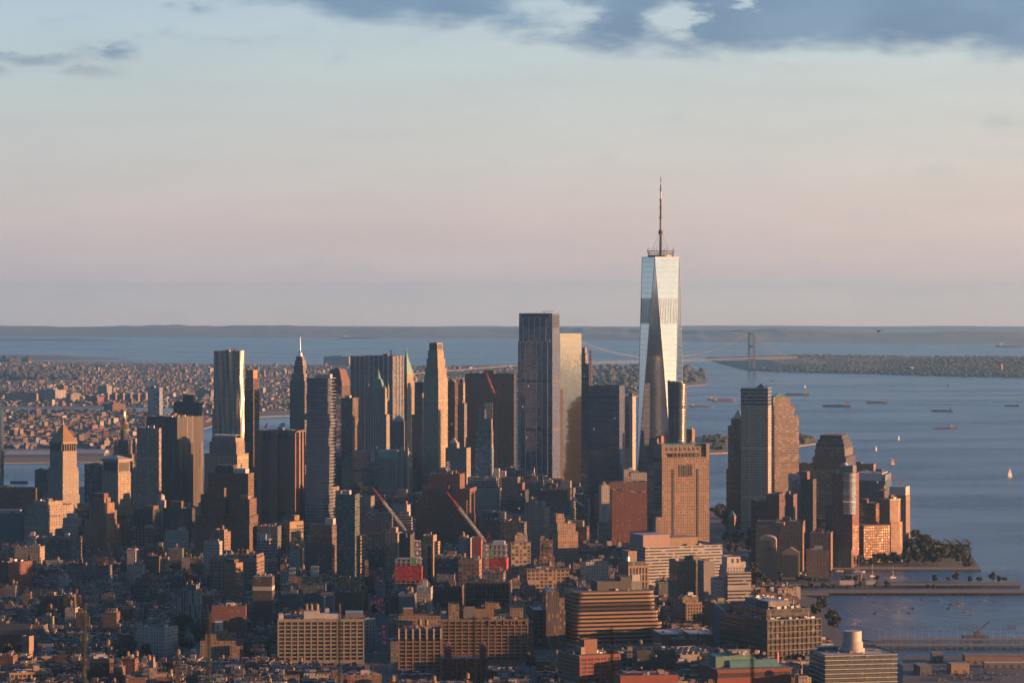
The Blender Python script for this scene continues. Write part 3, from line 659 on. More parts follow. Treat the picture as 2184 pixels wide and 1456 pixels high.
        for j in range(nz-1, -1, -1):
            for i in range(nx):
                a0, b0 = pier+i*cw, z0+span+j*chh
                if cnt < maxwin:
                    if first is None:
                        mp = MB(); p0 = n*.03; p1 = u*pw+n*.03; q0, q1 = n*.10, u*pw+n*.10
                        V = lambda v, z: (v.x, v.y, v.z+z)
                        mp.face([V(q0, 0), V(q1, 0), V(q1, ph), V(q0, ph)], [(0, 0)]*4, glass)
                        mm = max(1, round(pw/1.4))
                        for k in range(1, mm):      # mullions
                            c0 = u*(pw*k/mm-.06)+n*.16; c1 = u*(pw*k/mm+.06)+n*.16
                            mp.face([V(c0, 0), V(c1, 0), V(c1, ph), V(c0, ph)], [(0, 0)]*4, 'grey_metal')
                        c0 = n*.15; c1 = u*pw+n*.15
                        mp.face([V(c0, ph*.5-.05), V(c1, ph*.5-.05), V(c1, ph*.5+.05), V(c0, ph*.5+.05)], [(0, 0)]*4, 'grey_metal')
                        first = mp.build('window', s.root)
                        first.location = A+u*a0+Vector((0, 0, b0))
                    else:
                        o = first.copy(); COL.objects.link(o); o.parent = s.root; o.location = A+u*a0+Vector((0, 0, b0))
                    cnt += 1
                else:
                    q0 = A+u*a0+n*.10; q1 = A+u*(a0+pw)+n*.10
                    rest.face([(q0.x, q0.y, b0), (q1.x, q1.y, b0), (q1.x, q1.y, b0+ph), (q0.x, q0.y, b0+ph)], [(0, 0)]*4, glass)
        if rest.v: tag(rest.build('windows_below', s.root), kind='stuff')

def water_tank(parent, x, y, z, r=2.0, h=4.0, leg=3.0, mat='wood_tank', name='water_tank'):
    mb = MB()
    for k in range(4): mb.bar((x+r*.7*cos(k*pi/2+.8), y+r*.7*sin(k*pi/2+.8), z), (x+r*.7*cos(k*pi/2+.8), y+r*.7*sin(k*pi/2+.8), z+leg), .14, 'dark_metal')
    mb.cyl(x, y, z+leg-.25, z+leg, r*1.08, m='dark_metal', bot=True)
    mb.cyl(x, y, z+leg, z+leg+h, r, r*.95, m=mat, n=12, bot=True); mb.cyl(x, y, z+leg+h, z+leg+h+r*.75, r*1.1, .05, m='grey_metal' if mat != 'wood_tank' else mat, n=12, cap=False)
    return mb.build(name, parent)
def octo(w, d, k):
    x, y = w/2, d/2
    return [(-x+k, -y), (x-k, -y), (x, -y+k), (x, y-k), (x-k, y), (-x+k, y), (-x, y-k), (-x, -y+k)]
def rounded(w, d, r, n=5, corners=(1, 1, 1, 1)):
    out = []
    for (cx, cy, a0), on in zip(((-w/2+r, -d/2+r, pi), (w/2-r, -d/2+r, 1.5*pi), (w/2-r, d/2-r, 0), (-w/2+r, d/2-r, .5*pi)), corners):
        if on: out += [(cx+r*cos(a0+pi/2*i/n), cy+r*sin(a0+pi/2*i/n)) for i in range(n+1)]
        else: out.append((cx+(r if cos(a0+pi/4) > 0 else -r), cy+(r if sin(a0+pi/4) > 0 else -r)))
    return out
# ------------------------------------------------------------------ the tall towers, from left to right
FULL = (0, 1, 0, 1)
def sub(f, a, b, c, d): return (f[0]+(f[1]-f[0])*a, f[0]+(f[1]-f[0])*b, f[2]+(f[3]-f[2])*c, f[2]+(f[3]-f[2])*d)
def spire(b, x, y, z0, z1, r, mat='gold_leaf', name='spire', n=8):
    mb = MB(); mb.cyl(x, y, z0, z0+(z1-z0)*.25, r, r*.7, mat, n); mb.cyl(x, y, z0+(z1-z0)*.25, z0+(z1-z0)*.45, r*.85, r*.3, mat, n); mb.cyl(x, y, z0+(z1-z0)*.45, z1, r*.25, .05, mat, n, cap=False)
    return mb.build(name, b.root)

# tan glass slab at the left edge
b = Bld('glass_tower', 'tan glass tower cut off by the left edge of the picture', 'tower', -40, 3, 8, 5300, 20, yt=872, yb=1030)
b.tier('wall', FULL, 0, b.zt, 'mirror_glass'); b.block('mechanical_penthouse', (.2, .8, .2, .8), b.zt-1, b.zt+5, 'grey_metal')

# stepped stone court tower with a gilded pyramid
b = Bld('stone_tower', 'pale stone tower under a steep golden pyramid roof at far left', 'tower', 100, 134, 170, 4520, 44, yt=942, yb=1088, short='the tower with the golden pyramid')
z = b.z
b.tier('base', FULL, 0, z(1056), 'pale_stone'); b.tier('wall', (.03, .97, .03, .97), z(1056)-1, z(1006), 'pale_stone')
b.tier('colonnade', (.05, .95, .05, .95), z(1006)-1, z(998), 'plain_stone')
b.tier('upper_tower', (.09, .91, .09, .91), z(998)-1, z(962), 'pale_stone')
mb = MB()
for k in range(6):
    for sx_ in (0, 1):
        fx = .16+k*.136
        px_, py_ = b.P(fx, .085) if sx_ == 0 else b.P(.915, fx)
        mb.cyl(px_, py_, z(962), z(946), .9, m='plain_stone', n=8)
mb.build('columns', b.root); b.tier('loggia', (.12, .88, .12, .88), z(962)-1, z(947), 'dark_panel')
b.block('cornice', (.07, .93, .07, .93), z(947), z(942), 'plain_stone')
b.frus('pyramid_roof', (.10, .90, .10, .90), z(942), (.47, .53, .47, .53), z(905), 'gold_tile')
x0, y0 = b.P(.5, .5); spire(b, x0, y0, z(906), z(892), 1.7)

# municipal tower with tiers and a gilded statue
b = Bld('civic_tower', 'grey stone tower with tiered lantern and gilded statue behind the hipped roof office', 'tower', 238, 283, 294, 4650, 22, yt=972, yb=1040, short='the tower with the gilded statue')
z = b.z
b.tier('wall', FULL, 0, z(985), 'grey_stone'); b.tier('upper_wall', (.04, .96, .04, .96), z(985)-1, z(968), 'limestone')
T = (.26, .74, .2, .8)
b.tier('tower_base', T, z(968)-1, z(938), 'grey_stone'); x0, y0 = b.P(.5, .5)
for cx in (-1, 1):
    for cy in (-1, 1):
        mb = MB(); px_, py_ = x0+cx*b.w*.36, y0+cy*b.d*.33; mb.cyl(px_, py_, z(968)-1, z(950), 2.6, m='limestone', n=8); mb.cyl(px_, py_, z(950), z(935), 2.4, .1, 'grey_stone', 8, cap=False); mb.build('corner_turret', b.root)
mb = MB(); mb.cyl(x0, y0, z(938)-1, z(918), 6.6, m='grey_stone', n=14); mb.cyl(x0, y0, z(918), z(916), 7.2, m='plain_stone', n=14)
for k in range(12): mb.cyl(x0+5.3*cos(k*pi/6), y0+5.3*sin(k*pi/6), z(916), z(904), .6, m='plain_stone', n=6)
mb.cyl(x0, y0, z(916), z(904), 4.2, m='dark_plain', n=12); mb.cyl(x0, y0, z(904), z(901), 5.6, m='plain_stone', n=14); mb.cyl(x0, y0, z(901), z(892), 3.6, 2.2, 'grey_stone', 12)
mb.build('lantern', b.root)
mb = MB(); mb.cyl(x0, y0, z(892), z(887), 2.2, 1.0, 'gold_leaf', 8); mb.cyl(x0, y0, z(887), z(880), .9, .6, 'gold_leaf', 8); mb.cyl(x0, y0, z(880), z(878), .7, .3, 'gold_leaf', 8); mb.bar((x0, y0, z(882)), (x0-1.6, y0, z(878)), .3, 'gold_leaf'); mb.build('statue', b.root)

# two dark housing slabs by the river
for xl, xm, xr, yt, lb in ((74, 98, 104, 1001, 'dark banded apartment slab left of the golden pyramid tower'), (180, 214, 221, 990, 'dark banded apartment slab between golden pyramid tower and hipped office')):
    b = Bld('apartment_slab', lb, 'apartment block', xl, xm, xr, 4850, 20, yt=yt, yb=1062, group='dark river apartment slabs'); b.simple('dark_band', n=3)
b = Bld('brick_office', 'low dark brown windowless office cube near the left edge', 'office building', -30, 76, 86, 4300, 10, yt=1040, yb=1072); b.simple('dark_brick', n=8); 
# pale tower with a hipped roof
b = Bld('court_building', 'cream stone office with shallow hipped roof and tall loggia windows', 'office building', 218, 252, 279, 4385, 38, yt=978, yb=1090, short='the cream hipped roof office')
z = b.z; b.tier('wall', FULL, 0, z(1008), 'cream_stone'); b.tier('loggia', (.03, .97, .03, .97), z(1008)-1, z(984), 'cream_stone')
mb = MB()
for k in range(5):
    fx = .18+k*.16
    for (px_, py_, dx, dy) in ((*b.P(fx, .03), 2.2, .25), (*b.P(.97, fx), .25, 2.2)): mb.box(px_-dx, px_+dx, py_-dy, py_+dy, z(1005), z(987), 'dark_plain')
mb.build('loggia_openings', b.root)
b.block('cornice', (-.05, 1.05, -.05, 1.05), z(984), z(979), 'plain_stone'); b.frus('hipped_roof', (0, 1, 0, 1), z(979), (.42, .58, .42, .58), z(972), 'silver_roof')
b.tank(.7, .25, z(979), 1.2, 2, 1)

# federal tower: checkered slab and a higher dark slab
b = Bld('office_tower', 'brown ribbed federal office slab with orange sunlit right side', 'office tower', 312, 378, 434, 4280, 36, yt=889, yb=1083, short='the brown ribbed slab tower')
z = b.z; b.tier('wall', FULL, 0, b.zt, 'dark_pier'); b.clutter((.05, .95, .1, .9), b.zt-1, 16, 0, 2)
b = Bld('office_tower', 'lower grey checkered tower set against the brown ribbed slab', 'office tower', 292, 339, 344, 4235, 15, d=9, yt=913, yb=1083)
b.tier('wall', FULL, 0, b.zt, 'checker_panel'); b.clutter(FULL, b.zt-1, 3)
b = Bld('apartment_tower', 'slim glass tower with pale vertical panel behind the brown ribbed slab', 'tower', 315, 340, 347, 5600, 18, yt=826, yb=890)
z = b.z; b.tier('wall', FULL, 0, b.zt, 'pale_glass'); b.blockm('panel', *b.P(.33, -.01), b.w*.36, .6, z(940), z(828)-z(940), 'white_metal'); b.clutter(FULL, b.zt-1, 6)
b = Bld('dark_tower', 'black blank tower with a smaller block on top behind the ribbed slab', 'tower', 370, 425, 432, 5000, 12, yt=858, yb=888)
z = b.z; b.tier('wall', FULL, 0, b.zt, 'dark_plain'); b.block('mechanical_penthouse', (.33, .72, .2, .8), b.zt-1, z(842), 'dark_plain'); b.clutter((.0, .3, .1, .9), b.zt-1, 3)

# the rippled steel tower
b = Bld('residential_tower', 'rippling stainless steel apartment tower with folded facade', 'tower', 456, 512, 521, 4900, 18, yt=748, yb=930, short='the rippled steel tower')
z = b.z; rr = random.Random(4)
mb = MB(); nz_, nx_ = 44, 26; Hh = z(748)
def ripple(u, v):
    a = sin(u*17+2.2*sin(v*5.1))*1.0+sin(u*31+v*9)*.45
    return a*(.85+.9*math.exp(-((u-.47-.08*sin(v*7))/.22)**2))
def pt(side, u, v):
    k = ripple(u + (0 if side == 0 else .7), v)*1.3
    if side == 0: x, y = (u-.5)*b.w, -b.d/2-k
    else: x, y = b.w/2+k*.7, (u-.5)*b.d
    return (x, y, v*Hh)
for side, nn, Ln in ((0, nx_, b.w), (1, 12, b.d)):
    for j in range(nz_):
        for i in range(nn):
            u0, u1, v0, v1 = i/nn, (i+1)/nn, j/nz_, (j+1)/nz_
            q = [pt(side, u0, v0), pt(side, u1, v0), pt(side, u1, v1), pt(side, u0, v1)]
            mb.face(q, [(u0*round(Ln/2.9)*2.9, v0*round(Hh/3.6)*3.6), (u1*round(Ln/2.9)*2.9, v0*round(Hh/3.6)*3.6), (u1*round(Ln/2.9)*2.9, v1*round(Hh/3.6)*3.6), (u0*round(Ln/2.9)*2.9, v1*round(Hh/3.6)*3.6)], 'stainless')
mb.wallquad((b.w/2, b.d/2), (-b.w/2, b.d/2), 0, Hh, 'stainless'); mb.wallquad((-b.w/2, b.d/2), (-b.w/2, -b.d/2), 0, Hh, 'stainless')
mb.build('wall', b.root)
b.block('roof', (0.02, .98, .03, .97), Hh-2, Hh-.8, 'dark_metal')
b.tier('shoulder', (-.07, .06, .05, .9), 0, z(872), 'stainless'); b.clutter((.2, .8, .2, .8), Hh-.8, 6)
mb = MB(); x0, y0 = b.P(.62, .5); mb.bar((x0, y0, Hh-1), (x0, y0, Hh+3), .4, 'dark_metal'); mb.bar((x0-2, y0, Hh+3), (x0+9, y0, Hh+3.4), .4, 'dark_metal'); mb.build('roof_crane', b.root)

b = Bld('dark_tower', 'dark bronze tower with bright gold block on top right of rippled tower', 'tower', 521, 540, 553, 5050, 30, yt=807, yb=960)
z = b.z; b.tier('wall', FULL, 0, b.zt, 'bronze_glass'); b.block('crown', (.1, .9, .15, .85), b.zt-1, z(789), 'gold_tile')

# low vaulted federal building
b = Bld('office_building', 'wide pale stone office with ribbed barrel vault on its roof', 'office building', 436, 506, 530, 4250, 25, yt=968, yb=1012, short='the vaulted roof office')
z = b.z; b.tier('wall', FULL, 0, z(968), 'cream_stone'); b.tier('setback', (.1, .92, .15, .9), z(968)-1, z(943), 'limestone'); b.tier('upper_setback', (.15, .88, .2, .85), z(943)-1, z(934), 'plain_stone')
mb = MB()
for k in range(15):
    fx = .16+.70*k/14; x0, _ = b.P(fx, 0); pr = None
    for i in range(7):
        a = pi*i/6; p = (x0, b.P(0, .5)[1]-cos(a)*b.d*.26, z(934)-1+sin(a)*b.d*.16)
        if pr: mb.bar(pr, p, .28, 'steel')
        pr = p
mb.build('vault_ribs', b.root)
mb = MB()
for i in range(8):
    a0, a1 = pi*i/8, pi*(i+1)/8; f = lambda a: (b.P(0, .5)[1]-cos(a)*b.d*.25, z(934)-1+sin(a)*b.d*.15)
    (ya, za), (yb_, zb) = f(a0), f(a1); xa, xb = b.P(.16, 0)[0], b.P(.86, 0)[0]
    mb.face([(xa, ya, za), (xb, ya, za), (xb, yb_, zb), (xa, yb_, zb)], [(0, 0)]*4, 'grey_metal')
mb.build('vault', b.root)

# brown stepped telephone building
b = Bld('deco_tower', 'massive brown brick stepped deco building with antennas on top', 'tower', 425, 532, 551, 3792, 14, yt=1058, yb=1190, short='the brown stepped deco block')
z = b.z; m_ = 'brown_brick'
b.tier('base', (-.09, 1, 0, 1), 0, z(1118), m_); b.tier('wall', (0, 1.0, .02, .98), z(1118)-1, z(1100), m_)
b.tier('wing', (.60, 1, .0, .8), z(1100)-1, z(1064), m_); b.tier('wing', (.0, .45, .15, .9), z(1100)-1, z(1056), m_)
b.tier('wing', (.16, .50, -.02, .5), z(1100)-1, z(1041), m_); b.tier('tower', (.13, .93, .25, .9), z(1100)-1, z(1010), m_)
b.block('mechanical_penthouse', (.25, .62, .35, .75), z(1010)-1, z(993), 'dark_panel', 'tar_roof'); b.block('cooling_plant', (.62, .85, .4, .8), z(1010)-1, z(1001), 'white_plain'); b.block('bulkhead', (.8, .97, .0, .3), z(1064)-1, z(1057), 'tan_plain')
for fx_, h_ in ((.28, 965), (.36, 985), (.75, 990)):
    mb = MB(); x0, y0 = b.P(fx_, .5); mb.lattice((x0, y0, z(1000)), (x0, y0, z(h_)), 1.6, 'dark_metal', 6, .12, .4); mb.build('antenna_mast', b.root)
b.clutter((.15, .9, .3, .85), z(1010)-1, 12, 0, 1)

# windowless granite exchange with dishes
b = Bld('windowless_tower', 'windowless brown granite tower with three broad ribs and white dishes on roof', 'tower', 549, 633, 651, 4156, 15, yt=918, yb=1098, short='the windowless granite tower')
z = b.z; b.tier('wall', FULL, 0, b.zt, 'granite_pier')
for fa, fb in ((.02, .13), (.36, .52), (.80, .98)):
    b.block('rib', (fa, fb, -.10, .0), 0, z(922), 'granite_pier')
for fa, fb in ((.15, .24), (.27, .34), (.54, .65), (.68, .78)): b.blockm('vent_opening', *b.P((fa+fb)/2, -.004), (fb-fa)*b.w, .8, z(938), z(922)-z(938), 'dark_plain')
for fy in (.3, .65): b.blockm('vent_opening', *b.P(1.004, fy), .8, b.d*.2, z(938), z(922)-z(938), 'dark_plain')
for fy in (.12, .5, .86): b.block('rib', (1.0, 1.05, fy-.09, fy+.09), 0, z(922), 'granite_pier')
for fa, fb in ((.17, .30), (.55, .7)): b.blockm('vent_opening', *b.P((fa+fb)/2, -.004), (fb-fa)*b.w, .8, z(1100), 6, 'dark_plain')
def dish(b, fx, fy, z, r, tx=-.5):
    x, y = b.P(fx, fy); mb = MB(); n = 12; d = Vector((tx, -.75, .6)).normalized(); u = d.orthogonal().normalized(); w = d.cross(u); c = Vector((x, y, z+r+1)); pr = None
    for k in range(4):
        rr_ = r*k/3; ring = [c+d*(rr_*rr_/r*.45)+(u*cos(2*pi*i/n)+w*sin(2*pi*i/n))*rr_ for i in range(n)]
        if pr:
            for i in range(n): mb.face([pr[i], pr[(i+1) % n], ring[(i+1) % n], ring[i]], [(0, 0)]*4, 'white_metal')
        pr = ring
    mb.bar((x, y, z), c, .4, 'steel'); mb.build('satellite_dish', b.root)
dish(b, .19, .3, b.zt-1, 4.6, -.9); dish(b, .58, .3, b.zt-1, 5.0, -.2); b.clutter((.1, .95, .2, .9), b.zt-1, 14)

# stacked glass apartment tower
b = Bld('stacked_tower', 'slender glass apartment tower of shifted floors with white balcony slabs', 'tower', 650, 703, 713, 4037, 16, yt=808, yb=1112, short='the stacked balcony tower')
z = b.z; rr = random.Random(56); nfl = 57; zz = 0; fh = (z(806))/nfl
core = MB(); 
for k in range(nfl):
    zt_ = (k+1)*fh; f = k/nfl
    amp = .02 if f < .12 else (.035 if f < .7 else .075)
    if k % (3 if f < .7 else 2) == 0 or k == 0: jit = [rr.uniform(-amp, amp*1.1) for _ in range(4)]
    x0, x1, y0, y1 = .03+jit[0], .97+jit[1], .03+jit[2], .97+jit[3]
    if f > .93: x0, x1 = .08, .92
    core.prism(b.rect((x0, x1, y0, y1)), k*fh, zt_-.35, 'blue_glass', 'concrete')
core.build('glazing', b.root); slabs = MB()
for k in range(nfl):
    a = rr.uniform(-.01, .05) if k < nfl*.7 else rr.uniform(0, .09); bq = rr.uniform(-.01, .05) if k < nfl*.7 else rr.uniform(0, .08); c = rr.uniform(0, .09)
    r_ = b.rect((.0-a*.6, 1+bq, -.02-c, 1.02)); slabs.prism(r_, (k+1)*fh-.45, (k+1)*fh-.02, 'white_metal', bottom=True)
slabs.build('balcony_slabs', b.root); b.clutter((.2, .9, .2, .9), z(806), 4, 0, 1); b.blockm('mechanical_penthouse', *b.P(.82, .5), b.w*.3, b.d*.5, z(806), 5, 'white_plain')

# slim spired tower behind it
b = Bld('spired_tower', 'tall grey deco tower tapering to needle spire left of stacked balcony tower', 'tower', 618, 650, 663, 5297, 24, yt=800, yb=915, short='the deco needle tower')
z = b.z; b.tier('wall', (0, 1, 0, 1), 0, z(812), 'grey_stone'); b.tier('setback', (.08, .92, .08, .92), z(812)-1, z(797), 'limestone'); b.tier('setback', (.18, .82, .18, .82), z(797)-1, z(779), 'grey_stone')
b.tier('setback', (.24, .76, .24, .76), z(779)-1, z(768), 'limestone'); b.tier('crown', (.30, .70, .30, .70), z(768)-1, z(760), 'grey_stone')
x0, y0 = b.P(.5, .5); mb = MB(); mb.cyl(x0, y0, z(760)-1, z(752), 4.6, 2.6, 'steel', 10); mb.cyl(x0, y0, z(752), z(748), 2, 1.2, 'grey_metal', 8); mb.cyl(x0, y0, z(748), z(718), .75, .15, 'steel', 6); mb.build('spire', b.root)

b = Bld('mansard_tower', 'brown tower with a dark truncated pyramid top', 'tower', 694, 729, 748, 5339, 26, yt=815, yb=852)
z = b.z; b.tier('wall', FULL, 0, z(822), 'bronze_glass'); b.tier('colonnade', (.01, .99, .01, .99), z(822)-1, z(815), 'brown_brick'); b.frus('mansard_roof', (0, 1, 0, 1), z(815)-.9, (.25, .75, .2, .8), z(787), 'rust_brown', 'tar_roof'); b.block('mechanical_penthouse', (.4, .6, .35, .65), z(787), z(785), 'dark_plain')
b = Bld('brown_slab', 'plain dark brown slab tower right of the stacked balcony tower', 'office tower', 716, 752, 771, 4900, 24, yt=848, yb=965); b.tier('wall', FULL, 0, b.zt, 'brown_pier'); b.clutter(FULL, b.zt-1, 3)
b = Bld('glass_slab', 'narrow grey glass slab close beside the stacked balcony tower', 'office tower', 711, 717, 722, 4650, 20, d=20, yt=839, yb=1010); b.tier('wall', FULL, 0, b.zt, 'navy_glass')

# wide steel office slab
b = Bld('steel_slab', 'wide flat-topped steel office slab with fine vertical mullions', 'office tower', 748, 838, 862, 5148, 17, yt=759, yb=965, short='the wide steel slab')
z = b.z; b.tier('wall', FULL, 0, b.zt, 'steel_pier', 'gravel_roof', 2); b.clutter((.1, .9, .2, .8), b.zt-2, 6)
mb = MB()
for k in range(10): x0, y0 = b.P(k/9, -.012); mb.box(x0-.5, x0+.5, y0-.6, y0+.4, 0, b.zt-.5, 'steel')
for k in range(1, 4): x0, y0 = b.P(1.012, k/3.5); mb.box(x0-.4, x0+.6, y0-.5, y0+.5, 0, b.zt-.5, 'steel')
mb.build('columns', b.root)
mb = MB(); x0, y0 = b.P(.82, .5); mb.lattice((x0, y0, b.zt-1), (x0, y0, b.zt+10), 2.4, 'dark_metal', 3, .25); mb.build('antenna_mast', b.root)

# gothic white tower with green crown
b = Bld('gothic_tower', 'white gothic terracotta tower with green copper pyramid crown', 'tower', 780, 823, 829, 4647, 14, d=28, yt=880, yb=958, short='the green crowned gothic tower')
z = b.z; b.tier('wall', FULL, 0, z(884), 'green_grey_terracotta'); b.tier('upper_tower', (.12, .88, .1, .9), z(884)-1, z(850), 'green_grey_terracotta'); b.tier('setback', (.16, .84, .14, .86), z(850)-1, z(828), 'green_grey_terracotta')
mb = MB()
for i in range(9): x0, y0 = b.P(i/8, -.012); mb.box(x0-.45, x0+.45, y0-.5, y0+.3, 0, z(884)+1.5, 'white_plain')
for i in range(7): x0, y0 = b.P(.12+.76*i/6, .088); mb.box(x0-.4, x0+.4, y0-.5, y0+.3, z(884), z(848), 'white_plain')
mb.build('buttresses', b.root)
for cx in (.12, .88):
    for cy in (.1, .9):
        x0, y0 = b.P(cx, cy); mb = MB(); mb.cyl(x0, y0, z(884)-1, z(826), 1.9, m='green_grey_terracotta', n=8); mb.cyl(x0, y0, z(826), z(816), 1.6, .1, 'copper_green', 8, cap=False); mb.build('corner_turret', b.root)
b.frus('pyramid_roof', (.2, .8, .2, .8), z(829), (.36, .64, .36, .64), z(808), 'copper_green'); x0, y0 = b.P(.5, .5)
mb = MB(); mb.cyl(x0, y0, z(808), z(801), 3.6, 3.0, 'copper_green', 8); mb.cyl(x0, y0, z(801), z(786), 2.6, .1, 'copper_green', 8, cap=False); mb.build('spire', b.root)
for i in range(3):
    for (px_, py_) in (b.P(.3+.2*i, .215), b.P(.785, .3+.2*i)): pass
b = Bld('gothic_block', 'lower gothic wings with green mansard roof below the crowned tower', 'office building', 780, 870, 880, 4560, 12, yt=965, yb=1060)
z = b.z
for fa, fb in ((0, .26), (.72, 1)):
    b.tier('wing', (fa, fb, 0, 1), 0, z(963), 'green_grey_terracotta'); 
b.tier('wall', (.26, .72, .1, 1), 0, z(978), 'green_grey_terracotta', None); b.frus('mansard_roof', (.26, .72, .1, 1), z(978), (.26, .72, .3, .9), z(960), 'copper_green')
mb = MB()
for fx_ in (0, .13, .26, .72, .86, 1.0):
    x0, y0 = b.P(fx_, 0); mb.cyl(x0, y0, 0, z(958), 1.1, m='white_plain', n=6); mb.cyl(x0, y0, z(958), z(951), 1.1, .1, 'white_plain', 6, cap=False)
mb.build('pinnacles', b.root)
b = Bld('navy_block', 'dark blue ribbed office block in front of gothic wings', 'office building', 753, 796, 806, 4480, 16, yt=961, yb=1070); b.simple('navy_glass', n=4)
b.blockm('panel', *b.P(.97, -.02), b.w*.2, .5, b.z(985), b.z(961)-b.z(985), 'silver_roof')

# green pyramid tower
b = Bld('pyramid_tower', 'orange lit stone tower with slim green copper pyramid behind steel slab', 'tower', 850, 868, 884, 5270, 30, yt=796, yb=880)
z = b.z; b.tier('wall', FULL, 0, z(812), 'limestone'); b.tier('setback', (.06, .94, .06, .94), z(812)-1, z(797), 'limestone'); b.frus('pyramid_roof', (.07, .93, .07, .93), z(797), (.44, .56, .44, .56), z(757), 'copper_green')
x0, y0 = b.P(.5, .5); mb = MB(); mb.cyl(x0, y0, z(757), z(750), 1.9, 1.5, 'copper_green', 8); mb.cyl(x0, y0, z(750), z(734), 1.2, .05, 'copper_green', 8, cap=False); mb.build('spire', b.root)
b = Bld('hip_block', 'grey brick office with pale pyramid hip roof beside gothic tower', 'office building', 832, 862, 868, 4900, 15, yt=898, yb=955); b.tier('wall', FULL, 0, b.zt, 'grey_stone'); b.frus('hipped_roof', (.05, .95, .05, .95), b.zt, (.45, .55, .45, .55), b.z(886), 'silver_roof')
b = Bld('dark_slab', 'black narrow slab tower left of the tall cream stepped tower', 'office tower', 885, 903, 908, 5050, 15, yt=815, yb=900); b.tier('wall', FULL, 0, b.zt, 'black_steel')
b = Bld('grey_slab', 'grey gridded tower tucked left of the tall cream stepped tower', 'office tower', 878, 900, 906, 4680, 15, yt=838, yb=1060); b.tier('wall', (0, 1, 0, 1), 0, b.z(884), 'grey_concrete'); b.tier('setback', (.25, 1, .1, 1), b.z(884)-1, b.zt, 'grey_concrete')

# tall cream stepped tower
b = Bld('stepped_tower', 'tall cream limestone apartment tower with stepped top', 'tower', 904, 935, 955, 4600, 33, yt=780, yb=1005, short='the tall cream stepped tower')
z = b.z; m_ = 'cream_stone'; b.tier('wall', FULL, 0, z(805), m_); b.tier('setback', (.05, .95, .05, .95), z(805)-1, z(785), m_); b.tier('setback', (.11, .89, .11, .89), z(785)-1, z(765), m_); b.tier('setback', (.17, .83, .17, .83), z(765)-1, z(748), m_)
b.tier('crown', (.22, .78, .22, .78), z(748)-1, z(731), m_, par=3); mb = MB()
for fx_ in (.34, .5, .66):
    for (px_, py_, dx, dy) in ((*b.P(fx_, .218), 1.4, .25), (*b.P(.782, fx_), .25, 1.4)): mb.box(px_-dx, px_+dx, py_-dy, py_+dy, z(745), z(734), 'dark_plain')
mb.build('crown_openings', b.root); b.clutter((.3, .7, .3, .7), z(731)-3, 4, 0, 1)

b = Bld('brown_tower', 'brown glass slab right of the tall cream stepped tower', 'office tower', 953, 970, 977, 4950, 22, yt=814, yb=905); b.tier('wall', FULL, 0, b.zt, 'bronze_glass'); b.clutter(FULL, b.zt-1, 3); b.block('mechanical_penthouse', (.3, .8, .2, .8), b.zt-1, b.z(811), 'gold_tile')
b = Bld('cream_block', 'small cream gridded block between brown slab and black tower', 'office building', 976, 988, 994, 5250, 20, yt=818, yb=860); b.simple('cream_stone', n=2); b.block('mechanical_penthouse', (.3, .8, .2, .8), b.zt-1, b.z(808), 'dark_plain')
b = Bld('grey_block', 'grey stone setback block below the brown glass slab', 'office building', 976, 990, 996, 4700, 18, yt=860, yb=930); b.simple('grey_stone', n=2)
b = Bld('pale_block', 'pale stone block with small pyramid top right of cream stepped tower', 'office building', 950, 995, 1004, 4500, 12, yt=955, yb=1018); z = b.z; b.tier('wall', FULL, 0, b.zt, 'pale_stone'); b.tier('upper_wall', (.1, .5, .2, .8), b.zt-1, z(945), 'pale_stone'); b.frus('pyramid_roof', (.12, .48, .25, .75), z(945), (.29, .31, .45, .55), z(934), 'silver_roof')

# black steel slab
b = Bld('black_tower', 'black steel office slab behind the red tower crane', 'office tower', 992, 1096, 1104, 4973, 8, d=45, yt=797, yb=1005, short='the black steel slab')
b.tier('wall', FULL, 0, b.zt, 'black_steel', par=2); b.block('mechanical_penthouse', (.36, .56, .3, .7), b.zt-2, b.z(790), 'dark_plain'); b.clutter((.6, .95, .2, .8), b.zt-2, 5, mats=('dark_metal',))

# tower under construction with open frame
b = Bld('unfinished_tower', 'unfinished white framed tower rising in front of black slab', 'tower', 1013, 1046, 1053, 4450, 15, yt=917, yb=1020, short='the unfinished white framed tower')
z = b.z; b.tier('wall', FULL, 0, z(955), 'pale_glass'); b.tier('open_floors', (.06, .98, .05, .95), z(955)-1, z(917), 'construction_grid'); b.tier('core', (.18, .96, .15, .85), z(917)-1, z(893), 'concrete'); b.tier('core', (.18, .55, .15, .85), z(893)-1, z(872), 'concrete')
mb = MB()
for i in range(5):
    for j in range(2): x0, y0 = b.P(.55+.4*i/4, .2+.6*j); mb.bar((x0, y0, z(893)), (x0, y0, z(859)), .35, 'white_metal')
for k in range(4):
    zz = z(890-9*k)
    for j in range(2): mb.bar((*b.P(.55, .2+.6*j), zz), (*b.P(.95, .2+.6*j), zz), .35, 'white_metal')
mb.build('scaffold', b.root)

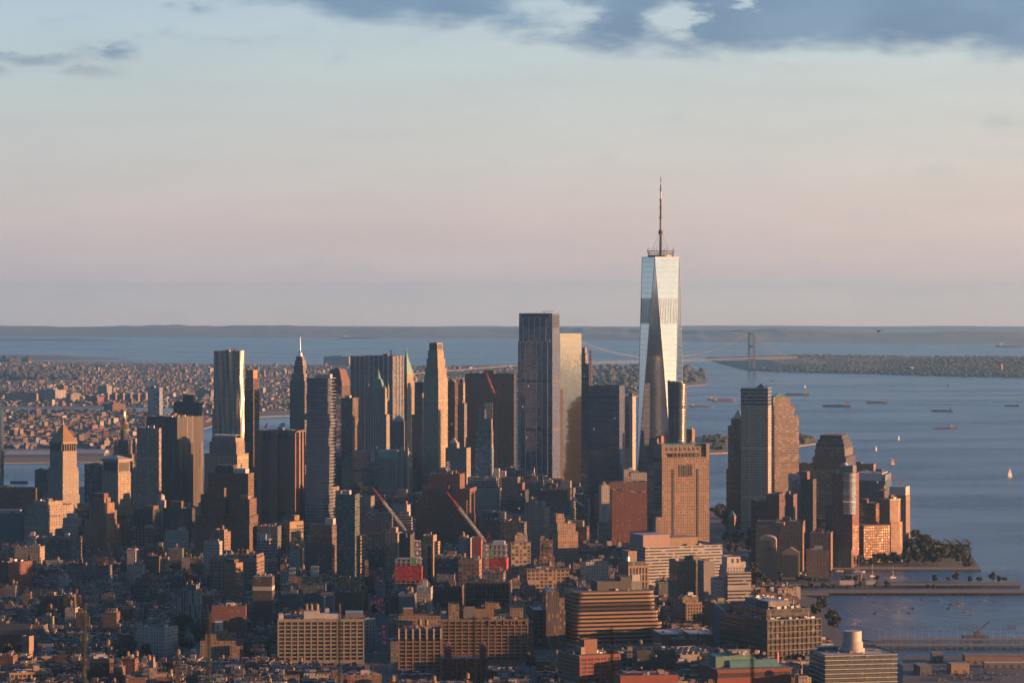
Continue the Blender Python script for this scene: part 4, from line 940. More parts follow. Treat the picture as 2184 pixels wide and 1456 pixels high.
# tall glass tower with vertical fins
b = Bld('glass_tower', 'tallest dark blue glass slab with vertical steel fins and louvred top', 'tower', 1105, 1178, 1195, 4858, 15, yt=668, yb=1018, short='the finned blue glass slab')
z = b.z; b.tier('wall', (0, 1, .0, 1), 0, z(728), 'blue_glass'); b.tier('upper_wall', (.015, .985, .05, .97), z(728)-1, z(668), 'blue_glass', par=6)
mb = MB()
for k in range(6): x0, y0 = b.P(.06+.80*k/5, -.008); mb.box(x0-.5, x0+.5, y0-.5, y0+.5, 0, z(728), 'steel')
for k in range(5): x0, y0 = b.P(.14+.66*k/4, .042); mb.box(x0-.45, x0+.45, y0-.5, y0+.4, z(728), z(678), 'steel')
mb.build('fins', b.root); mb = MB()
for k in range(7):
    zz = z(697)+k*(z(678)-z(697))/7; x0, y0 = b.P(.46, .045); mb.box(x0-b.w*.33, x0+b.w*.33, y0-.3, y0+.2, zz, zz+1.1, 'dark_metal')
for k in range(3): zz = z(676)+k*2.0; x0, y0 = b.P(.48, .045); mb.box(x0-b.w*.40, x0+b.w*.40, y0-.35, y0+.2, zz, zz+1.2, 'dark_metal')
for k in range(9): zz = z(699)+k*(z(671)-z(699))/9; x0, y0 = b.P(.988, .5); mb.box(x0-.3, x0+.35, y0-b.d*.4, y0+b.d*.4, zz, zz+1.5, 'dark_metal')
mb.build('louvres', b.root); mb = MB(); x0, y0 = b.P(.75, .5); mb.bar((x0-6, y0, z(668)-2), (x0-6, y0, z(667)+2), .5, 'dark_metal'); mb.bar((x0-10, y0, z(667)+2), (x0+10, y0, z(667)+2.6), .5, 'dark_metal'); mb.build('roof_crane', b.root)
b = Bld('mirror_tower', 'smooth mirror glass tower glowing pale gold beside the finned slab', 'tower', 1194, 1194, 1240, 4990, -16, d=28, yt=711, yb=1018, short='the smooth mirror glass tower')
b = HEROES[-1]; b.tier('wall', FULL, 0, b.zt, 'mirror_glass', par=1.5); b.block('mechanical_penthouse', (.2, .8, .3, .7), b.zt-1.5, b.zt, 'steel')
b = Bld('unfinished_tower', 'thin dark unfinished tower with hoist rising right of mirror glass tower', 'tower', 1238, 1256, 1261, 5300, 16, d=22, yt=766, yb=935)
z = b.z; b.tier('wall', FULL, 0, z(775), 'navy_glass'); b.tier('core', (.05, .55, .1, .9), z(775)-1, z(752), 'construction_grid'); b.tier('core', (.1, .45, .2, .8), z(752)-1, z(741), 'concrete')
mb = MB(); x0, y0 = b.P(1.02, -.1); mb.lattice((x0+3, y0, 0), (x0+3, y0, z(746)), 2.4, 'rust_brown', 26, .35); mb.build('hoist_mast', b.root)
b = Bld('glass_slab', 'broad dark banded glass slab below the mirror tower', 'office tower', 1255, 1321, 1328, 4599, 14, d=40, yt=822, yb=1140, short='the broad banded glass slab')
z = b.z; b.tier('wall', FULL, 0, b.zt, 'navy_glass', par=3); mb = MB()
nf = 44
for k in range(nf): x0, y0 = b.P(.5, -.01); mb.box(x0-b.w/2, x0+b.w/2, y0-.25, y0+.4, b.zt*(k+1)/nf-.5, b.zt*(k+1)/nf, 'grey_metal')
mb.build('floor_bands', b.root); b.clutter((.1, .9, .2, .8), b.zt-3, 8)
b = Bld('pale_tower', 'pale gridded tower squeezed between banded slab and tapering spire tower', 'office tower', 1327, 1349, 1356, 4800, 18, yt=845, yb=1000); b.tier('wall', FULL, 0, b.zt, 'white_stone'); b.blockm('glass_strip', *b.P(.42, -.015), b.w*.5, .5, b.z(955), b.z(862)-b.z(955), 'navy_glass'); b.clutter(FULL, b.zt-1, 4)

# ---- the tapering tower
b = Bld('tapering_tower', 'tallest glass tower tapering in triangles to mast with ring', 'tower', 1358, 1437, 1464, 4650, 20, w=60.5, d=60.5, yt=549, yb=945, short='the tapering mast tower')
z = b.z; h = b.w/2; zb, ztp = 57.0, 415.0
mb = MB(); base = [(-h, -h), (h, -h), (h, h), (-h, h)]; topc = [(0, -h*.995), (h*.995, 0), (0, h*.995), (-h*.995, 0)]
mb.walls(base, 0, zb, 'silver_glass'); mb.build('podium', b.root)
mb = MB()
def tri(A, Bq, Cq, mat):
    e1 = Vector(Bq)-Vector(A); u = e1.normalized()
    mb.face([A, Bq, Cq], [((Vector(q)-Vector(A)).dot(u)+500, q[2]) for q in (A, Bq, Cq)], mat)
for i in range(4):
    A = (*base[i], zb); Bq = (*base[(i+1) % 4], zb); T0 = (*topc[i], ztp); T1 = (*topc[(i+1) % 4], ztp)
    tri(A, Bq, T0, 'silver_glass'); 
    q = [Bq, T1, T0]; u = (Vector(T1)-Vector(T0)).normalized()
    mb.face(q, [((Vector(v)-Vector(T0)).dot(u)+500, v[2]) for v in q], 'silver_glass')
mb.build('wall', b.root); mb = MB()
mb.flat([(*p, ztp-1) for p in topc], 'tar_roof'); mb.build('roof', b.root)
mb = MB()
for i in range(4):
    mb.bar((*base[i], zb), (*topc[i], ztp), .55, 'steel'); mb.bar((*base[(i+1) % 4], zb), (*topc[i], ztp), .55, 'steel'); mb.bar((*topc[i], ztp), (*topc[(i+1) % 4], ztp), .7, 'steel'); mb.bar((*base[i], 0), (*base[i], zb), .5, 'steel')
mb.build('edge_trim', b.root); mb = MB()
# dark louvred belt on each face
def onface(P0, P1, P2, a, c): return Vector(P0)*(1-a-c)+Vector(P1)*a+Vector(P2)*c
for i in range(4):
    A = Vector((*base[(i+1) % 4], zb)); T0 = Vector((*topc[i], ztp)); T1 = Vector((*topc[(i+1) % 4], ztp)); nrm = (T1-A).cross(T0-A).normalized()
    if nrm.dot(Vector((A.x, A.y, 0))) < 0: nrm = -nrm
    for k in range(11):
        f = .07+.86*k/10
        for v0, v1 in ((.715, .822),):
            L0, R0 = A.lerp(T0, v0), A.lerp(T1, v0); L1, R1 = A.lerp(T0, v1), A.lerp(T1, v1)
            p = L0.lerp(R0, f)+nrm*.12; q = L1.lerp(R1, f)+nrm*.12; mb.bar(p, q, .34 if k % 3 else .5, 'grey_metal')
mb.build('louvres', b.root)
mb = MB(); mb.cyl(0, 0, ztp-1, ztp+3.2, 20, m='dark_metal', n=24); 
for k in range(24):
    a = 2*pi*k/24; mb.bar((19*cos(a), 19*sin(a), ztp+3), (21*cos(a), 21*sin(a), ztp+11), .3, 'dark_metal'); a2 = 2*pi*(k+1)/24
    for zz, r_ in ((ztp+6, 20), (ztp+9.5, 21)): mb.bar((r_*cos(a), r_*sin(a), zz), (r_*cos(a2), r_*sin(a2), zz), .4, 'dark_metal')
    if k % 3 == 0: mb.bar((21*cos(a), 21*sin(a), ztp+9), (21*cos(a), 21*sin(a), ztp+15), .25, 'dark_metal')
    if k % 2 == 0: mb.bar((0, 0, ztp+9), (21*cos(a), 21*sin(a), ztp+9.5), .25, 'dark_metal')
mb.build('antenna_ring', b.root)
mb = MB(); mb.cyl(0, 0, ztp, ztp+36, 2.6, 2.0, 'dark_metal', 10)
for z0_, z1_, r0, r1, mt in ((36, 42, 4.2, 3.4, 'dark_metal'), (42, 60, 1.9, 1.7, 'grey_metal'), (60, 62, 2.8, 2.8, 'dark_metal'), (62, 76, 1.7, 1.5, 'dark_metal'), (76, 78, 2.5, 2.5, 'dark_metal'), (78, 88, 1.4, 1.4, 'dark_metal'), (88, 90, 2.2, 2.2, 'dark_metal'), (90, 102, 1.0, .9, 'white_metal'), (102, 104, 1.7, 1.7, 'dark_metal'), (104, 112, 1.2, 1.0, 'dark_metal'), (112, 118, .7, .5, 'white_metal'), (118, 120, 1.2, .9, 'dark_metal'), (120, 127, .6, .06, 'dark_metal')):
    mb.cyl(0, 0, ztp+z0_, ztp+z1_, r0, r1, mt, 10, bot=True)
mb.build('mast', b.root); mb = MB()
for k in range(8): a = 2*pi*k/8; mb.bar((15*cos(a), 15*sin(a), ztp+10), (1.5*cos(a), 1.5*sin(a), ztp+37), .16, 'steel')
mb.build('stay_cables', b.root)

# flared dark glass tower in front of it
b = Bld('flared_tower', 'dark curved glass apartment tower with sloping top beside the tapering tower', 'tower', 1422, 1462, 1467, 4375, 10, d=30, yt=820, yb=948, short='the dark curved glass tower')
z = b.z; mb = MB(); prof = []; n = 26
for j in range(n+1):
    v = j/n; k = .90+.10*max(0, (v-.55)/.45)**1.6; prof.append((v*z(818), k))
for j in range(n):
    p0 = rounded(b.w*prof[j][1], b.d*prof[j][1], 9, 5); p1 = rounded(b.w*prof[j+1][1], b.d*prof[j+1][1], 9, 5)
    top = j == n-1
    L = len(p0); cum = 0
    for i in range(L):
        a, c = p0[i], p0[(i+1) % L]; a1, c1 = p1[i], p1[(i+1) % L]; seg = sqrt((a[0]-c[0])**2+(a[1]-c[1])**2)
        zt_ = lambda q: prof[j+1][0]+(0 if not top else (b.w/2-q[0])*.16)
        mb.face([(*a, prof[j][0]), (*c, prof[j][0]), (*c1, zt_(c1)), (*a1, zt_(a1))], [(cum, prof[j][0]), (cum+seg, prof[j][0]), (cum+seg, prof[j+1][0]), (cum, prof[j+1][0])], 'flared_glass'); cum += seg
mb.build('wall', b.root); mb = MB(); mb.flat([(p[0]*.97, p[1]*.97, z(818)+(b.w/2-p[0])*.16-1.5) for p in rounded(b.w, b.d, 9, 5)], 'white_roof'); mb.build('roof', b.root)
b.blockm('mechanical_penthouse', 0, 0, b.w*.5, b.d*.4, z(818)-2, 5, 'white_metal')
b = Bld('brick_tower', 'brick apartment block at the foot of the dark curved glass tower', 'apartment block', 1464, 1476, 1482, 4600, 20, yt=915, yb=950); b.simple('orange_brick', n=3)
b = Bld('deco_block', 'grey brown deco building with lit shoulder left of teal roof tower', 'office building', 1380, 1405, 1422, 4480, 24, yt=942, yb=1000); z = b.z; b.tier('wall', FULL, 0, z(955), 'brown_brick'); b.tier('setback', (.1, .8, .1, .9), z(955)-1, z(935), 'grey_stone'); b.tier('wing', (.6, 1, .3, 1), z(955)-1, z(930), 'orange_brick'); b.clutter((.1, .8, .1, .9), z(935)-1, 6)  # sunlight on the shoulder put into its brighter orange brick
# ------------------------------------------------------------------ right hand cluster by the river
b = Bld('teal_roof_tower', 'wide tan stone tower with teal roof strip and rows of square windows', 'tower', 1384, 1412, 1512, 3774, -14, d=46, yt=956, yb=1148, short='the teal roof stone tower')
z = b.z; b.d0 = b.d; m_ = 'loft_tan'
fac('postmodern_stone', (.40, .255, .165), 2.9, 3.75, .52, .50)
b.tier('wall', FULL, 0, z(975), 'postmodern_stone'); b.tier('upper_wall', (.03, .97, .05, .95), z(975)-1, z(952), 'postmodern_stone', par=.5)
b.block('roof_crown', (.07, .95, .12, .88), z(952)-.5, z(948), 'teal_copper')
b.block('attic', (-.01, .06, -.01, .5), z(975), z(947), 'tan_plain'); b.block('attic', (.94, 1.01, -.01, .5), z(975), z(947), 'tan_plain')
mb = MB()
for k in range(8): x0, y0 = b.P(.24+.54*k/7, -.006); mb.box(x0-1.6, x0+1.6, y0-.2, y0+.4, z(975), z(966), 'dark_plain')
for k in range(9): x0, y0 = b.P(.12+.76*k/8, .045); mb.box(x0-1.3, x0+1.3, y0-.2, y0+.4, z(960.5), z(955), 'dark_plain')
for fx_ in (.235, .76): x0, y0 = b.P(fx_, -.006); mb.box(x0-1.3, x0+1.3, y0-.2, y0+.4, z(1146), z(1000), 'dark_plain')
for k in range(6): x0, y0 = b.P(.37+.26*k/5, -.006); mb.box(x0-.75, x0+.75, y0-.2, y0+.4, z(1016), z(992), 'dark_plain')
mb.build('window_bays', b.root)
cx = MB(); cx.prism([(x_-b.w*.52, y_) for x_, y_ in rounded(b.w*.24, b.d*.9, 8, 5)], 0, z(979), 'green_glass', 'tar_roof'); cx.build('glass_wing', b.root)
cx = MB(); cx.prism([(x_+b.w*.49, y_+1.5) for x_, y_ in rounded(b.w*.16, b.d*.86, 8, 5)], 0, z(979), 'green_glass', 'tar_roof'); cx.build('glass_wing', b.root)
mb = MB()
for k in range(26):
    zz = z(979)*(k+1)/26
    for s_, wv in ((-.52, .245), (.49, .165)): mb.prism([(x_+b.w*s_, y_+(1.5 if s_ > 0 else 0)) for x_, y_ in rounded(b.w*wv, b.d*(.905 if s_ < 0 else .865), 8, 5)], zz-.5, zz, 'tan_plain', bottom=True)
mb.build('wing_bands', b.root)
b.tier('podium', (-.14, .12, -.04, .6), 0, z(1102), 'postmodern_stone'); b.clutter((.1, .9, .2, .8), z(948), 6, 0, 0)

# white banded trading building with its pinkish penthouse
b = Bld('banded_building', 'long low white banded office with tan mechanical floor on its roof', 'office building', 1309, 1376, 1541, 3640, -22, d=70, yt=1166, yb=1215, short='the long white banded office')
z = b.z; b.tier('wall', FULL, 0, b.zt, 'white_band', 'gravel_roof'); 
b.block('mechanical_penthouse', (.02, .36, .15, .7), b.zt-1, z(1142), 'pink_plain', 'silver_roof'); b.block('mechanical_penthouse', (.36, .74, .2, .7), b.zt-1, z(1150), 'tan_plain', 'gravel_roof'); b.clutter((.05, .95, .1, .9), b.zt-1, 16)

# apartment towers of red brick
b = Bld('apartment_tower', 'tall red brick apartment tower left of teal roof tower', 'apartment tower', 1305, 1305, 1345, 3900, -3, d=30, yt=1046, yb=1165, short='the red brick apartment tower')
b.simple('red_brick', n=5, big=0); b = Bld('apartment_tower', 'second red brick apartment slab, touching the teal roof tower', 'apartment tower', 1345, 1345, 1384, 3930, -3, d=30, yt=1050, yb=1150); b.simple('red_brick', n=5, big=0)
b = Bld('apartment_tower', 'brown apartment tower with flat terrace roof behind the red brick pair', 'apartment tower', 1300, 1300, 1380, 4125, -3, d=30, yt=1027, yb=1050); b.simple('red_brown_brick', n=6, big=2); b.blockm('stair_bulkhead', 0, 0, 10, 8, b.zt-1, 7, 'pink_plain')
b = Bld('slab_tower', 'narrow white slab building left of the red brick apartment towers', 'apartment tower', 1277, 1283, 1300, 4100, -10, yt=1034, yb=1140); b.simple('white_paint', n=3)
b = Bld('slab_tower', 'low white striped block at the foot of narrow white slab', 'office building', 1277, 1277, 1298, 3950, -4, d=20, yt=1115, yb=1150); b.simple('white_stone', n=2, big=0)
b = Bld('white_block', 'white terraced building right behind red brick apartments', 'apartment block', 1345, 1345, 1383, 4250, -4, d=25, yt=1008, yb=1028); b.simple('white_paint', n=4)
b = Bld('white_block', 'small white cube building above the red brick apartments', 'apartment block', 1331, 1331, 1350, 4300, -4, d=20, yt=1001, yb=1025); b.simple('white_paint', n=2)

# beige grid tower with dark crown
b = Bld('grid_tower', 'tall beige gridded glass tower with dark louvred top by the river', 'office tower', 1580, 1638, 1651, 4470, 12, d=40, yt=827, yb=1120, short='the tall beige gridded tower')
z = b.z; b.tier('wall', FULL, 0, z(866), 'grid_glass'); b.tier('upper_wall', (.0, .995, .0, .99), z(866)-1, z(827), 'dark_band'); 
mb = MB(); 
for k in range(6): zz = z(866)+k*(z(828)-z(866))/5; mb.prism(b.rect((-.005, 1.005, -.005, 1.0)), zz-.4, zz+.4, 'steel', bottom=True)
mb.build('crown_bands', b.root); b.frus('skylight', (.5, .85, .3, .7), z(827)-1, (.66, .70, .48, .52), z(822)+2, 'dark_metal'); mb = MB(); x0, y0 = b.P(.92, .3); mb.bar((x0, y0, z(827)), (x0, y0, z(822)), .4, 'dark_metal'); mb.bar((x0-3, y0, z(823)), (x0+3, y0, z(823)), .3, 'dark_metal'); mb.build('antenna', b.root)
b = Bld('stepped_tower', 'brown stepped glass tower with sunlit right side behind the beige grid tower', 'office tower', 1640, 1652, 1682, 4700, 62, d=45, yt=845, yb=1085, short='the brown stepped river tower')
z = b.z; 
for f_, ya, yb_ in (((0, 1, 0, 1), None, 886), ((.0, .9, .0, .85), 886, 866), ((.0, .8, .0, .7), 866, 848)):
    b.tier('wall' if ya is None else 'setback', f_, 0 if ya is None else z(ya)-1, z(yb_), 'rose_band')
b.frus('pyramid_roof', (.0, .7, .0, .6), z(848)-1, (.3, .35, .3, .35), z(838), 'teal_copper')
b = Bld('stepped_tower', 'brown office tower with teal pyramid peak left of beige grid tower', 'office tower', 1549, 1580, 1590, 4620, 12, yt=906, yb=1105, short='the teal pyramid office tower')
z = b.z; b.tier('wall', (0, 1, 0, 1), 0, z(1000), 'bronze_glass'); b.tier('setback', (.1, 1, .05, 1), z(1000)-1, z(908), 'brown_pier'); b.tier('setback', (.3, 1, .1, .95), z(908)-1, z(893), 'brown_pier'); b.frus('pyramid_roof', (.35, 1.0, .15, .9), z(893)-1, (.62, .72, .5, .55), z(875), 'teal_copper')
b = Bld('small_tower', 'small orange brick block with teal pointed roof at foot of beige grid tower', 'apartment block', 1553, 1566, 1570, 4350, 16, yt=1100, yb=1130); b.tier('wall', FULL, 0, b.zt, 'orange_brick'); b.frus('pyramid_roof', (0, 1, 0, 1), b.zt, (.48, .52, .48, .52), b.z(1088), 'teal_copper')

# stepped ziggurat top tower
b = Bld('ziggurat_tower', 'broad brown office tower with stepped dark ziggurat top', 'office tower', 1730, 1806, 1827, 4502, 15, yt=974, yb=1105, short='the ziggurat top tower')
z = b.z; b.tier('wall', (0, 1, 0, 1), 0, z(1000), 'tan_band'); b.tier('setback', (.03, .97, .02, .98), z(1000)-1, z(975), 'bronze_glass'); b.tier('setback', (.08, .92, .08, .92), z(975)-1, z(957), 'tan_band')
for f_, a_, c_ in ((.10, 957, 946), (.14, 946, 938), (.19, 938, 929)): b.block('ziggurat_step', (f_, 1-f_, f_, 1-f_), z(a_)-1, z(c_), 'dark_panel', 'tar_roof')
b.block('lamp_band', (.12, .88, .09, .1), z(956), z(955), 'white_metal'); mb = MB(); x0, y0 = b.P(.3, .5); mb.bar((x0, y0, z(929)), (x0, y0, z(921)), .3, 'dark_metal'); mb.build('antenna', b.root)

# brick and glass towers of the park
b = Bld('glass_tower', 'blue green glass apartment block between beige grid tower and brick strip', 'apartment tower', 1681, 1709, 1712, 4250, 12, d=24, yt=1012, yb=1105); b.simple('pale_glass', n=4, big=1)
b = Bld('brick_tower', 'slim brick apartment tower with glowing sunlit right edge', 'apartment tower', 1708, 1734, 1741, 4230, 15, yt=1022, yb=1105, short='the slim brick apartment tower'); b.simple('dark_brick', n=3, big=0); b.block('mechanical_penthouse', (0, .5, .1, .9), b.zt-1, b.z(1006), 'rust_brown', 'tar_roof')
b = Bld('tan_block', 'pair of tan apartment tops seen between the beige grid and ziggurat towers', 'apartment block', 1683, 1738, 1743, 4800, 15, yt=988, yb=1008); b.simple('tan_brick', n=6, big=2)
b = Bld('tan_block', 'tan river apartment block right of the ziggurat top tower', 'apartment block', 1822, 1863, 1868, 4800, 15, yt=990, yb=1004); b.simple('tan_brick', n=6, big=1)
b = Bld('brick_block', 'wide maroon brick apartment block in front of the beige grid tower', 'apartment block', 1602, 1662, 1675, 4020, 15, yt=1068, yb=1120, short='the wide maroon brick block'); z = b.z; b.tier('wall', FULL, 0, b.zt, 'maroon_brick'); b.tier('upper_wall', (.55, 1, 0, .9), b.zt-1, z(1053), 'maroon_brick'); b.block('mechanical_penthouse', (.5, .78, .2, .8), b.zt-1, z(1057), 'dark_metal'); b.clutter((0, .5, .1, .9), b.zt-1, 6, 0, 0)
b = Bld('brick_block', 'brick apartment block with sunlit right edge beside wide maroon block', 'apartment block', 1672, 1692, 1700, 4100, 18, yt=1054, yb=1115); b.simple('red_brown_brick', n=3)

# round cornered brick and glass tower
b = Bld('cylinder_tower', 'tall red brick tower with glass rounded corner and grey penthouse', 'apartment tower', 1774, 1818, 1832, 3950, 18, yt=1010, yb=1190, short='the glass cornered brick tower')
z = b.z; b.tier('wall', FULL, 0, b.zt, 'red_brick'); mb = MB(); x0, y0 = b.P(.80, .12)
mb.cyl(x0, y0, z(1096), z(1009), b.w*.34, m='pale_glass', n=20); mb.build('glass_corner', b.root)
mb = MB()
for k in range(15): zz = z(1096)+k*(z(1009)-z(1096))/14; mb.cyl(x0, y0, zz-.4, zz+.3, b.w*.35, m='grey_metal', n=20, bot=True)
mb.build('corner_bands', b.root); b.block('mechanical_penthouse', (.25, .92, .3, .8), b.zt-1, z(994), 'grey_metal', 'silver_roof'); b.frus('penthouse_roof', (.3, .6, .35, .75), z(994), (.4, .5, .4, .7), z(989), 'silver_roof')
b.tier('podium', (-.05, 1.0, -.12, .1), 0, z(1170), 'tan_brick'); b.tier('wing', (-.32, 0, .1, 1), 0, z(1078), 'dark_brick')
mb = MB(); x0, y0 = b.P(-.1, .5); mb.cyl(x0, y0, z(1078), z(1062), .9, m='steel', n=8); mb.build('flue', b.root)

b = Bld('glass_block', 'dark glass office block with grey louvred top behind sunlit brick blocks', 'office building', 1826, 1888, 1902, 4500, 15, yt=1008, yb=1075, short='the louvred dark glass block'); z = b.z; b.tier('wall', FULL, 0, z(1025), 'green_glass'); b.block('louvred_top', (.0, .88, .05, .9), z(1025)-1, z(1009), 'steel', 'silver_roof'); b.tier('wing', (.88, 1, .0, .9), z(1025)-1, z(1012), 'pale_glass'); b.clutter((.05, .9, .1, .9), z(1009), 6)
b = Bld('lit_block', 'sunlit brick apartment block crowded with balconies and glowing windows', 'apartment block', 1832, 1842, 1898, 4010, -24, d=24, yt=1121, yb=1178, short='the sunlit balcony block')
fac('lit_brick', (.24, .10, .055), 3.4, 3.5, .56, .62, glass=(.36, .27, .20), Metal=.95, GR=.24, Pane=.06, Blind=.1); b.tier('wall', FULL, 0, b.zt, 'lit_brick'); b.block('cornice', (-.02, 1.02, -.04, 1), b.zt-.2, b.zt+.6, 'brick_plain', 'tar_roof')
b = Bld('lit_block', 'taller sunlit brick block stepping up behind the balcony block', 'apartment block', 1832, 1843, 1878, 4060, -24, d=24, yt=1074, yb=1125); b.tier('wall', FULL, 0, b.zt, 'lit_brick'); b.block('cornice', (-.02, 1.02, -.05, 1), b.zt-.2, b.zt+.6, 'brick_plain', 'tar_roof'); mb = MB(); x0, y0 = b.P(.3, .5); mb.cyl(x0, y0, b.zt, b.z(1064), 5.5, m='brick_plain', n=14); mb.build('water_tank', b.root)
b = Bld('curved_block', 'round cornered brick apartment tower at the park edge', 'apartment tower', 1889, 1900, 1931, 4030, -30, d=26, yt=1113, yb=1172, short='the round cornered brick tower')
z = b.z; mb = MB(); pl = rounded(b.w, b.d, 9, 6, (0, 1, 0, 0)); fac('curve_brick', (.36, .18, .11), 3.2, 3.4, 1.01, .42, glass=(.14, .11, .09), Metal=.4); 
mb.prism(pl, 0, z(1113), 'curve_brick', 'tar_roof'); mb.build('wall', b.root); mb = MB(); mb.prism([(p[0]*.9-1, p[1]*.9+1) for p in pl], z(1113), z(1066), 'curve_brick', 'green_roof'); mb.build('upper_wall', b.root); mb = MB(); mb.prism([(p[0]*.93-1, p[1]*.93+1) for p in pl], z(1066), z(1064), 'white_plain', 'tar_roof'); mb.build('cornice', b.root); b.clutter((.1, .8, .2, .8), z(1064), 4, 0, 1)
b = Bld('brick_block', 'dark brick block with water tank left of the round cornered tower', 'apartment block', 1874, 1886, 1892, 4150, 15, yt=1046, yb=1075); b.simple('maroon_brick', n=3, tank=1)
b = Bld('river_tower', 'riverside tower with pale top and two flags on its roof', 'apartment tower', 1896, 1932, 1941, 4350, 18, yt=1054, yb=1140, short='the flag topped riverside tower'); z = b.z; b.tier('wall', FULL, 0, z(1056), 'tan_brick'); b.block('louvred_top', (.02, .98, .02, .98), z(1056)-1, z(1038), 'white_metal', 'silver_roof')
FLAGS = [(b, .35, z(1038)), (b, .75, z(1044))]

# school with its gabled front buildings
b = Bld('school_building', 'long tan brick school with square windows and round clock opening', 'school', 1612, 1712, 1728, 3885, 10, d=40, yt=1120, yb=1170, short='the long tan school'); z = b.z
fac('school_brick', (.33, .185, .10), 4.2, 4.2, .45, .46); b.tier('wall', FULL, 0, b.zt, 'school_brick'); b.block('parapet_block', (.42, .60, .0, .4), b.zt-1, z(1114), 'tan_plain'); b.tier('wing', (0, 1, .3, 1), b.zt-1, z(1113), 'school_brick'); x0, y0 = b.P(.5, -.01)
mb = MB(); mb.bar((x0, y0-.3, z(1128)), (x0, y0+.3, z(1128)), 2.9, 'dark_plain', n=16); mb.build('clock_opening', b.root); b.clutter((.05, .95, .4, .9), z(1113)-1, 10)
b = Bld('school_building', 'lower tan wing of the school reaching to the glass cornered brick tower', 'school', 1728, 1772, 1778, 3900, 10, d=36, yt=1136, yb=1170); b.simple('school_brick', n=8)
b = Bld('vaulted_hall', 'orange lit square hall with rounded vault roof at waterfront', 'hall', 1618, 1655, 1660, 3790, 8, d=22, yt=1152, yb=1198, short='the orange vaulted hall'); z = b.z; b.tier('wall', FULL, 0, b.zt, 'tan_plain', None); mb = MB(); n = 8
for i in range(n):
    a0, a1 = pi*i/n, pi*(i+1)/n; xa, xb = -cos(a0)*b.w*.5, -cos(a1)*b.w*.5; za, zb_ = b.zt+sin(a0)*5.5, b.zt+sin(a1)*5.5
    mb.face([(xa, -b.d/2, za), (xb, -b.d/2, zb_), (xb, b.d/2, zb_), (xa, b.d/2, za)], [(0, 0)]*4, 'silver_roof')
    mb.face([(xa, -b.d/2, b.zt-1), (xb, -b.d/2, b.zt-1), (xb, -b.d/2, zb_), (xa, -b.d/2, za)], [(0, 0)]*4, 'tan_plain'); mb.face([(xb, b.d/2, b.zt-1), (xa, b.d/2, b.zt-1), (xa, b.d/2, za), (xb, b.d/2, zb_)], [(0, 0)]*4, 'tan_plain')
mb.build('vault_roof', b.root); b.blockm('window', *b.P(.62, -.012), 4.5, .6, z(1175), 5.5, 'dark_plain'); mb = MB()
for k in range(1, 5): x0, y0 = b.P(k/5, -.008); mb.box(x0-.15, x0+.15, y0-.25, y0+.2, 0, b.zt, 'rust_brown')
for k in range(1, 4): x0, y0 = b.P(.5, -.008); mb.box(-b.w/2, b.w/2, y0-.22, y0+.2, b.zt*k/4-.15, b.zt*k/4+.15, 'rust_brown')
mb.build('joints', b.root)
b = Bld('gabled_hall', 'small orange brick hall with triangular pediment at waterfront', 'hall', 1668, 1705, 1709, 3780, 6, d=20, yt=1178, yb=1198, short='the pedimented hall'); z = b.z; b.tier('wall', FULL, 0, b.zt, 'tan_plain', None); mb = MB()
for y0 in (-b.d/2-.4, b.d/2): mb.face([(-b.w/2-.5, y0, b.zt-.5), (b.w/2+.5, y0, b.zt-.5), (0, y0, z(1167))], [(0, 0)]*3, 'tan_plain')
for sx_ in (-1, 1): mb.face([(sx_*(b.w/2+.5), -b.d/2-.4, b.zt-.5), (sx_*(b.w/2+.5), b.d/2, b.zt-.5), (0, b.d/2, z(1167)), (0, -b.d/2-.4, z(1167))], [(0, 0)]*4, 'gravel_roof')
mb.build('gable_roof', b.root); mb = MB()
for k in range(5): x0, y0 = b.P(.14+.18*k, -.02); mb.box(x0-1.1, x0+1.1, y0-.3, y0+.3, 3, b.zt-2.5, 'dark_plain')
mb.build('window_bays', b.root)
b = Bld('low_hall', 'low orange brick wing right of the pedimented hall', 'hall', 1720, 1768, 1772, 3790, 6, d=24, yt=1172, yb=1196); b.simple('school_brick', n=6)

# truss footbridge over the highway
br = empty('arch_bridge', (*gpt(1568, 1192, 8), 7)); tag(br, 'pale steel arched truss footbridge crossing highway beside long white banded office', 'bridge')
Yb = gy(1192, 8); La = (1598-1541)/F*Yb; mb = MB(); n = 10
for s_ in (-2.5, 2.5):
    pr = None
    for i in range(n+1):
        xx = -La/2+La*i/n; za = 1.2+10*(1-((i/n-.35)/.65)**2 if i/n > .35 else 1-((.35-i/n)/.6)**2*.6); p = (xx, s_, za); bp = (xx, s_, .6)
        if pr: mb.bar(pr[0], p, .45, 'white_metal'); mb.bar(pr[1], p if i % 2 else bp, .25, 'white_metal'); mb.bar(pr[0] if i % 2 else pr[1], bp if i % 2 else p, .25, 'white_metal')
        mb.bar(p, bp, .28, 'white_metal'); pr = (p, bp)
mb.build('truss', br); mb = MB(); mb.box(-La/2, La/2, -2.6, 2.6, -.2, .6, 'concrete'); mb.build('deck', br); mb = MB(); mb.box(-La/2-3, -La/2, -3, 3, -5, 3, 'concrete'); mb.box(La/2, La/2+3, -3, 3, -5, 11, 'grey_metal'); mb.build('abutments', br)

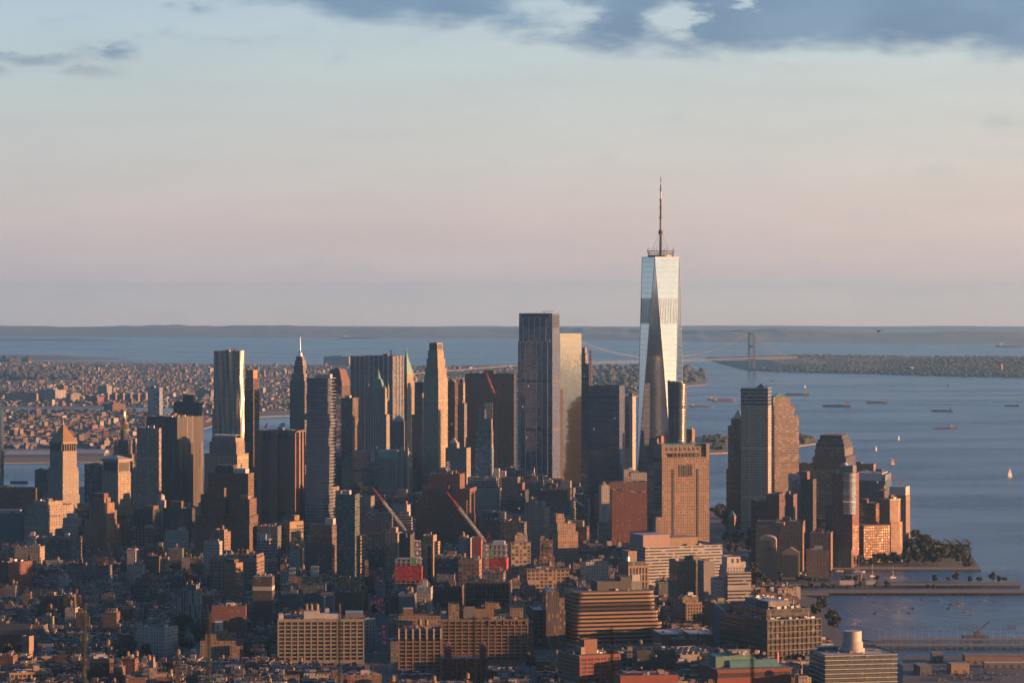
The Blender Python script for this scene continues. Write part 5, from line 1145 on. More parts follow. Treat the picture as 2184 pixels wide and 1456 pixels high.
# ------------------------------------------------------------------ middle distance, left to right
b = Bld('office_building', 'grey blank walled building at the left edge above low roofs', 'office building', -30, 49, 56, 4200, 12, yt=1094, yb=1155); b.simple('slate_blue', 'white_roof', n=4); b.block('parapet_block', (.3, .9, .2, .8), b.zt-1, b.z(1090)+2, 'white_plain')
b = Bld('stepped_block', 'cream office block with bright orange stepped right side at far left', 'office building', 51, 100, 148, 4130, 40, d=58, yt=1076, yb=1140, short='the cream block with stepped orange side'); z = b.z
b.tier('wall', (0, 1, 0, 1), 0, z(1100), 'cream_stone'); b.tier('upper_wall', (.1, 1, 0, .85), z(1100)-1, z(1078), 'cream_stone'); b.tier('upper_wall', (.35, .98, .02, .5), z(1078)-1, z(1069), 'cream_stone'); b.clutter((.4, .9, .1, .45), z(1069)-1, 8)
b = Bld('pink_block', 'pinkish block with white penthouse right of stepped cream block', 'office building', 134, 164, 175, 4100, 18, yt=1104, yb=1145); b.simple('white_stone', n=3, big=0); b.block('mechanical_penthouse', (.2, .75, .2, .8), b.zt-1, b.z(1095), 'white_plain')
b = Bld('deco_tower', 'tan brick deco tower with sunlit right side, brown top and 401 sign', 'tower', 181, 228, 251, 4040, 26, yt=1072, yb=1176, short='the tan 401 tower'); z = b.z; m_ = 'orange_brick'
b.tier('wall', (0, 1, 0, .85), 0, z(1108), m_); b.tier('tower', (.2, 1, .0, .7), z(1108)-1, z(1072), m_); b.tier('setback', (.3, .8, .15, .75), z(1072)-1, z(1062), m_); b.block('crown', (.2, .72, .3, .7), z(1062)-1, z(1053), 'rust_brown')
b.tier('wing', (.1, 1.0, .7, 1.15), 0, z(1120), m_); b.tier('wing', (.2, 1.0, 1.1, 1.35), 0, z(1140), m_)
mb = MB()
for k in range(6): x0, y0 = b.P(.25+.7*k/5, -.01); mb.box(x0-.5, x0+.5, y0-.5, y0+.3, 0, z(1074), 'tan_plain')
x0, y0 = b.P(1.0, .05); mb.box(x0-1, x0+.6, y0-1, y0+1, z(1110), z(1062), 'tan_plain'); mb.build('piers', b.root)
sg = b.blockm('sign_board', *b.P(.1, -.02), 6.4, .6, z(1094), 7, 'dark_plain')
fc = bpy.data.curves.new('sign_text', 'FONT'); fc.body = '401'; fc.size = 4.2; fc.align_x = 'CENTER'; fc.align_y = 'CENTER'; fc.extrude = .05; fo = bpy.data.objects.new('sign_text', fc); COL.objects.link(fo); fo.data.materials.append(MATS['white_plain']); bpy.context.view_layer.update(); ft = bpy.data.objects.new('sign_text', bpy.data.meshes.new_from_object(fo)); COL.objects.link(ft); bpy.data.objects.remove(fo); ft.parent = b.root; x0, y0 = b.P(.1, -.02); ft.location = (x0, y0-.42, z(1094)+3.5); ft.rotation_euler = (pi/2, 0, 0)
b = Bld('brick_block', 'brown brick warehouse hugging the right side of tan 401 tower', 'loft building', 250, 272, 276, 4090, 15, yt=1113, yb=1165); b.simple('red_brown_brick', n=4)
b = Bld('loft_building', 'wide grey stone loft with heavy cornice below cream stepped block', 'loft building', 77, 161, 166, 3880, 8, d=30, yt=1146, yb=1196, short='the grey corniced loft'); b.tier('wall', FULL, 0, b.zt-3, 'loft_grey'); b.block('cornice', (-.02, 1.02, -.05, 1), b.zt-3, b.zt-2, 'concrete', 'tar_roof'); b.tier('attic', (0.01, .99, .02, .98), b.zt-2.2, b.zt, 'grey_stone'); b.clutter(FULL, b.zt-1, 8)
b = Bld('loft_building', 'cream loft with rows of arched windows near left edge', 'loft building', 31, 85, 88, 3800, 6, d=24, yt=1166, yb=1200); b.simple('cream_stone', n=6)
b = Bld('loft_building', 'tan six storey loft right of the tan 401 tower', 'loft building', 275, 328, 341, 4085, 18, yt=1126, yb=1168); b.simple('loft_tan', 'green_roof', n=6)
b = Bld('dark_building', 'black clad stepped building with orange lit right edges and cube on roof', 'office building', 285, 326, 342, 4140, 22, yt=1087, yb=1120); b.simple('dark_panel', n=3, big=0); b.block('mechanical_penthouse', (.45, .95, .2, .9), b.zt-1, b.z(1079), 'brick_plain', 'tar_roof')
b = Bld('clock_tower', 'small white clock tower with columned top above a stone block', 'clock tower', 318, 353, 360, 4180, 18, yt=1083, yb=1110, short='the white clock tower'); z = b.z; b.tier('wall', FULL, 0, b.zt, 'white_stone'); b.tier('tower', (.46, .92, .1, .6), b.zt-1, z(1066), 'white_stone'); mb = MB(); x0, y0 = b.P(.69, .35); mb.cyl(x0, y0, z(1066), z(1056), 4.2, m='white_plain', n=10); mb.cyl(x0, y0, z(1056), z(1053), 3, .6, 'white_plain', 10); mb.build('lantern', b.root); mb = MB(); x0, y0 = b.P(.69, .09); mb.bar((x0, y0-.3, z(1072)), (x0, y0+.2, z(1072)), 2.4, 'white_metal', n=14); mb.build('clock_face', b.root)
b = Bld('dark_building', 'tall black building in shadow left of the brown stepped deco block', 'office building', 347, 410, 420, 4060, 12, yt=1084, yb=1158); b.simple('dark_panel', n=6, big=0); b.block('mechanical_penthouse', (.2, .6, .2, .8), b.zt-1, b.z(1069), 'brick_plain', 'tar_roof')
b = Bld('white_building', 'low white stone building right of tan loft with curved right end', 'loft building', 351, 392, 402, 3850, 20, yt=1131, yb=1156); b.simple('white_stone', 'white_roof', n=4)
b = Bld('apartment_block', 'white and brown apartment block with sunlit stepped towers on top', 'apartment block', 434, 466, 474, 3650, 18, yt=1154, yb=1215, short='the white and brown apartment block'); b.tier('wall', FULL, 0, b.zt, 'white_stone'); b.clutter(FULL, b.zt-1, 3)
b = Bld('apartment_block', 'sunlit brown apartment block rising behind the white and brown one', 'apartment block', 452, 478, 492, 3690, 24, yt=1134, yb=1180); b.tier('wall', FULL, 0, b.zt, 'tan_brick'); b.block('chimney', (.1, .35, .1, .6), b.zt-1, b.z(1128), 'tan_plain'); b.block('chimney', (.6, .95, .1, .6), b.zt-1, b.z(1129), 'tan_plain'); b.tank(.5, .7, b.zt-1)
b = Bld('balcony_tower', 'tan apartment tower with black cap and sunlit curved balconies', 'apartment tower', 479, 503, 518, 3385, 30, yt=1200, yb=1288, short='the balcony tower with black cap'); z = b.z; b.tier('wall', FULL, 0, b.zt, 'orange_brick'); b.block('cap', (.0, .8, .1, .7), b.zt-1, z(1193), 'dark_plain'); mb = MB()
for k in range(9): x0, y0 = b.P(1.0, .3); zz = z(1280)+k*(z(1212)-z(1280))/8; mb.prism([(x0+1.8*cos(a), y0+4.0*sin(a)) for a in [-pi/2+pi*i/7 for i in range(8)]], zz, zz+1.1, 'tan_plain', bottom=True)
mb.build('balconies', b.root)
b = Bld('loft_building', 'brown gridded loft with three water tanks behind the balcony tower', 'loft building', 448, 545, 560, 3500, 10, d=40, yt=1190, yb=1250, short='the brown gridded loft'); z = b.z; b.tier('wall', FULL, 0, b.zt, 'loft_tan'); b.tier('upper_wall', (.35, 1, .1, .9), b.zt-1, z(1183), 'loft_tan')
for fx_ in (.55, .64, .73): b.tank(fx_, .4, z(1183)-1, 2.2, 3.6, 1.5)
b.clutter((.1, .9, .2, .9), z(1183)-1, 8)
b = Bld('modern_building', 'grey white patchwork window apartment block with terrace top', 'apartment block', 380, 420, 431, 3230, 14, yt=1258, yb=1335, short='the patchwork window block'); z = b.z; fac('patchwork', (.40, .40, .41), 3.2, 7.2, .62, .9, glass=(.03, .04, .05), Blind=.45); b.tier('wall', FULL, 0, b.zt, 'patchwork'); b.tier('penthouse', (.3, .9, .2, .9), b.zt-1, z(1247), 'blue_grey_panel'); b.clutter((.3, .9, .2, .9), z(1247)-1, 5)
b = Bld('stepped_building', 'dark ribbed stepped loft with orange lit terraces and water tank', 'loft building', 284, 324, 334, 3400, 16, yt=1240, yb=1290, short='the dark ribbed stepped loft'); z = b.z; b.tier('wall', FULL, 0, b.zt, 'dark_band'); b.tier('setback', (.35, .95, .1, .9), b.zt-1, z(1232), 'brown_brick'); b.tier('setback', (.45, .8, .2, .8), z(1232)-1, z(1225), 'brown_brick'); b.tank(.6, .5, z(1225)-1, 1.9, 3.2, 2)
b = Bld('sunlit_building', 'white stepped building with sunlit bands and tall penthouse', 'office building', 547, 571, 592, 3610, 36, yt=1152, yb=1225, short='the white stepped sunlit building'); z = b.z; b.tier('wall', FULL, 0, b.zt, 'white_band'); b.tier('penthouse', (.2, .75, .1, .6), b.zt-1, z(1139), 'white_plain'); b.block('canopy', (.6, 1.1, -.05, .5), z(1150), z(1149), 'white_plain')
b = Bld('grey_building', 'low blue grey building left of tan corner loft', 'office building', 548, 592, 597, 3800, 8, d=30, yt=1122, yb=1160); b.simple('blue_grey_panel', n=10)
b = Bld('corner_loft', 'tan corner loft with sunlit tower at right end', 'loft building', 594, 618, 647, 3820, 38, yt=1112, yb=1170, short='the tan corner loft'); z = b.z; b.tier('wall', FULL, 0, b.zt, 'loft_tan'); b.tier('tower', (.6, 1, .35, .7), b.zt-1, z(1099), 'tan_brick'); b.clutter((.1, .6, .1, .9), b.zt-1, 6)
b = Bld('white_building', 'plain white walled building with few windows right of tan corner loft', 'loft building', 617, 640, 645, 3620, 14, yt=1171, yb=1212); b.simple('white_paint', 'gravel_roof', n=5)
b = Bld('bronze_grid_building', 'brown steel framed glass loft with penthouse floors', 'apartment block', 658, 708, 714, 3600, 10, d=26, yt=1150, yb=1236, short='the brown steel framed loft'); z = b.z; b.tier('wall', FULL, 0, b.zt, 'brown_grid'); b.tier('penthouse', (0.02, 1, .0, .95), b.zt-1, z(1119), 'brown_grid'); b.blockm('mechanical_penthouse', *b.P(.82, .5), b.w*.35, b.d*.5, z(1119)-1, 8, 'white_plain'); b.tier('wing', (-.25, 0, .3, 1), 0, z(1160), 'green_glass')
b = Bld('glass_tower', 'dark glass apartment tower standing alone in front of stacked tower', 'apartment tower', 718, 757, 763, 3520, 12, d=22, yt=1054, yb=1250, short='the dark glass tower by the avenue'); z = b.z; b.tier('wall', FULL, 0, b.zt, 'green_glass', par=2); b.blockm('mechanical_penthouse', *b.P(.42, .5), b.w*.4, 8, b.zt-2, 6, 'white_plain'); b.tier('wing', (1.0, 1.22, .3, 1.2), 0, z(1143), 'tan_band')
b = Bld('stone_building', 'broad grey stone building with many windows behind dark glass tower', 'office building', 756, 836, 846, 3950, 10, d=40, yt=1094, yb=1165, short='the broad grey stone building'); z = b.z; b.tier('wall', FULL, 0, b.zt, 'loft_grey'); b.tier('tower', (.02, .38, .3, .9), b.zt-1, z(1060), 'grey_stone'); b.clutter((.0, .9, .1, .9), b.zt-1, 8)
b = Bld('white_building', 'white terraced building with sunlit right end above the broad stone building', 'apartment block', 836, 868, 878, 4120, 18, yt=1076, yb=1105); b.simple('white_stone', n=5)
b = Bld('grey_building', 'dark grey gridded loft in front of the brown steel framed loft', 'loft building', 596, 641, 645, 3180, 6, d=26, yt=1268, yb=1312); b.simple('blue_grey_panel', n=12)
b = Bld('grey_building', 'taller dark grey gridded loft beside the blank grey slab', 'loft building', 644, 689, 692, 3200, 4, d=26, yt=1248, yb=1300); b.simple('blue_grey_panel', n=12)
b = Bld('grey_slab', 'blank grey slab with single strip of windows', 'apartment block', 684, 710, 712, 3150, 4, d=16, yt=1262, yb=1312, short='the blank grey slab'); b.tier('wall', FULL, 0, b.zt, 'slate_blue'); b.blockm('window_strip', *b.P(.32, -.01), 1.6, .4, b.z(1306), b.z(1270)-b.z(1306), 'white_metal')
b = Bld('tan_block', 'low tan block with two white penthouse boxes and roof garden', 'loft building', 615, 681, 684, 3350, 3, d=28, yt=1229, yb=1248); b.simple('tan_brick', 'green_roof', n=5, big=0); b.blockm('stair_bulkhead', *b.P(.1, .4), 6.5, 6, b.zt-1, 10, 'white_plain'); b.blockm('stair_bulkhead', *b.P(.82, .4), 8.5, 7, b.zt-1, 12, 'white_plain')
b = Bld('banded_building', 'narrow dark tower with white topped band and pale windows', 'apartment tower', 539, 580, 584, 3120, 4, d=18, yt=1229, yb=1338, short='the white banded dark tower'); z = b.z; b.tier('wall', FULL, 0, b.zt, 'dark_brick'); b.block('white_band', (-.01, 1.01, -.03, 1.0), z(1259), z(1250), 'white_plain', 'tar_roof'); b.block('upper_block', (.0, .9, .1, .9), z(1250), z(1229), 'blue_grey_panel', 'silver_roof'); b.clutter((.1, .9, .2, .9), z(1229), 4, 0, 0)
b = Bld('brown_building', 'brown rooftop cluster building beside the avenue with small sunlit penthouses', 'loft building', 713, 771, 775, 3300, 3, d=34, yt=1262, yb=1320); z = b.z; b.tier('wall', FULL, 0, b.zt, 'brown_brick'); b.tier('penthouse', (.1, .5, .3, .8), b.zt-1, z(1232), 'tan_brick'); b.tier('penthouse', (.55, .9, .2, .7), b.zt-1, z(1248), 'tan_brick'); b.clutter(FULL, b.zt-1, 10, 1)

# foreground: pale loft with big window grid
b = Bld('loft_building', 'long pale loft with large window grid and rooftop water tanks', 'loft building', 592, 592, 777, 2895, -3, d=40, yt=1320, yb=1420, short='the long pale loft'); z = b.z
b.tier('wall', FULL, 0, b.zt, 'cream_wall' if 'cream_wall' in MATS else plain('cream_wall', (.40, .34, .26), .9, nscale=.3, namt=.35), 'tar_roof', 1.2)
b.frame('front', 13, 10, 2, b.zt-1.5, 1.5, 1.35, 'cream_wall', .5); b.frame('left', 5, 10, 2, b.zt-1.5, 1.6, 1.35, 'cream_wall', .5, maxwin=10)
b.block('roof_platform', (.30, .48, .3, .6), b.zt-1, z(1306), 'white_plain'); b.block('penthouse', (.48, .73, .3, .6), b.zt-1, z(1312), 'white_plain'); b.block('penthouse', (.78, .99, .3, .8), b.zt-1, z(1309), 'grey_metal', 'silver_roof')
for fx_ in (.33, .385, .45): b.tank(fx_, .4, z(1306), 2.1, 4.6, 1.2)
b.block('chimney', (.71, .73, .6, .65), b.zt-1, z(1293), 'brick_plain'); b.block('penthouse', (0.01, .06, .2, .6), b.zt-1, z(1311), 'white_plain'); b.clutter((.03, .97, .1, .9), b.zt-1.2, 26)

# foreground: tan brick printing house pair
plain('tan_wall', (.27, .165, .095), .9, nscale=.3, namt=.4)
b = Bld('printing_house', 'huge tan brick loft block with deep window grid right of the avenue', 'loft building', 938, 938, 1127, 2900, -2, d=52, yt=1320, yb=1430, short='the huge tan brick loft'); z = b.z
b.tier('wall', FULL, 0, b.zt, 'tan_wall', 'gravel_roof', 1.4); b.frame('front', 13, 11, 2, b.zt-1.2, 1.3, 1.3, 'tan_wall', .6, f0=.02); b.frame('front', 5, 1, b.zt-6.2, b.zt-.9, 1.3, 1.2, 'tan_wall', 1.1, f0=.55, f1=.98, maxwin=0)
b.tier('penthouse', (.1, .62, .35, .7), b.zt-1, z(1302), 'tan_wall'); b.tier('penthouse', (.10, .22, .2, .6), b.zt-1, z(1290), 'tan_brick'); b.tier('penthouse', (.52, .68, .4, .7), b.zt-1, z(1290), 'tan_brick'); b.tier('penthouse', (.80, .95, .3, .7), b.zt-1, z(1300), 'tan_brick')
b.clutter((.04, .96, .06, .35), b.zt-1.4, 26, 0, 0); b.block('chiller', (.28, .40, .2, .3), b.zt-1.4, z(1296), 'grey_metal'); b.block('generator', (.56, .62, .15, .22), b.zt-1.4, b.zt+1.6, 'car_yellow'); b.block('cabinet', (.64, .67, .15, .2), b.zt-1.4, b.zt+2, 'copper_green')
b = Bld('printing_house', 'shorter tan loft with pale top piers at the left front of huge tan brick loft', 'loft building', 849, 849, 942, 2800, -2, d=46, yt=1340, yb=1440, short='the shorter tan loft'); z = b.z
b.tier('wall', FULL, 0, b.zt, 'tan_wall', 'tar_roof', 1.4); b.frame('front', 6, 11, 2, b.zt-1, 1.6, 1.3, 'tan_wall', .6); mb = MB()
for k in range(7): x0, y0 = b.P(.02+.96*k/6, -.02); mb.box(x0-.7, x0+.7, y0-.5, y0+.5, z(1362), b.zt+.3, 'white_plain')
mb.build('top_piers', b.root); b.tier('penthouse', (.02, .98, .45, .95), b.zt-1, z(1318), 'tan_brick'); b.tank(.50, .35, b.zt, 1.7, 4.2, 2.2); b.tank(.66, .35, b.zt, 1.7, 3.8, 2.2); b.block('stair_bulkhead', (.12, .35, .5, .8), z(1318)-1, z(1303), 'brick_plain', 'white_roof'); b.clutter((.1, .9, .1, .4), b.zt-1, 12, 0, 0)
b = Bld('gabled_school', 'dark red brick house with two gabled towers and white window groups', 'school', 941, 941, 1040, 2720, -2, d=26, yt=1402, yb=1456, short='the red gabled house'); z = b.z
plain('maroon_wall', (.15, .035, .03), .9, nscale=.4, namt=.4); b.tier('wall', FULL, 0, b.zt, 'maroon_wall'); b.frame('front', 9, 6, 1, b.zt-.6, 2.6, 1.5, 'maroon_wall', .35, glass='window_glass', maxwin=54)
for fa, fb in ((.07, .22), (.83, .97)):
    b.tier('gable_tower', (fa, fb, -.04, .5), b.zt-1, z(1380), 'maroon_wall', None, par=0.2); x0, y0 = b.P((fa+fb)/2, .2); b.frus('gable_roof', (fa-.01, fb+.01, -.06, .5), z(1380), ((fa+fb)/2-.01, (fa+fb)/2+.01, .1, .3), z(1368), 'maroon_wall')
b.block('cornice', (-.005, 1.005, -.04, .02), b.zt-.4, b.zt+.2, 'white_plain')

# around the avenue, behind the printing houses
b = Bld('grey_building', 'blank blue grey walled building right of the avenue', 'loft building', 850, 884, 888, 3080, 4, d=26, yt=1266, yb=1305); b.simple('slate_blue', n=6, big=0); b.tank(.7, .6, b.zt-1, 2, 4, 2)
b = Bld('white_building', 'white curtain walled building with glazed top between blank grey and red lofts', 'office building', 889, 919, 923, 3100, 4, d=20, yt=1252, yb=1292); b.simple('white_stone', 'white_roof', n=3, big=0); b.block('glazed_top', (.0, .98, -.01, .2), b.z(1266), b.zt, 'pale_glass'); b.blockm('stair_bulkhead', 0, 2, 5, 5, b.zt-1, 7, 'white_plain')
b = Bld('red_loft', 'maroon brick loft block with dark roof behind huge tan brick loft', 'loft building', 922, 985, 988, 3160, 3, d=34, yt=1250, yb=1300); b.simple('maroon_brick', n=10, big=1); b.tier('penthouse', (.1, .7, .5, .95), b.zt-1, b.z(1228), 'blue_grey_panel')
b = Bld('grid_office', 'dark gridded office block with raised centre behind the huge tan loft', 'office building', 994, 1086, 1091, 3120, 5, d=34, yt=1240, yb=1300, short='the dark gridded office'); z = b.z; b.tier('wall', FULL, 0, b.zt, plain('dark_brown_wall', (.11, .075, .055), .9)); b.frame('front', 11, 6, 6, b.zt-.8, .7, .9, 'dark_brown_wall', .5); b.tier('tower', (.38, .86, .1, .9), b.zt-1, z(1221), 'loft_grey'); b.clutter((.4, .85, .2, .8), z(1221)-1, 8); b.clutter((0, .35, .1, .9), b.zt-1, 5, 0, 0); b.tier('base', (0, 1.03, -.2, 0), 0, z(1292), 'loft_tan')
b = Bld('cream_tower', 'cream office building with stepped top beside the avenue', 'office building', 822, 848, 853, 3560, 10, d=22, yt=1136, yb=1218, short='the cream building by the avenue'); z = b.z; b.tier('wall', FULL, 0, b.zt, 'cream_stone'); b.block('stair_bulkhead', (.3, .8, .2, .8), b.zt-1, z(1125), 'tan_plain')
b = Bld('dark_block', 'blank dark block under the left crane', 'office building', 851, 875, 880, 3520, 12, d=20, yt=1137, yb=1180); b.tier('wall', FULL, 0, b.zt, 'dark_plain'); b.clutter(FULL, b.zt-1, 5, 0, 0)
b = Bld('glass_tower', 'tan framed tower with black glass panels right of the red netted site', 'apartment tower', 901, 924, 929, 3400, 10, d=20, yt=1141, yb=1238, short='the tan framed black glass tower'); z = b.z; b.tier('wall', FULL, 0, b.zt, 'tan_plain'); b.frame('front', 1, 6, 4, z(1163), 2.0, .9, 'tan_plain', .4, f0=.28, f1=.98, glass='window_glass'); b.tier('wing', (1, 1.35, .3, .9), 0, z(1155), 'cream_stone'); b.block('louvre', (.3, .95, -.02, .0), z(1158), z(1145), 'rust_brown'); b.clutter(FULL, b.zt-1, 3, 0, 0)
b = Bld('loft_building', 'grey brown loft block right of tan framed black glass tower', 'loft building', 926, 985, 990, 3360, 5, d=30, yt=1186, yb=1228); b.simple('loft_grey', n=14); 
b = Bld('loft_building', 'tan loft block in sun left of the right hand crane site', 'loft building', 978, 1022, 1028, 3330, 6, d=28, yt=1194, yb=1235); b.simple('loft_tan', n=8, tank=1)
b = Bld('mixed_building', 'white and grey loft attached to a red painted wall', 'loft building', 977, 1003, 1006, 3560, 6, d=22, yt=1147, yb=1185); b.simple('white_stone', n=4, tank=1)
b = Bld('red_wall_building', 'narrow building with blank salmon red painted side wall', 'loft building', 1006, 1026, 1029, 3540, 6, d=20, yt=1146, yb=1180); b.tier('wall', FULL, 0, b.zt, plain('salmon_wall', (.36, .085, .07), .9)); b.clutter(FULL, b.zt-1, 2, 0, 0)
b = Bld('loft_tower', 'tan corner loft tower with pointed parapet right of the right hand crane', 'loft building', 1084, 1090, 1132, 3400, -14, d=24, yt=1156, yb=1212, short='the tan corner loft tower'); z = b.z; b.tier('wall', FULL, 0, b.zt, 'loft_tan'); mb = MB()
for k in range(12): x0, y0 = b.P(k/11, -.01); mb.bar((x0, y0, b.zt-1), (x0, y0, b.zt+1.8), .5, 'tan_plain', .1)
mb.build('finials', b.root); b.tier('penthouse', (.3, .95, .4, .9), b.zt-1, z(1143), 'grey_stone'); b.clutter((.3, .9, .4, .9), z(1143)-1, 6)
b = Bld('arched_building', 'brown loft with big arched top windows right of tan corner loft tower', 'loft building', 1150, 1150, 1183, 3420, -6, d=20, yt=1163, yb=1206); z = b.z; b.tier('wall', FULL, 0, z(1185), 'loft_red'); b.tier('upper_wall', (.08, .9, .1, .9), z(1185)-1, z(1152), 'loft_red'); mb = MB(); x0, y0 = b.P(.49, .09)
mb.box(x0-4.2, x0+4.2, y0-.3, y0+.2, z(1176), z(1166), 'dark_plain'); mb.bar((x0, y0-.3, z(1166)), (x0, y0+.2, z(1166)), 4.2, 'dark_plain', n=16); mb.build('arched_window', b.root); b.clutter((.1, .9, .2, .8), z(1152)-1, 4)
b = Bld('curved_cornice_building', 'wide tan loft with curved parapet ends and solar panels', 'loft building', 1112, 1124, 1214, 3250, -10, d=36, yt=1214, yb=1252, short='the wide tan curved parapet loft'); z = b.z; b.tier('wall', FULL, 0, b.zt, 'loft_tan'); mb = MB()
for k in range(22): x0, y0 = b.P(k/21, -.01); mb.box(x0-.4, x0+.4, y0-.4, y0+.4, b.zt-1, b.zt+1.2, 'tan_plain')
mb.build('cornice', b.root); mb = MB()
for k in range(5): x0, y0 = b.P(.38+.07*k, .3); mb.face([(x0-1.6, y0, b.zt), (x0+1.6, y0, b.zt), (x0+1.6, y0+4, b.zt+2.2), (x0-1.6, y0+4, b.zt+2.2)], [(0, 0)]*4, 'blue_glass')
mb.build('solar_panels', b.root); b.tank(.62, .6, b.zt-1, 2, 5, 2); b.clutter((.05, .95, .2, .9), b.zt-1, 14, 0, 1)
b = Bld('pink_building', 'pinkish rounded loft with white roof plant left of banded office', 'loft building', 1238, 1250, 1298, 3380, -14, d=24, yt=1198, yb=1232); b.simple('white_stone', 'white_roof', n=14)
b = Bld('cream_loft', 'cream gridded apartment tower with corner tank behind curved parapet loft', 'apartment tower', 1117, 1160, 1172, 3950, 14, yt=1082, yb=1146, short='the cream gridded loft tower'); z = b.z; b.tier('wall', FULL, 0, b.zt, 'cream_stone'); b.tier('upper_wall', (.0, .85, .1, .9), b.zt-1, z(1073), 'cream_stone'); b.block('chimney', (.22, .32, .3, .6), z(1073)-1, z(1062), 'tan_plain'); b.clutter((.4, .85, .2, .8), z(1073)-1, 6)
b = Bld('tan_loft', 'sunlit tan stepped office with square windows right of cream gridded tower', 'office building', 1182, 1190, 1233, 3750, -16, d=24, yt=1134, yb=1166, short='the sunlit tan stepped office'); z = b.z; b.tier('wall', FULL, 0, b.zt, 'postmodern_stone'); b.tier('upper_wall', (.0, .9, .1, 1), b.zt-1, z(1116), 'postmodern_stone'); b.tier('tower', (.0, .38, .3, .9), z(1116)-1, z(1096), 'postmodern_stone'); b.clutter((.4, .9, .2, .9), z(1116)-1, 5)
b = Bld('grey_loft', 'grey tan loft with water tank left of cream gridded tower', 'loft building', 1071, 1118, 1123, 3880, 8, d=26, yt=1114, yb=1150); b.simple('loft_grey', n=8, tank=1)
b = Bld('brick_loft', 'dark brick loft in shadow right of the big stepped red building', 'loft building', 1031, 1066, 1074, 3850, 12, yt=1108, yb=1148); b.simple('red_brown_brick', n=8); b.block('penthouse', (.2, .8, .3, .9), b.zt-1, b.z(1093), 'dark_panel')

# great stepped red building
b = Bld('stepped_building', 'massive red brown stepped office building with broad sunlit right flank', 'office building', 878, 1002, 1021, 4120, 10, d=60, yt=1060, yb=1170, short='the massive red stepped building'); z = b.z; m_ = 'red_brown_brick'
b.tier('wall', (0, 1, 0, 1), 0, z(1100), m_); b.tier('setback', (.05, .98, .05, .95), z(1100)-1, z(1078), m_); b.tier('setback', (.10, .66, .10, .9), z(1078)-1, z(1058), m_); b.tier('setback', (.16, .62, .14, .85), z(1058)-1, z(1036), m_); b.tier('tower', (.27, .80, .2, .8), z(1078)-1, z(1012), m_); b.tier('wing', (.70, .99, .06, .9), z(1100)-1, z(1042), m_); b.tier('wing', (.72, .95, -.03, .3), z(1100)-1, z(1066), m_)
b.clutter((.3, .78, .25, .75), z(1012)-1, 12, 0, 2, mats=('red_paint', 'rust_brown', 'grey_metal')); mb = MB(); x0, y0 = b.P(.55, .5); mb.lattice((x0, y0, z(1012)), (x0, y0, z(988)), 5, 'steel', 5, .16, 3.6); mb.build('antenna_mast', b.root)
b = Bld('striped_building', 'white and dark striped office block right of the massive red building', 'office building', 993, 1064, 1071, 4300, 8, d=36, yt=1040, yb=1105, short='the striped white office'); z = b.z; b.tier('wall', FULL, 0, b.zt, 'white_stone'); b.tier('upper_wall', (.05, .9, .1, .9), b.zt-1, z(1018), 'white_band'); b.clutter((.1, .9, .2, .9), z(1018)-1, 10); b.blockm('tower', *b.P(.88, .5), 8, 8, z(1018)-1, 13, 'white_plain'); b.blockm('tower', *b.P(1.05, .6), 9, 8, z(1040)-1, 24, 'white_plain')
b = Bld('blue_building', 'dark blue grey ribbed office block right of the striped white office', 'office building', 1068, 1120, 1128, 4250, 10, d=36, yt=1045, yb=1110); z = b.z; b.tier('wall', FULL, 0, b.zt, 'navy_glass'); b.tier('upper_wall', (.0, .65, .2, .9), b.zt-1, z(1018), 'blue_grey_panel'); b.tier('upper_wall', (.65, .85, .2, .9), b.zt-1, z(1030), 'brick_plain')
b = Bld('deco_block', 'grey deco office block with small central spire below the finned slab', 'office building', 1098, 1172, 1182, 4400, 8, d=30, yt=1036, yb=1075); z = b.z; b.tier('wall', FULL, 0, b.zt, 'grey_stone'); b.tier('upper_wall', (.2, .8, .2, .9), b.zt-1, z(1024), 'grey_stone'); b.tier('tower', (.42, .62, .3, .7), z(1024)-1, z(1016), 'grey_stone'); x0, y0 = b.P(.52, .5); mb = MB(); mb.cyl(x0, y0, z(1016), z(1010), 2.4, 1.2, 'grey_stone', 8); mb.cyl(x0, y0, z(1010), z(996), .8, .1, 'steel', 6); mb.build('spire', b.root)
b = Bld('college_building', 'low blue grey banded building with brown upper block and white slanted fins', 'office building', 1143, 1216, 1229, 4150, 12, d=40, yt=1068, yb=1115, short='the building with white slanted fins'); z = b.z; b.tier('wall', FULL, 0, b.zt, 'grey_band', 'silver_roof'); b.tier('upper_wall', (.03, .9, .1, .9), b.zt-1, z(1046), 'rust_brown', 'tar_roof'); b.clutter((.1, .8, .2, .8), z(1046)-1, 8); mb = MB()
for k in range(8): x0, y0 = b.P(.98+.033*k, .05+.02*k); mb.bar((x0, y0, z(1052+k*2.6)), (x0+9, y0, z(1070+k*1.4)), .6, 'white_metal')
mb.build('slanted_fins', b.root)

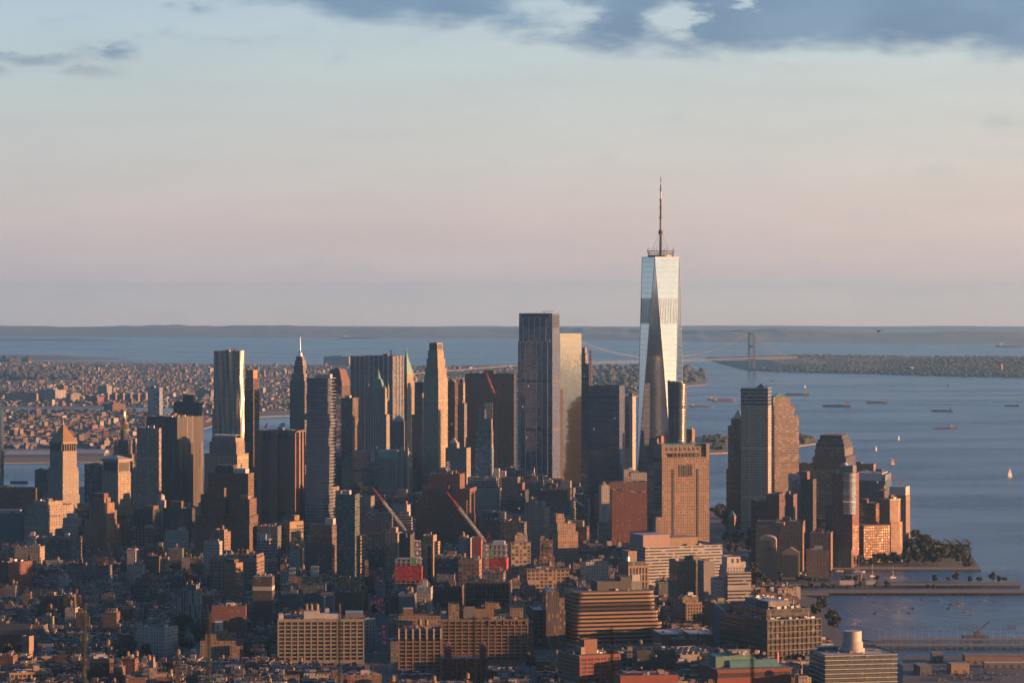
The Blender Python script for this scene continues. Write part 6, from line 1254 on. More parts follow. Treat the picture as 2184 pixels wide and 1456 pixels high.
# ------------------------------------------------------------------ right foreground
b = Bld('terraced_building', 'large office block of stacked tan bands with rounded corners and terraces', 'office building', 1186, 1222, 1415, 3060, -14, d=60, yt=1268, yb=1385, short='the tan banded terrace block'); z = b.z
plain('tan_band_plain', (.33, .205, .13), .85, nscale=.3, namt=.3)
gl = MB(); bd = MB(); nfl = 13; H0 = z(1264); fh = H0/nfl
for k in range(nfl):
    zz = k*fh; v = k/nfl
    e = 0 if k < 5 else (.012 if k < 8 else (.03 if k < 11 else .045)); er = 0 if k < 5 else (.045 if k < 8 else (.075 if k < 11 else .085)); ef = 0 if k < 8 else .04
    x0, x1 = (e-.5)*b.w, (.5-er)*b.w; y0, y1 = (ef-.5)*b.d, .48*b.d; pl = [(px_+(x0+x1)/2, py_+(y0+y1)/2) for px_, py_ in rounded(x1-x0, y1-y0, 7, 5)]; pi_ = shrink(pl, 1.0)
    gl.prism(pi_, zz, zz+fh, 'window_glass', 'tar_roof'); bd.walls(pl, zz+fh-2.0, zz+fh, 'tan_band_plain'); bd.ring_top(pl, shrink(pl, 1.1), zz+fh, zz+fh-.3, 'tan_band_plain'); bd.flat([(*p, zz+fh-2.0) for p in reversed(pl)], 'tan_band_plain')
gl.build('glazing', b.root); bd.build('floor_bands', b.root); mu = MB()
for k in range(56): x0, y0 = b.P(.06+.86*k/55, .012); mu.box(x0-.12, x0+.12, y0, y0+.3, 1, H0-3*fh, 'dark_metal')
for k in range(50): x0, y0 = b.P(.08+.78*k/49, .052); mu.box(x0-.12, x0+.12, y0, y0+.3, H0-3*fh, H0-.5, 'dark_metal')
mu.build('mullions', b.root)
mb = MB(); mb.box(-b.w*.45, b.w*.41, -b.d*.4, b.d*.42, H0-.6, H0-.1, 'tar_roof'); mb.build('roof', b.root)
b.block('mechanical_penthouse', (.32, .58, .3, .7), H0-.2, z(1245), 'dark_plain', 'tar_roof'); b.block('mechanical_penthouse', (.58, .70, .3, .7), H0-.2, z(1236), 'dark_plain', 'tar_roof'); b.blockm('cooling_tower', *b.P(.76, .4), b.w*.09, b.w*.08, z(1246), z(1232)-z(1246), 'white_metal'); b.blockm('cooling_tower_base', *b.P(.76, .4), b.w*.12, b.w*.1, H0-.2, z(1246)-H0+.2, 'grey_metal'); b.clutter((.1, .8, .1, .8), H0-.1, 18, 0, 0)
b = Bld('deco_loft', 'narrow brown deco loft with vertical piers left of banded terrace block', 'loft building', 1165, 1165, 1206, 3020, -6, d=40, yt=1270, yb=1405, short='the narrow brown deco loft'); z = b.z; b.tier('wall', FULL, 0, z(1300), 'brown_pier'); b.tier('upper_wall', (.0, .7, .1, .9), z(1300)-1, z(1262), 'brown_pier'); b.tier('wing', (.65, 1, .2, .9), z(1300)-1, z(1276), 'tan_brick'); b.frus('gable_roof', (.0, .6, .1, .9), z(1262), (.2, .4, .3, .7), z(1256), 'grey_metal')
b = Bld('low_loft', 'low brick loft with skylit roof left of brown deco loft', 'loft building', 1138, 1138, 1168, 3040, -6, d=60, yt=1300, yb=1345); b.simple('loft_red', 'silver_roof', n=6)
# red loft with tall side wall at bottom
b = Bld('red_loft', 'bright red brick loft with green trimmed roof at the bottom of the picture', 'loft building', 1190, 1236, 1323, 2670, -28, yt=1398, yb=1456, short='the bright red brick loft'); z = b.z; plain('red_wall', (.26, .045, .035), .9, nscale=.4, namt=.35)
b.tier('wall', FULL, 0, b.zt, 'red_wall', 'gravel_roof', 1.4); b.frame('front', 6, 8, 2, b.zt-1.2, 1.6, 1.6, 'red_wall', .5); b.frame('left', 12, 8, 2, b.zt-1.2, 1.2, 1.6, 'tan_plain', .4, maxwin=20)
b.block('coping', (-.01, .03, -.02, 1.02), b.zt-.1, b.zt+.35, 'copper_green'); b.tier('stair_bulkhead', (.30, .62, .35, .6), b.zt-1, z(1368), 'brick_plain'); b.block('skylight', (.06, .26, .4, .8), b.zt-1, b.zt+2, 'dark_plain'); b.block('penthouse', (.2, .3, .3, .6), b.zt-1, b.zt+6, 'tan_plain'); b.block('planting', (.05, .7, .06, .18), b.zt-1.2, b.zt+.3, 'leaf_dark'); b.clutter((.65, .97, .2, .9), b.zt-1.3, 12, 0, 0)
b = Bld('red_building', 'low orange red building with flat cluttered roof at bottom centre right', 'loft building', 1323, 1323, 1447, 2590, -8, d=30, yt=1440, yb=1456); b.tier('wall', FULL, 0, b.zt, plain('orange_red_wall', (.30, .07, .04), .9), 'red_roof'); b.clutter((.03, .97, .1, .9), b.zt-1, 18, 0, 1)
b = Bld('dark_glass_building', 'dark vine covered building with lit windows behind low orange red building', 'apartment block', 1359, 1359, 1440, 2760, -6, d=30, yt=1386, yb=1440); b.tier('wall', FULL, 0, b.zt, fac('vine_wall', (.025, .03, .022), 2.6, 3.4, .4, .5, Lit=.012), 'green_roof'); b.clutter(FULL, b.zt-1, 12, 1)
b = Bld('brick_house', 'brown brick house row left of the dark vine covered building', 'loft building', 1315, 1315, 1360, 2800, -6, d=24, yt=1392, yb=1425); b.simple('loft_grey', 'green_roof', n=6)
# big sheds and parking roof
for xl, xr, lb in ((1410, 1462, 'white roofed shed left of two behind the car park roof'), (1472, 1524, 'white roofed shed right of two behind the car park roof')):
    b = Bld('shed', lb, 'shed', xl, xl, xr, 2960, -8, d=48, yt=1352, yb=1365, group='white roofed sheds'); b.tier('wall', FULL, 0, b.zt, 'brick_plain', 'white_roof', .6); b.clutter(FULL, b.zt-.6, 4, 0, 0)
b = Bld('car_park', 'flat roofed car park with rows of parked cars on top', 'car park', 1420, 1450, 1560, 2790, -24, d=64, yt=1396, yb=1415, short='the rooftop car park'); b.tier('wall', FULL, 0, b.zt, 'concrete', 'asphalt', .8); CARPARK = b
b = Bld('tan_grid_building', 'tan grid windowed block with white rooftop plant right of terrace block', 'office building', 1444, 1452, 1497, 3180, -14, d=28, yt=1284, yb=1332, short='the tan grid windowed block'); z = b.z; b.tier('wall', FULL, 0, b.zt, 'tan_plain'); b.frame('front', 7, 7, 4, b.zt-1, 1.5, 1.6, 'tan_plain', .5); b.tier('upper_wall', (.2, .95, .3, .9), b.zt-1, z(1274), 'tan_brick'); b.clutter((.2, .9, .3, .9), z(1274)-1, 8); b.tier('wing', (.0, .45, -.3, 0), 0, z(1322), 'tan_brick')
b = Bld('art_deco_block', 'sunlit tan building with large dark windows and tower above terrace block', 'apartment block', 1323, 1340, 1383, 3180, -22, d=26, yt=1206, yb=1262, short='the sunlit tan building above the terrace block'); z = b.z; b.tier('wall', FULL, 0, b.zt, 'tan_plain'); b.frame('front', 6, 8, 6, b.zt-1, 1.5, 1.4, 'tan_plain', .4); b.frame('left', 4, 8, 6, b.zt-1, 2.4, 1.4, 'tan_plain', .4, maxwin=24); b.tier('upper_wall', (.1, .95, .2, .9), b.zt-1, z(1198), 'dark_panel', 'green_roof'); b.tier('tower', (.15, .58, .3, .8), z(1198)-1, z(1176), 'tan_plain'); b.tank(.12, .3, z(1198)-1, 2.2, 4.5, 1.5, 'steel')
b = Bld('tan_loft', 'sunlit tan loft with regular small windows right of white banded office', 'loft building', 1436, 1444, 1495, 3350, -14, d=30, yt=1195, yb=1228, short='the sunlit tan loft'); b.simple('tan_brick', n=8); b.block('penthouse', (.75, 1, .2, .7), b.zt-1, b.z(1186), 'tan_plain')
b = Bld('grey_slab', 'blank light grey slab beside the sunlit tan loft', 'apartment block', 1496, 1501, 1524, 3330, -16, d=20, yt=1196, yb=1232); b.tier('wall', FULL, 0, b.zt, 'concrete'); b.clutter(FULL, b.zt-1, 3, 0, 1)
b = Bld('modern_building', 'white modern stepped apartment building with tall boxy penthouse', 'apartment block', 1544, 1552, 1602, 3220, -12, d=34, yt=1220, yb=1252, short='the white stepped modern building'); z = b.z; b.tier('wall', FULL, 0, b.zt, 'white_band'); b.tier('upper_wall', (.0, .75, .1, .9), b.zt-1, z(1209), 'white_stone'); b.tier('penthouse', (.05, .62, .2, .8), z(1209)-1, z(1188), 'white_plain'); b.tier('penthouse', (.62, .85, .2, .8), z(1209)-1, z(1199), 'white_plain'); b.tier('wing', (-.35, .0, .2, 1), 0, z(1236), 'white_stone'); mb = MB()
for fx_ in (.3, .52): x0, y0 = b.P(fx_, .195); mb.box(x0-.8, x0+.8, y0-.2, y0+.3, z(1201), z(1192), 'dark_plain')
mb.build('window_slots', b.root)
b = Bld('orange_block', 'tall plain orange brown building with windowless flank', 'loft building', 1523, 1530, 1572, 3120, -12, d=50, yt=1288, yb=1368); b.simple('rust_brown', n=6); 
b = Bld('sloped_building', 'grey building with steep sloping green roof between two blank walls', 'office building', 1542, 1575, 1603, 2925, -32, d=42, yt=1312, yb=1368, short='the sloping green roof building'); z = b.z
mb = MB(); A = b.rect(FULL); zf, zbk = z(1330), z(1290); mb.face([(*A[0], zf), (*A[1], zf), (*A[2], zbk), (*A[3], zbk)], [(0, 0)]*4, 'green_roof'); mb.build('roof', b.root); mb = MB()
mb.face([(*A[0], 0), (*A[1], 0), (*A[1], zf), (*A[0], zf)], [(0, 0)]*4, 'brick_plain'); mb.face([(*A[1], 0), (*A[2], 0), (*A[2], zbk), (*A[1], zf)], [(0, 0)]*4, 'concrete'); mb.face([(*A[3], 0), (*A[0], 0), (*A[0], zf), (*A[3], zbk)], [(0, 0)]*4, 'slate_blue'); mb.face([(*A[2], 0), (*A[3], 0), (*A[3], zbk), (*A[2], zbk)], [(0, 0)]*4, 'concrete')
for q0, q1 in ((A[3], A[0]), (A[1], A[2])):
    za, zb_ = (zbk, zf) if q0 == A[3] else (zf, zbk); mb.bar((*q0, za+.5), (*q1, zb_+.5), .8, 'white_plain')
mb.build('wall', b.root)
# big dark glass terminal building
b = Bld('terminal_building', 'large dark glass office block with cluttered white rooftop terraces by the river', 'office building', 1596, 1636, 1750, 2855, -24, d=95, yt=1322, yb=1400, short='the large dark terminal block'); z = b.z; fac('terminal_glass', (.07, .06, .055), 3.0, 4.6, .93, .70, glass=(.05, .05, .055), Metal=.5, GR=.15, Pane=.02, Blind=.02)
b.tier('wall', FULL, 0, b.zt, 'terminal_glass', 'gravel_roof'); mb = MB(); nf = 8
for k in range(nf): zz = b.zt*(k+1)/nf; x0, y0 = b.P(.5, -.006); mb.box(x0-b.w/2, x0+b.w/2, y0-.5, y0+.3, zz-.9, zz, plain('dull_bronze', (.085, .055, .045), .7) if 'dull_bronze' not in MATS else 'dull_bronze')
for k in range(13): x0, y0 = b.P(k/12, -.006); mb.box(x0-.15, x0+.15, y0-.45, y0+.3, 0, b.zt, 'dark_metal')
mb.build('floor_bands', b.root); mb = MB()
for k in range(nf): zz = b.zt*(k+1)/nf; x0, y0 = b.P(-.004, .5); mb.box(x0-.5, x0+.3, y0-b.d/2, y0+b.d/2, zz-.8, zz, 'dull_bronze')
mb.build('floor_bands', b.root); b.tier('setback', (.1, .92, .12, .9), b.zt-1, z(1302), 'terminal_glass', 'gravel_roof'); b.block('mechanical_penthouse', (.25, .65, .25, .5), z(1302)-1, z(1288), 'dark_metal', 'silver_roof'); b.block('mechanical_penthouse', (.35, .7, .55, .85), z(1302)-1, z(1290), 'tan_plain', 'silver_roof')
b.clutter((.02, .98, .02, .12), b.zt-1, 16, 0, 0, ('white_metal', 'white_plain', 'steel')); b.clutter((.12, .9, .14, .3), z(1302)-1, 22, 0, 0, ('white_metal', 'white_plain', 'steel')); b.clutter((.3, .7, .3, .8), z(1289), 16, 0, 0, ('white_metal', 'white_plain', 'steel')); b.clutter((.02, .1, .15, .9), b.zt-1, 12, 0, 0, ('white_metal', 'steel'))
# glass building with the white drum
b = Bld('drum_building', 'low glass office building with white cylindrical drum on its roof', 'office building', 1738, 1760, 1913, 2700, -12, d=46, yt=1396, yb=1456, short='the white drum building'); z = b.z; fac('wave_glass', (.07, .075, .075), 2.4, 4.0, .94, .70, glass=(.05, .075, .085), Metal=.5, GR=.12, Pane=.06, Blind=.05)
b.tier('wall', FULL, 0, b.zt, 'wave_glass', 'gravel_roof'); mb = MB()
for k in range(7): zz = b.zt-1-k*4.0; mb.prism(b.rect((-.01, 1.01, -.02, 1.01)), zz-.3, zz+.3, 'white_plain', bottom=True)
mb.build('floor_bands', b.root); zd = lambda py: zpy(py, b.Y+32)-b.zg; x0, y0 = b.P(.52, .62); mb = MB(); mb.cyl(x0, y0, b.zt-1, zd(1381), 11, m='white_plain', n=28); mb.cyl(x0, y0, zd(1381), zd(1368), 9.4, m='white_plain', n=28); mb.build('drum_base', b.root); mb = MB(); mb.cyl(x0, y0, zd(1368)-.1, zd(1345), 8.2, m='white_plain', n=32)
for k in range(8): mb.cyl(x0, y0, zd(1366)+k*1.1, zd(1366)+k*1.1+.3, 8.4, m='white_metal', n=32)
mb.build('drum', b.root); b.clutter((.02, .98, .05, .9), b.zt-1, 22, 0, 1); b.block('canopy', (.05, .38, .75, .9), b.zt+3, b.zt+4, 'white_metal'); b.block('canopy_base', (.08, .35, .77, .88), b.zt-1, b.zt+3, 'dark_metal')
# green roofed red building at the bottom
b = Bld('copper_roof_building', 'ornate red brick building with green copper roof and arched windows', 'loft building', 1503, 1530, 1688, 2640, -14, d=50, yt=1428, yb=1456, short='the green copper roof building'); z = b.z; b.tier('wall', FULL, 0, b.zt, 'red_wall', 'green_roof'); b.block('cornice', (-.01, 1.01, -.03, 1.0), b.zt-.6, b.zt+.3, 'brick_plain', 'tar_roof'); mb = MB()
for k in range(30): x0, y0 = b.P(.02+.96*k/29, -.004); mb.box(x0-.6, x0+.6, y0-.15, y0+.2, b.zt-7, b.zt-3.5, 'dark_plain'); mb.bar((x0, y0-.15, b.zt-3.5), (x0, y0+.2, b.zt-3.5), .6, 'dark_plain', n=10)
mb.build('arched_windows', b.root); b.frus('copper_roof', (.22, .92, .18, .50), b.zt-.5, (.25, .88, .36, .46), z(1414), 'copper_green'); b.frus('copper_roof', (.16, .70, .55, .92), b.zt-.5, (.20, .66, .7, .84), z(1402), 'copper_green'); b.block('skylight', (.05, .16, .3, .7), b.zt-.5, z(1404), 'teal_copper'); b.block('penthouse', (.3, .62, .6, .8), z(1402)-2, z(1396), 'grey_metal', 'concrete'); b.clutter((.3, .8, .2, .8), z(1402), 14, 0, 0); mb = MB(); x0, y0 = b.P(.93, .5); mb.cyl(x0, y0, b.zt, z(1400), 1.6, m='red_paint', n=10); mb.build('chimney', b.root)
b = Bld('cream_building', 'small cream building with chimney behind green copper roof building', 'loft building', 1498, 1506, 1546, 2760, -14, d=20, yt=1395, yb=1412); b.simple('cream_stone', n=3); b.block('chimney', (.8, 1, .2, .6), b.zt-1, b.z(1386), 'tan_plain')
b = Bld('small_house', 'small cream building with dark water tank beside copper roof building', 'loft building', 1703, 1703, 1722, 2640, -8, d=14, yt=1440, yb=1456); b.simple('cream_stone', n=2, big=0); b.tank(.4, .4, b.zt-1, 1.7, 3.2, 2.2, 'dark_metal')
# left foreground
b = Bld('deco_apartments', 'beige deco apartment block with white corner penthouse tower in foreground', 'apartment block', 425, 427, 518, 2900, -4, d=34, yt=1366, yb=1412, short='the beige deco apartments'); z = b.z; b.tier('wall', FULL, 0, b.zt, 'tan_brick'); b.tier('upper_wall', (.12, .82, .15, .9), b.zt-1, z(1353), 'tan_brick'); b.tier('penthouse', (.3, .62, .25, .8), z(1353)-1, z(1347), 'tan_plain'); b.block('tower', (.34, .52, .3, .6), z(1347)-1, z(1327), 'white_plain'); mb = MB(); x0, y0 = b.P(.40, .295); mb.box(x0-.8, x0+.8, y0-.2, y0+.2, z(1344), z(1334), 'dark_plain'); mb.build('tower_slot', b.root); b.tier('wing', (.7, 1.0, -.15, .2), 0, z(1376), 'tan_brick')
b = Bld('brick_apartments', 'red brick apartment block with white window frames below balcony tower', 'apartment block', 452, 452, 524, 3020, -3, d=26, yt=1292, yb=1348, short='the red brick apartments'); b.simple('red_brick', n=8)
b = Bld('white_apartments', 'white painted apartment house with grey brick right flank', 'apartment block', 292, 350, 380, 2960, 26, yt=1338, yb=1388, short='the white painted apartment house'); b.tier('wall', FULL, 0, b.zt, 'white_paint'); b.clutter(FULL, b.zt-1, 10, 0, 1)
b = Bld('church', 'church with long dark slate roof at the left edge', 'church', -30, 60, 70, 2950, 8, d=24, yt=1352, yb=1400, short='the dark roofed church'); z = b.z; b.tier('wall', FULL, 0, b.zt, 'brown_brick', None); mb = MB(); A = b.rect(FULL); zr = z(1332)
mb.face([(*A[0], b.zt-.5), (*A[1], b.zt-.5), (b.w/2, 0, zr), (-b.w/2, 0, zr)], [(0, 0)]*4, 'tar_roof'); mb.face([(*A[2], b.zt-.5), (*A[3], b.zt-.5), (-b.w/2, 0, zr), (b.w/2, 0, zr)], [(0, 0)]*4, 'tar_roof'); mb.face([(*A[1], b.zt-1), (*A[2], b.zt-1), (b.w/2, 0, zr)], [(0, 0)]*3, 'brick_plain'); mb.build('gable_roof', b.root)
b = Bld('plain_block', 'pale blank walled house with one dark window right of the church', 'apartment block', 46, 62, 72, 2860, 22, yt=1356, yb=1392); b.tier('wall', FULL, 0, b.zt, 'tan_plain'); b.blockm('window', *b.P(.72, -.01), 1.6, .4, b.z(1374), 3, 'dark_plain')
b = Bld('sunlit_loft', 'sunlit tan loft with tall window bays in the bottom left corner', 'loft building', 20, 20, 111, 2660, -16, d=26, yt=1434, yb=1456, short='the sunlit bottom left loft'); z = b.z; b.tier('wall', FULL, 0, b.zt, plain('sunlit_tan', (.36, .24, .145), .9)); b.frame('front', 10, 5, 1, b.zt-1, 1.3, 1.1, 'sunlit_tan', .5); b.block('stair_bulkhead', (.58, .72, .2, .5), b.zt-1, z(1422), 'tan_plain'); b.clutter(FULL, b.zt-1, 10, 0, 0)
b = Bld('red_roof_row', 'row of tan houses with red orange roof above bottom left loft', 'house row', 52, 52, 118, 2800, -10, d=20, yt=1408, yb=1424); b.simple('tan_brick', 'red_roof', n=10)
b = Bld('brick_flats', 'brick apartment building with bright orange top storey at bottom left', 'apartment block', 189, 194, 243, 2720, -10, d=22, yt=1404, yb=1456, short='the brick flats with painted sunlit top'); z = b.z; b.tier('wall', FULL, 0, z(1413), 'maroon_brick', None); b.tier('upper_wall', FULL, z(1413)-.9, b.zt, 'tan_plain'); b.clutter(FULL, b.zt-1, 7)  # sunlit strip along the brick put into the upper wall's paler tan
b = Bld('church_tower', 'small church with stone bell tower and domed cap at the bottom', 'church', 268, 268, 356, 2640, -8, d=22, yt=1444, yb=1456, short='the church with bell tower'); z = b.z; b.tier('wall', FULL, 0, b.zt, 'red_brown_brick'); b.tier('tower', (.58, .76, -.02, .4), 0, z(1424), 'limestone', None, .2); x0, y0 = b.P(.67, .19); mb = MB(); mb.cyl(x0, y0, z(1424)-.3, z(1414), 2.4, 2.0, 'plain_stone', 8); mb.cyl(x0, y0, z(1414), z(1403), 1.7, 1.4, 'cream_wall', 8); mb.cyl(x0, y0, z(1403), z(1396), 1.4, .1, 'rust_brown', 8); mb.build('belfry', b.root); b.block('sunlit_wing', (.76, 1, .0, .5), b.zt-1, b.zt+3, 'tan_plain', 'tar_roof'); b.clutter((.02, .5, .1, .9), b.zt-1, 8, 0, 1)
b = Bld('brick_flats', 'low orange brick flats with white roof at the bottom near the avenue', 'apartment block', 741, 741, 814, 2640, -3, d=26, yt=1438, yb=1456); b.tier('wall', FULL, 0, b.zt, 'orange_brick', 'gravel_roof'); b.clutter(FULL, b.zt-1, 14, 0, 1)
b = Bld('red_store', 'dark red brick store building with orange painted corner among low roofs', 'loft building', 84, 146, 160, 3220, 10, d=26, yt=1270, yb=1296, short='the red store with orange corner'); b.simple('maroon_brick', n=6); b.blockm('painted_wall', *b.P(.90, -.01), b.w*.14, .4, b.z(1292), b.z(1273)-b.z(1292), 'car_yellow')
b = Bld('red_house', 'bright red sunlit house at the left edge among the low roofs', 'house row', -10, 18, 47, 3500, 40, d=36, yt=1199, yb=1215); b.simple('red_brick', 'red_roof', n=6)
# ================================================================== THE CITY BETWEEN: small buildings, lot by lot
def sat(p, q):
    for poly in (p, q):
        for i in range(len(poly)):
            ax, ay = poly[i]; bx, by = poly[(i+1) % len(poly)]; nx, ny = by-ay, ax-bx
            a = [x*nx+y*ny for x, y in p]; b = [x*nx+y*ny for x, y in q]
            if max(a) <= min(b) or max(b) <= min(a): return False
    return True
def mb_append(dst, src, loc, rz):
    c, s_ = cos(rz), sin(rz); i0 = len(dst.v)
    dst.v += [(x*c-y*s_+loc[0], x*s_+y*c+loc[1], z+loc[2]) for x, y, z in src.v]
    dst.f += [tuple(k+i0 for k in f) for f in src.f]; dst.uv += src.uv; dst.mi += [dst.mat(src.mats[k]) for k in src.mi]
COLOURS = {'red_brick': 'red brick', 'maroon_brick': 'dark red brick', 'brown_brick': 'brown brick', 'red_brown_brick': 'reddish brown', 'dark_brick': 'blackish brick', 'tan_brick': 'tan brick', 'orange_brick': 'orange brick', 'cream_stone': 'cream',
           'white_paint': 'white', 'white_stone': 'pale', 'grey_concrete': 'grey', 'grey_stone': 'grey stone', 'blue_grey_panel': 'blue grey', 'loft_tan': 'tan', 'loft_grey': 'dusky grey', 'loft_red': 'brick red', 'limestone': 'stone', 'dark_panel': 'black', 'navy_glass': 'dark glass', 'green_glass': 'green glass', 'bronze_glass': 'bronze glass', 'white_band': 'white banded', 'steel_pier': 'silver grey', 'pale_stone': 'light stone'}
ROOFS = {'tar_roof': 'dark', 'gravel_roof': 'grey', 'silver_roof': 'silver', 'white_roof': 'white', 'red_roof': 'reddish', 'green_roof': 'planted'}
def canyon(px, Y):
    if Y < 4150 and 781 < px < 836: return True
    if Y < 3150 and 1128 < px < 1164: return True
    return False
KEEP_CLEAR = [(372, 445, 1335, 1420), (245, 335, 1386, 1436), (1330, 1440, 1395, 1408), (1520, 1600, 1040, 1190), (1240, 1300, 1140, 1190), (-40, 12, 1385, 1425), (1560, 1615, 1360, 1395), (1700, 1800, 1240, 1392), (1600, 1965, 1174, 1216)]
def skyline(px):
    return lerp(px, [(-60, 1100), (100, 1092), (230, 1078), (420, 1070), (545, 1060), (700, 1020), (760, 975), (1050, 1000), (1240, 1050), (1290, 1120), (1380, 1130), (1520, 1185), (1560, 1110), (1620, 1090), (1900, 1110), (1960, 1170)])
FOOTS = [(h.foot, h) for h in HEROES]
rr = random.Random(1234); LOTS = []
def lot_ok(foot):
    xs = [p[0] for p in foot]; ys = [p[1] for p in foot]
    for f, h in FOOTS:
        if min(p[0] for p in f) > max(xs)+60 or max(p[0] for p in f) < min(xs)-60 or min(p[1] for p in f) > max(ys)+60 or max(p[1] for p in f) < min(ys)-60: continue
        g = [tuple(Vector(p)+(Vector(p)-h.c).normalized()*1.5) for p in f]
        if sat(foot, g): return False
    return True
def ymin_allowed(px0, px1, Y):
    y = skyline((px0+px1)/2)
    for f, h in FOOTS:
        if h.Y <= Y-1 or h.yb is None: continue
        a, b = h.rng; ov = min(b, px1)-max(a, px0)
        if ov > .12*(px1-px0) and ov > 1: y = max(y, h.yb-2)
    return y
def zone(px0, px1, Y0, Y1, wr, dr, hr, mats, roofs, th, kind, street=13, tall=.06, tallk=1.9, hmin=7.5):
    t_ = radians(th); ex = Vector((cos(t_), -sin(t_))); ey = Vector((sin(t_), cos(t_))); Y = Y0; row = 0
    while Y < Y1:
        dep = rr.uniform(*dr); gap = 4 if row % 2 == 0 else street
        X = (px0-PCX)/F*Y; Xe = (px1-PCX)/F*Y; bl = 0; hbase = rr.uniform(*hr)
        while X < Xe:
            w = rr.uniform(*wr); bl += w
            C = Vector((X, Y+rr.uniform(-1, 1)-(X*tan(t_)))); 
            d = dep*rr.uniform(.75, 1.0); foot = [tuple(C), tuple(C+ex*w), tuple(C+ex*w+ey*d), tuple(C+ey*d)]
            pa = proj(C.x, C.y, 0); pb = proj(*(C+ex*w), 0); pm = (pa[0]+pb[0])/2
            X += w*cos(t_)+(.0 if rr.random() < .85 else rr.uniform(2, 7))
            if bl > 150: X += 14; bl = 0
            if not px0-20 < pm < px1+20 or canyon(pm, C.y) or any(a < pm < b and c < pa[1] < e for a, b, c, e in KEEP_CLEAR): continue
            if not lot_ok(foot): continue
            h = (hbase*.5+rr.uniform(*hr)*.5)*(tallk if rr.random() < tall else 1)
            ym = ymin_allowed(pa[0], pb[0], C.y); h = min(h, zpy(ym, C.y)-2)
            if h < hmin: continue
            LOTS.append(dict(C=C, ex=ex, ey=ey, w=w, d=d, h=h, th=t_, kind=kind, mat=rr.choice(mats), roof=rr.choice(roofs), px=pm, py=proj(C.x, C.y, h+2)[1], foot=foot, Y=C.y))
        Y += dep+gap; row += 1
LOW = ['red_brick', 'maroon_brick', 'brown_brick', 'red_brown_brick', 'dark_brick', 'tan_brick', 'cream_stone', 'white_paint', 'white_stone', 'grey_concrete', 'grey_stone', 'red_brown_brick', 'brown_brick']
MIDM = ['loft_tan', 'loft_grey', 'loft_red', 'red_brown_brick', 'brown_brick', 'tan_brick', 'limestone', 'grey_stone', 'white_paint', 'orange_brick', 'blue_grey_panel', 'cream_stone']
HIGH = ['grey_stone', 'limestone', 'navy_glass', 'steel_pier', 'grey_concrete', 'brown_brick', 'pale_stone', 'white_band', 'bronze_glass', 'green_glass']
RF = ['tar_roof', 'tar_roof', 'gravel_roof', 'silver_roof', 'gravel_roof', 'tar_roof', 'white_roof', 'red_roof', 'silver_roof']
zone(-50, 600, 2600, 3560, (6.5, 15), (15, 22), (10, 17), LOW, RF, 5, 'row_house')
zone(-50, 620, 3560, 4000, (9, 20), (18, 24), (12, 22), LOW, RF, 5, 'row_house', tall=.1)
zone(600, 1330, 2600, 2860, (9, 18), (16, 24), (9, 16), LOW, RF, -3, 'row_house', tall=.0)
zone(600, 1330, 2900, 4000, (9, 20), (15, 24), (17, 38), MIDM, RF, -3, 'loft_building', tall=.08, tallk=1.4)
zone(1330, 1760, 2600, 3500, (9, 22), (15, 24), (9, 20), MIDM+LOW, RF, -10, 'loft_building', tall=.05)
zone(-50, 760, 4000, 4500, (18, 36), (22, 34), (18, 60), MIDM+HIGH[:3], RF, 10, 'office_building', tall=.1)
zone(740, 1330, 4000, 4550, (18, 40), (24, 36), (24, 85), HIGH+MIDM[:4], RF, 8, 'office_building', tall=.1)
zone(60, 1270, 4560, 5800, (24, 45), (28, 40), (50, 150), HIGH, RF, 18, 'office_building', tall=.1, street=16, hmin=20)
zone(1600, 1930, 3880, 4800, (20, 40), (20, 30), (14, 45), ['tan_brick', 'red_brown_brick', 'brown_brick', 'orange_brick', 'maroon_brick'], RF, 12, 'apartment_block', hmin=8)
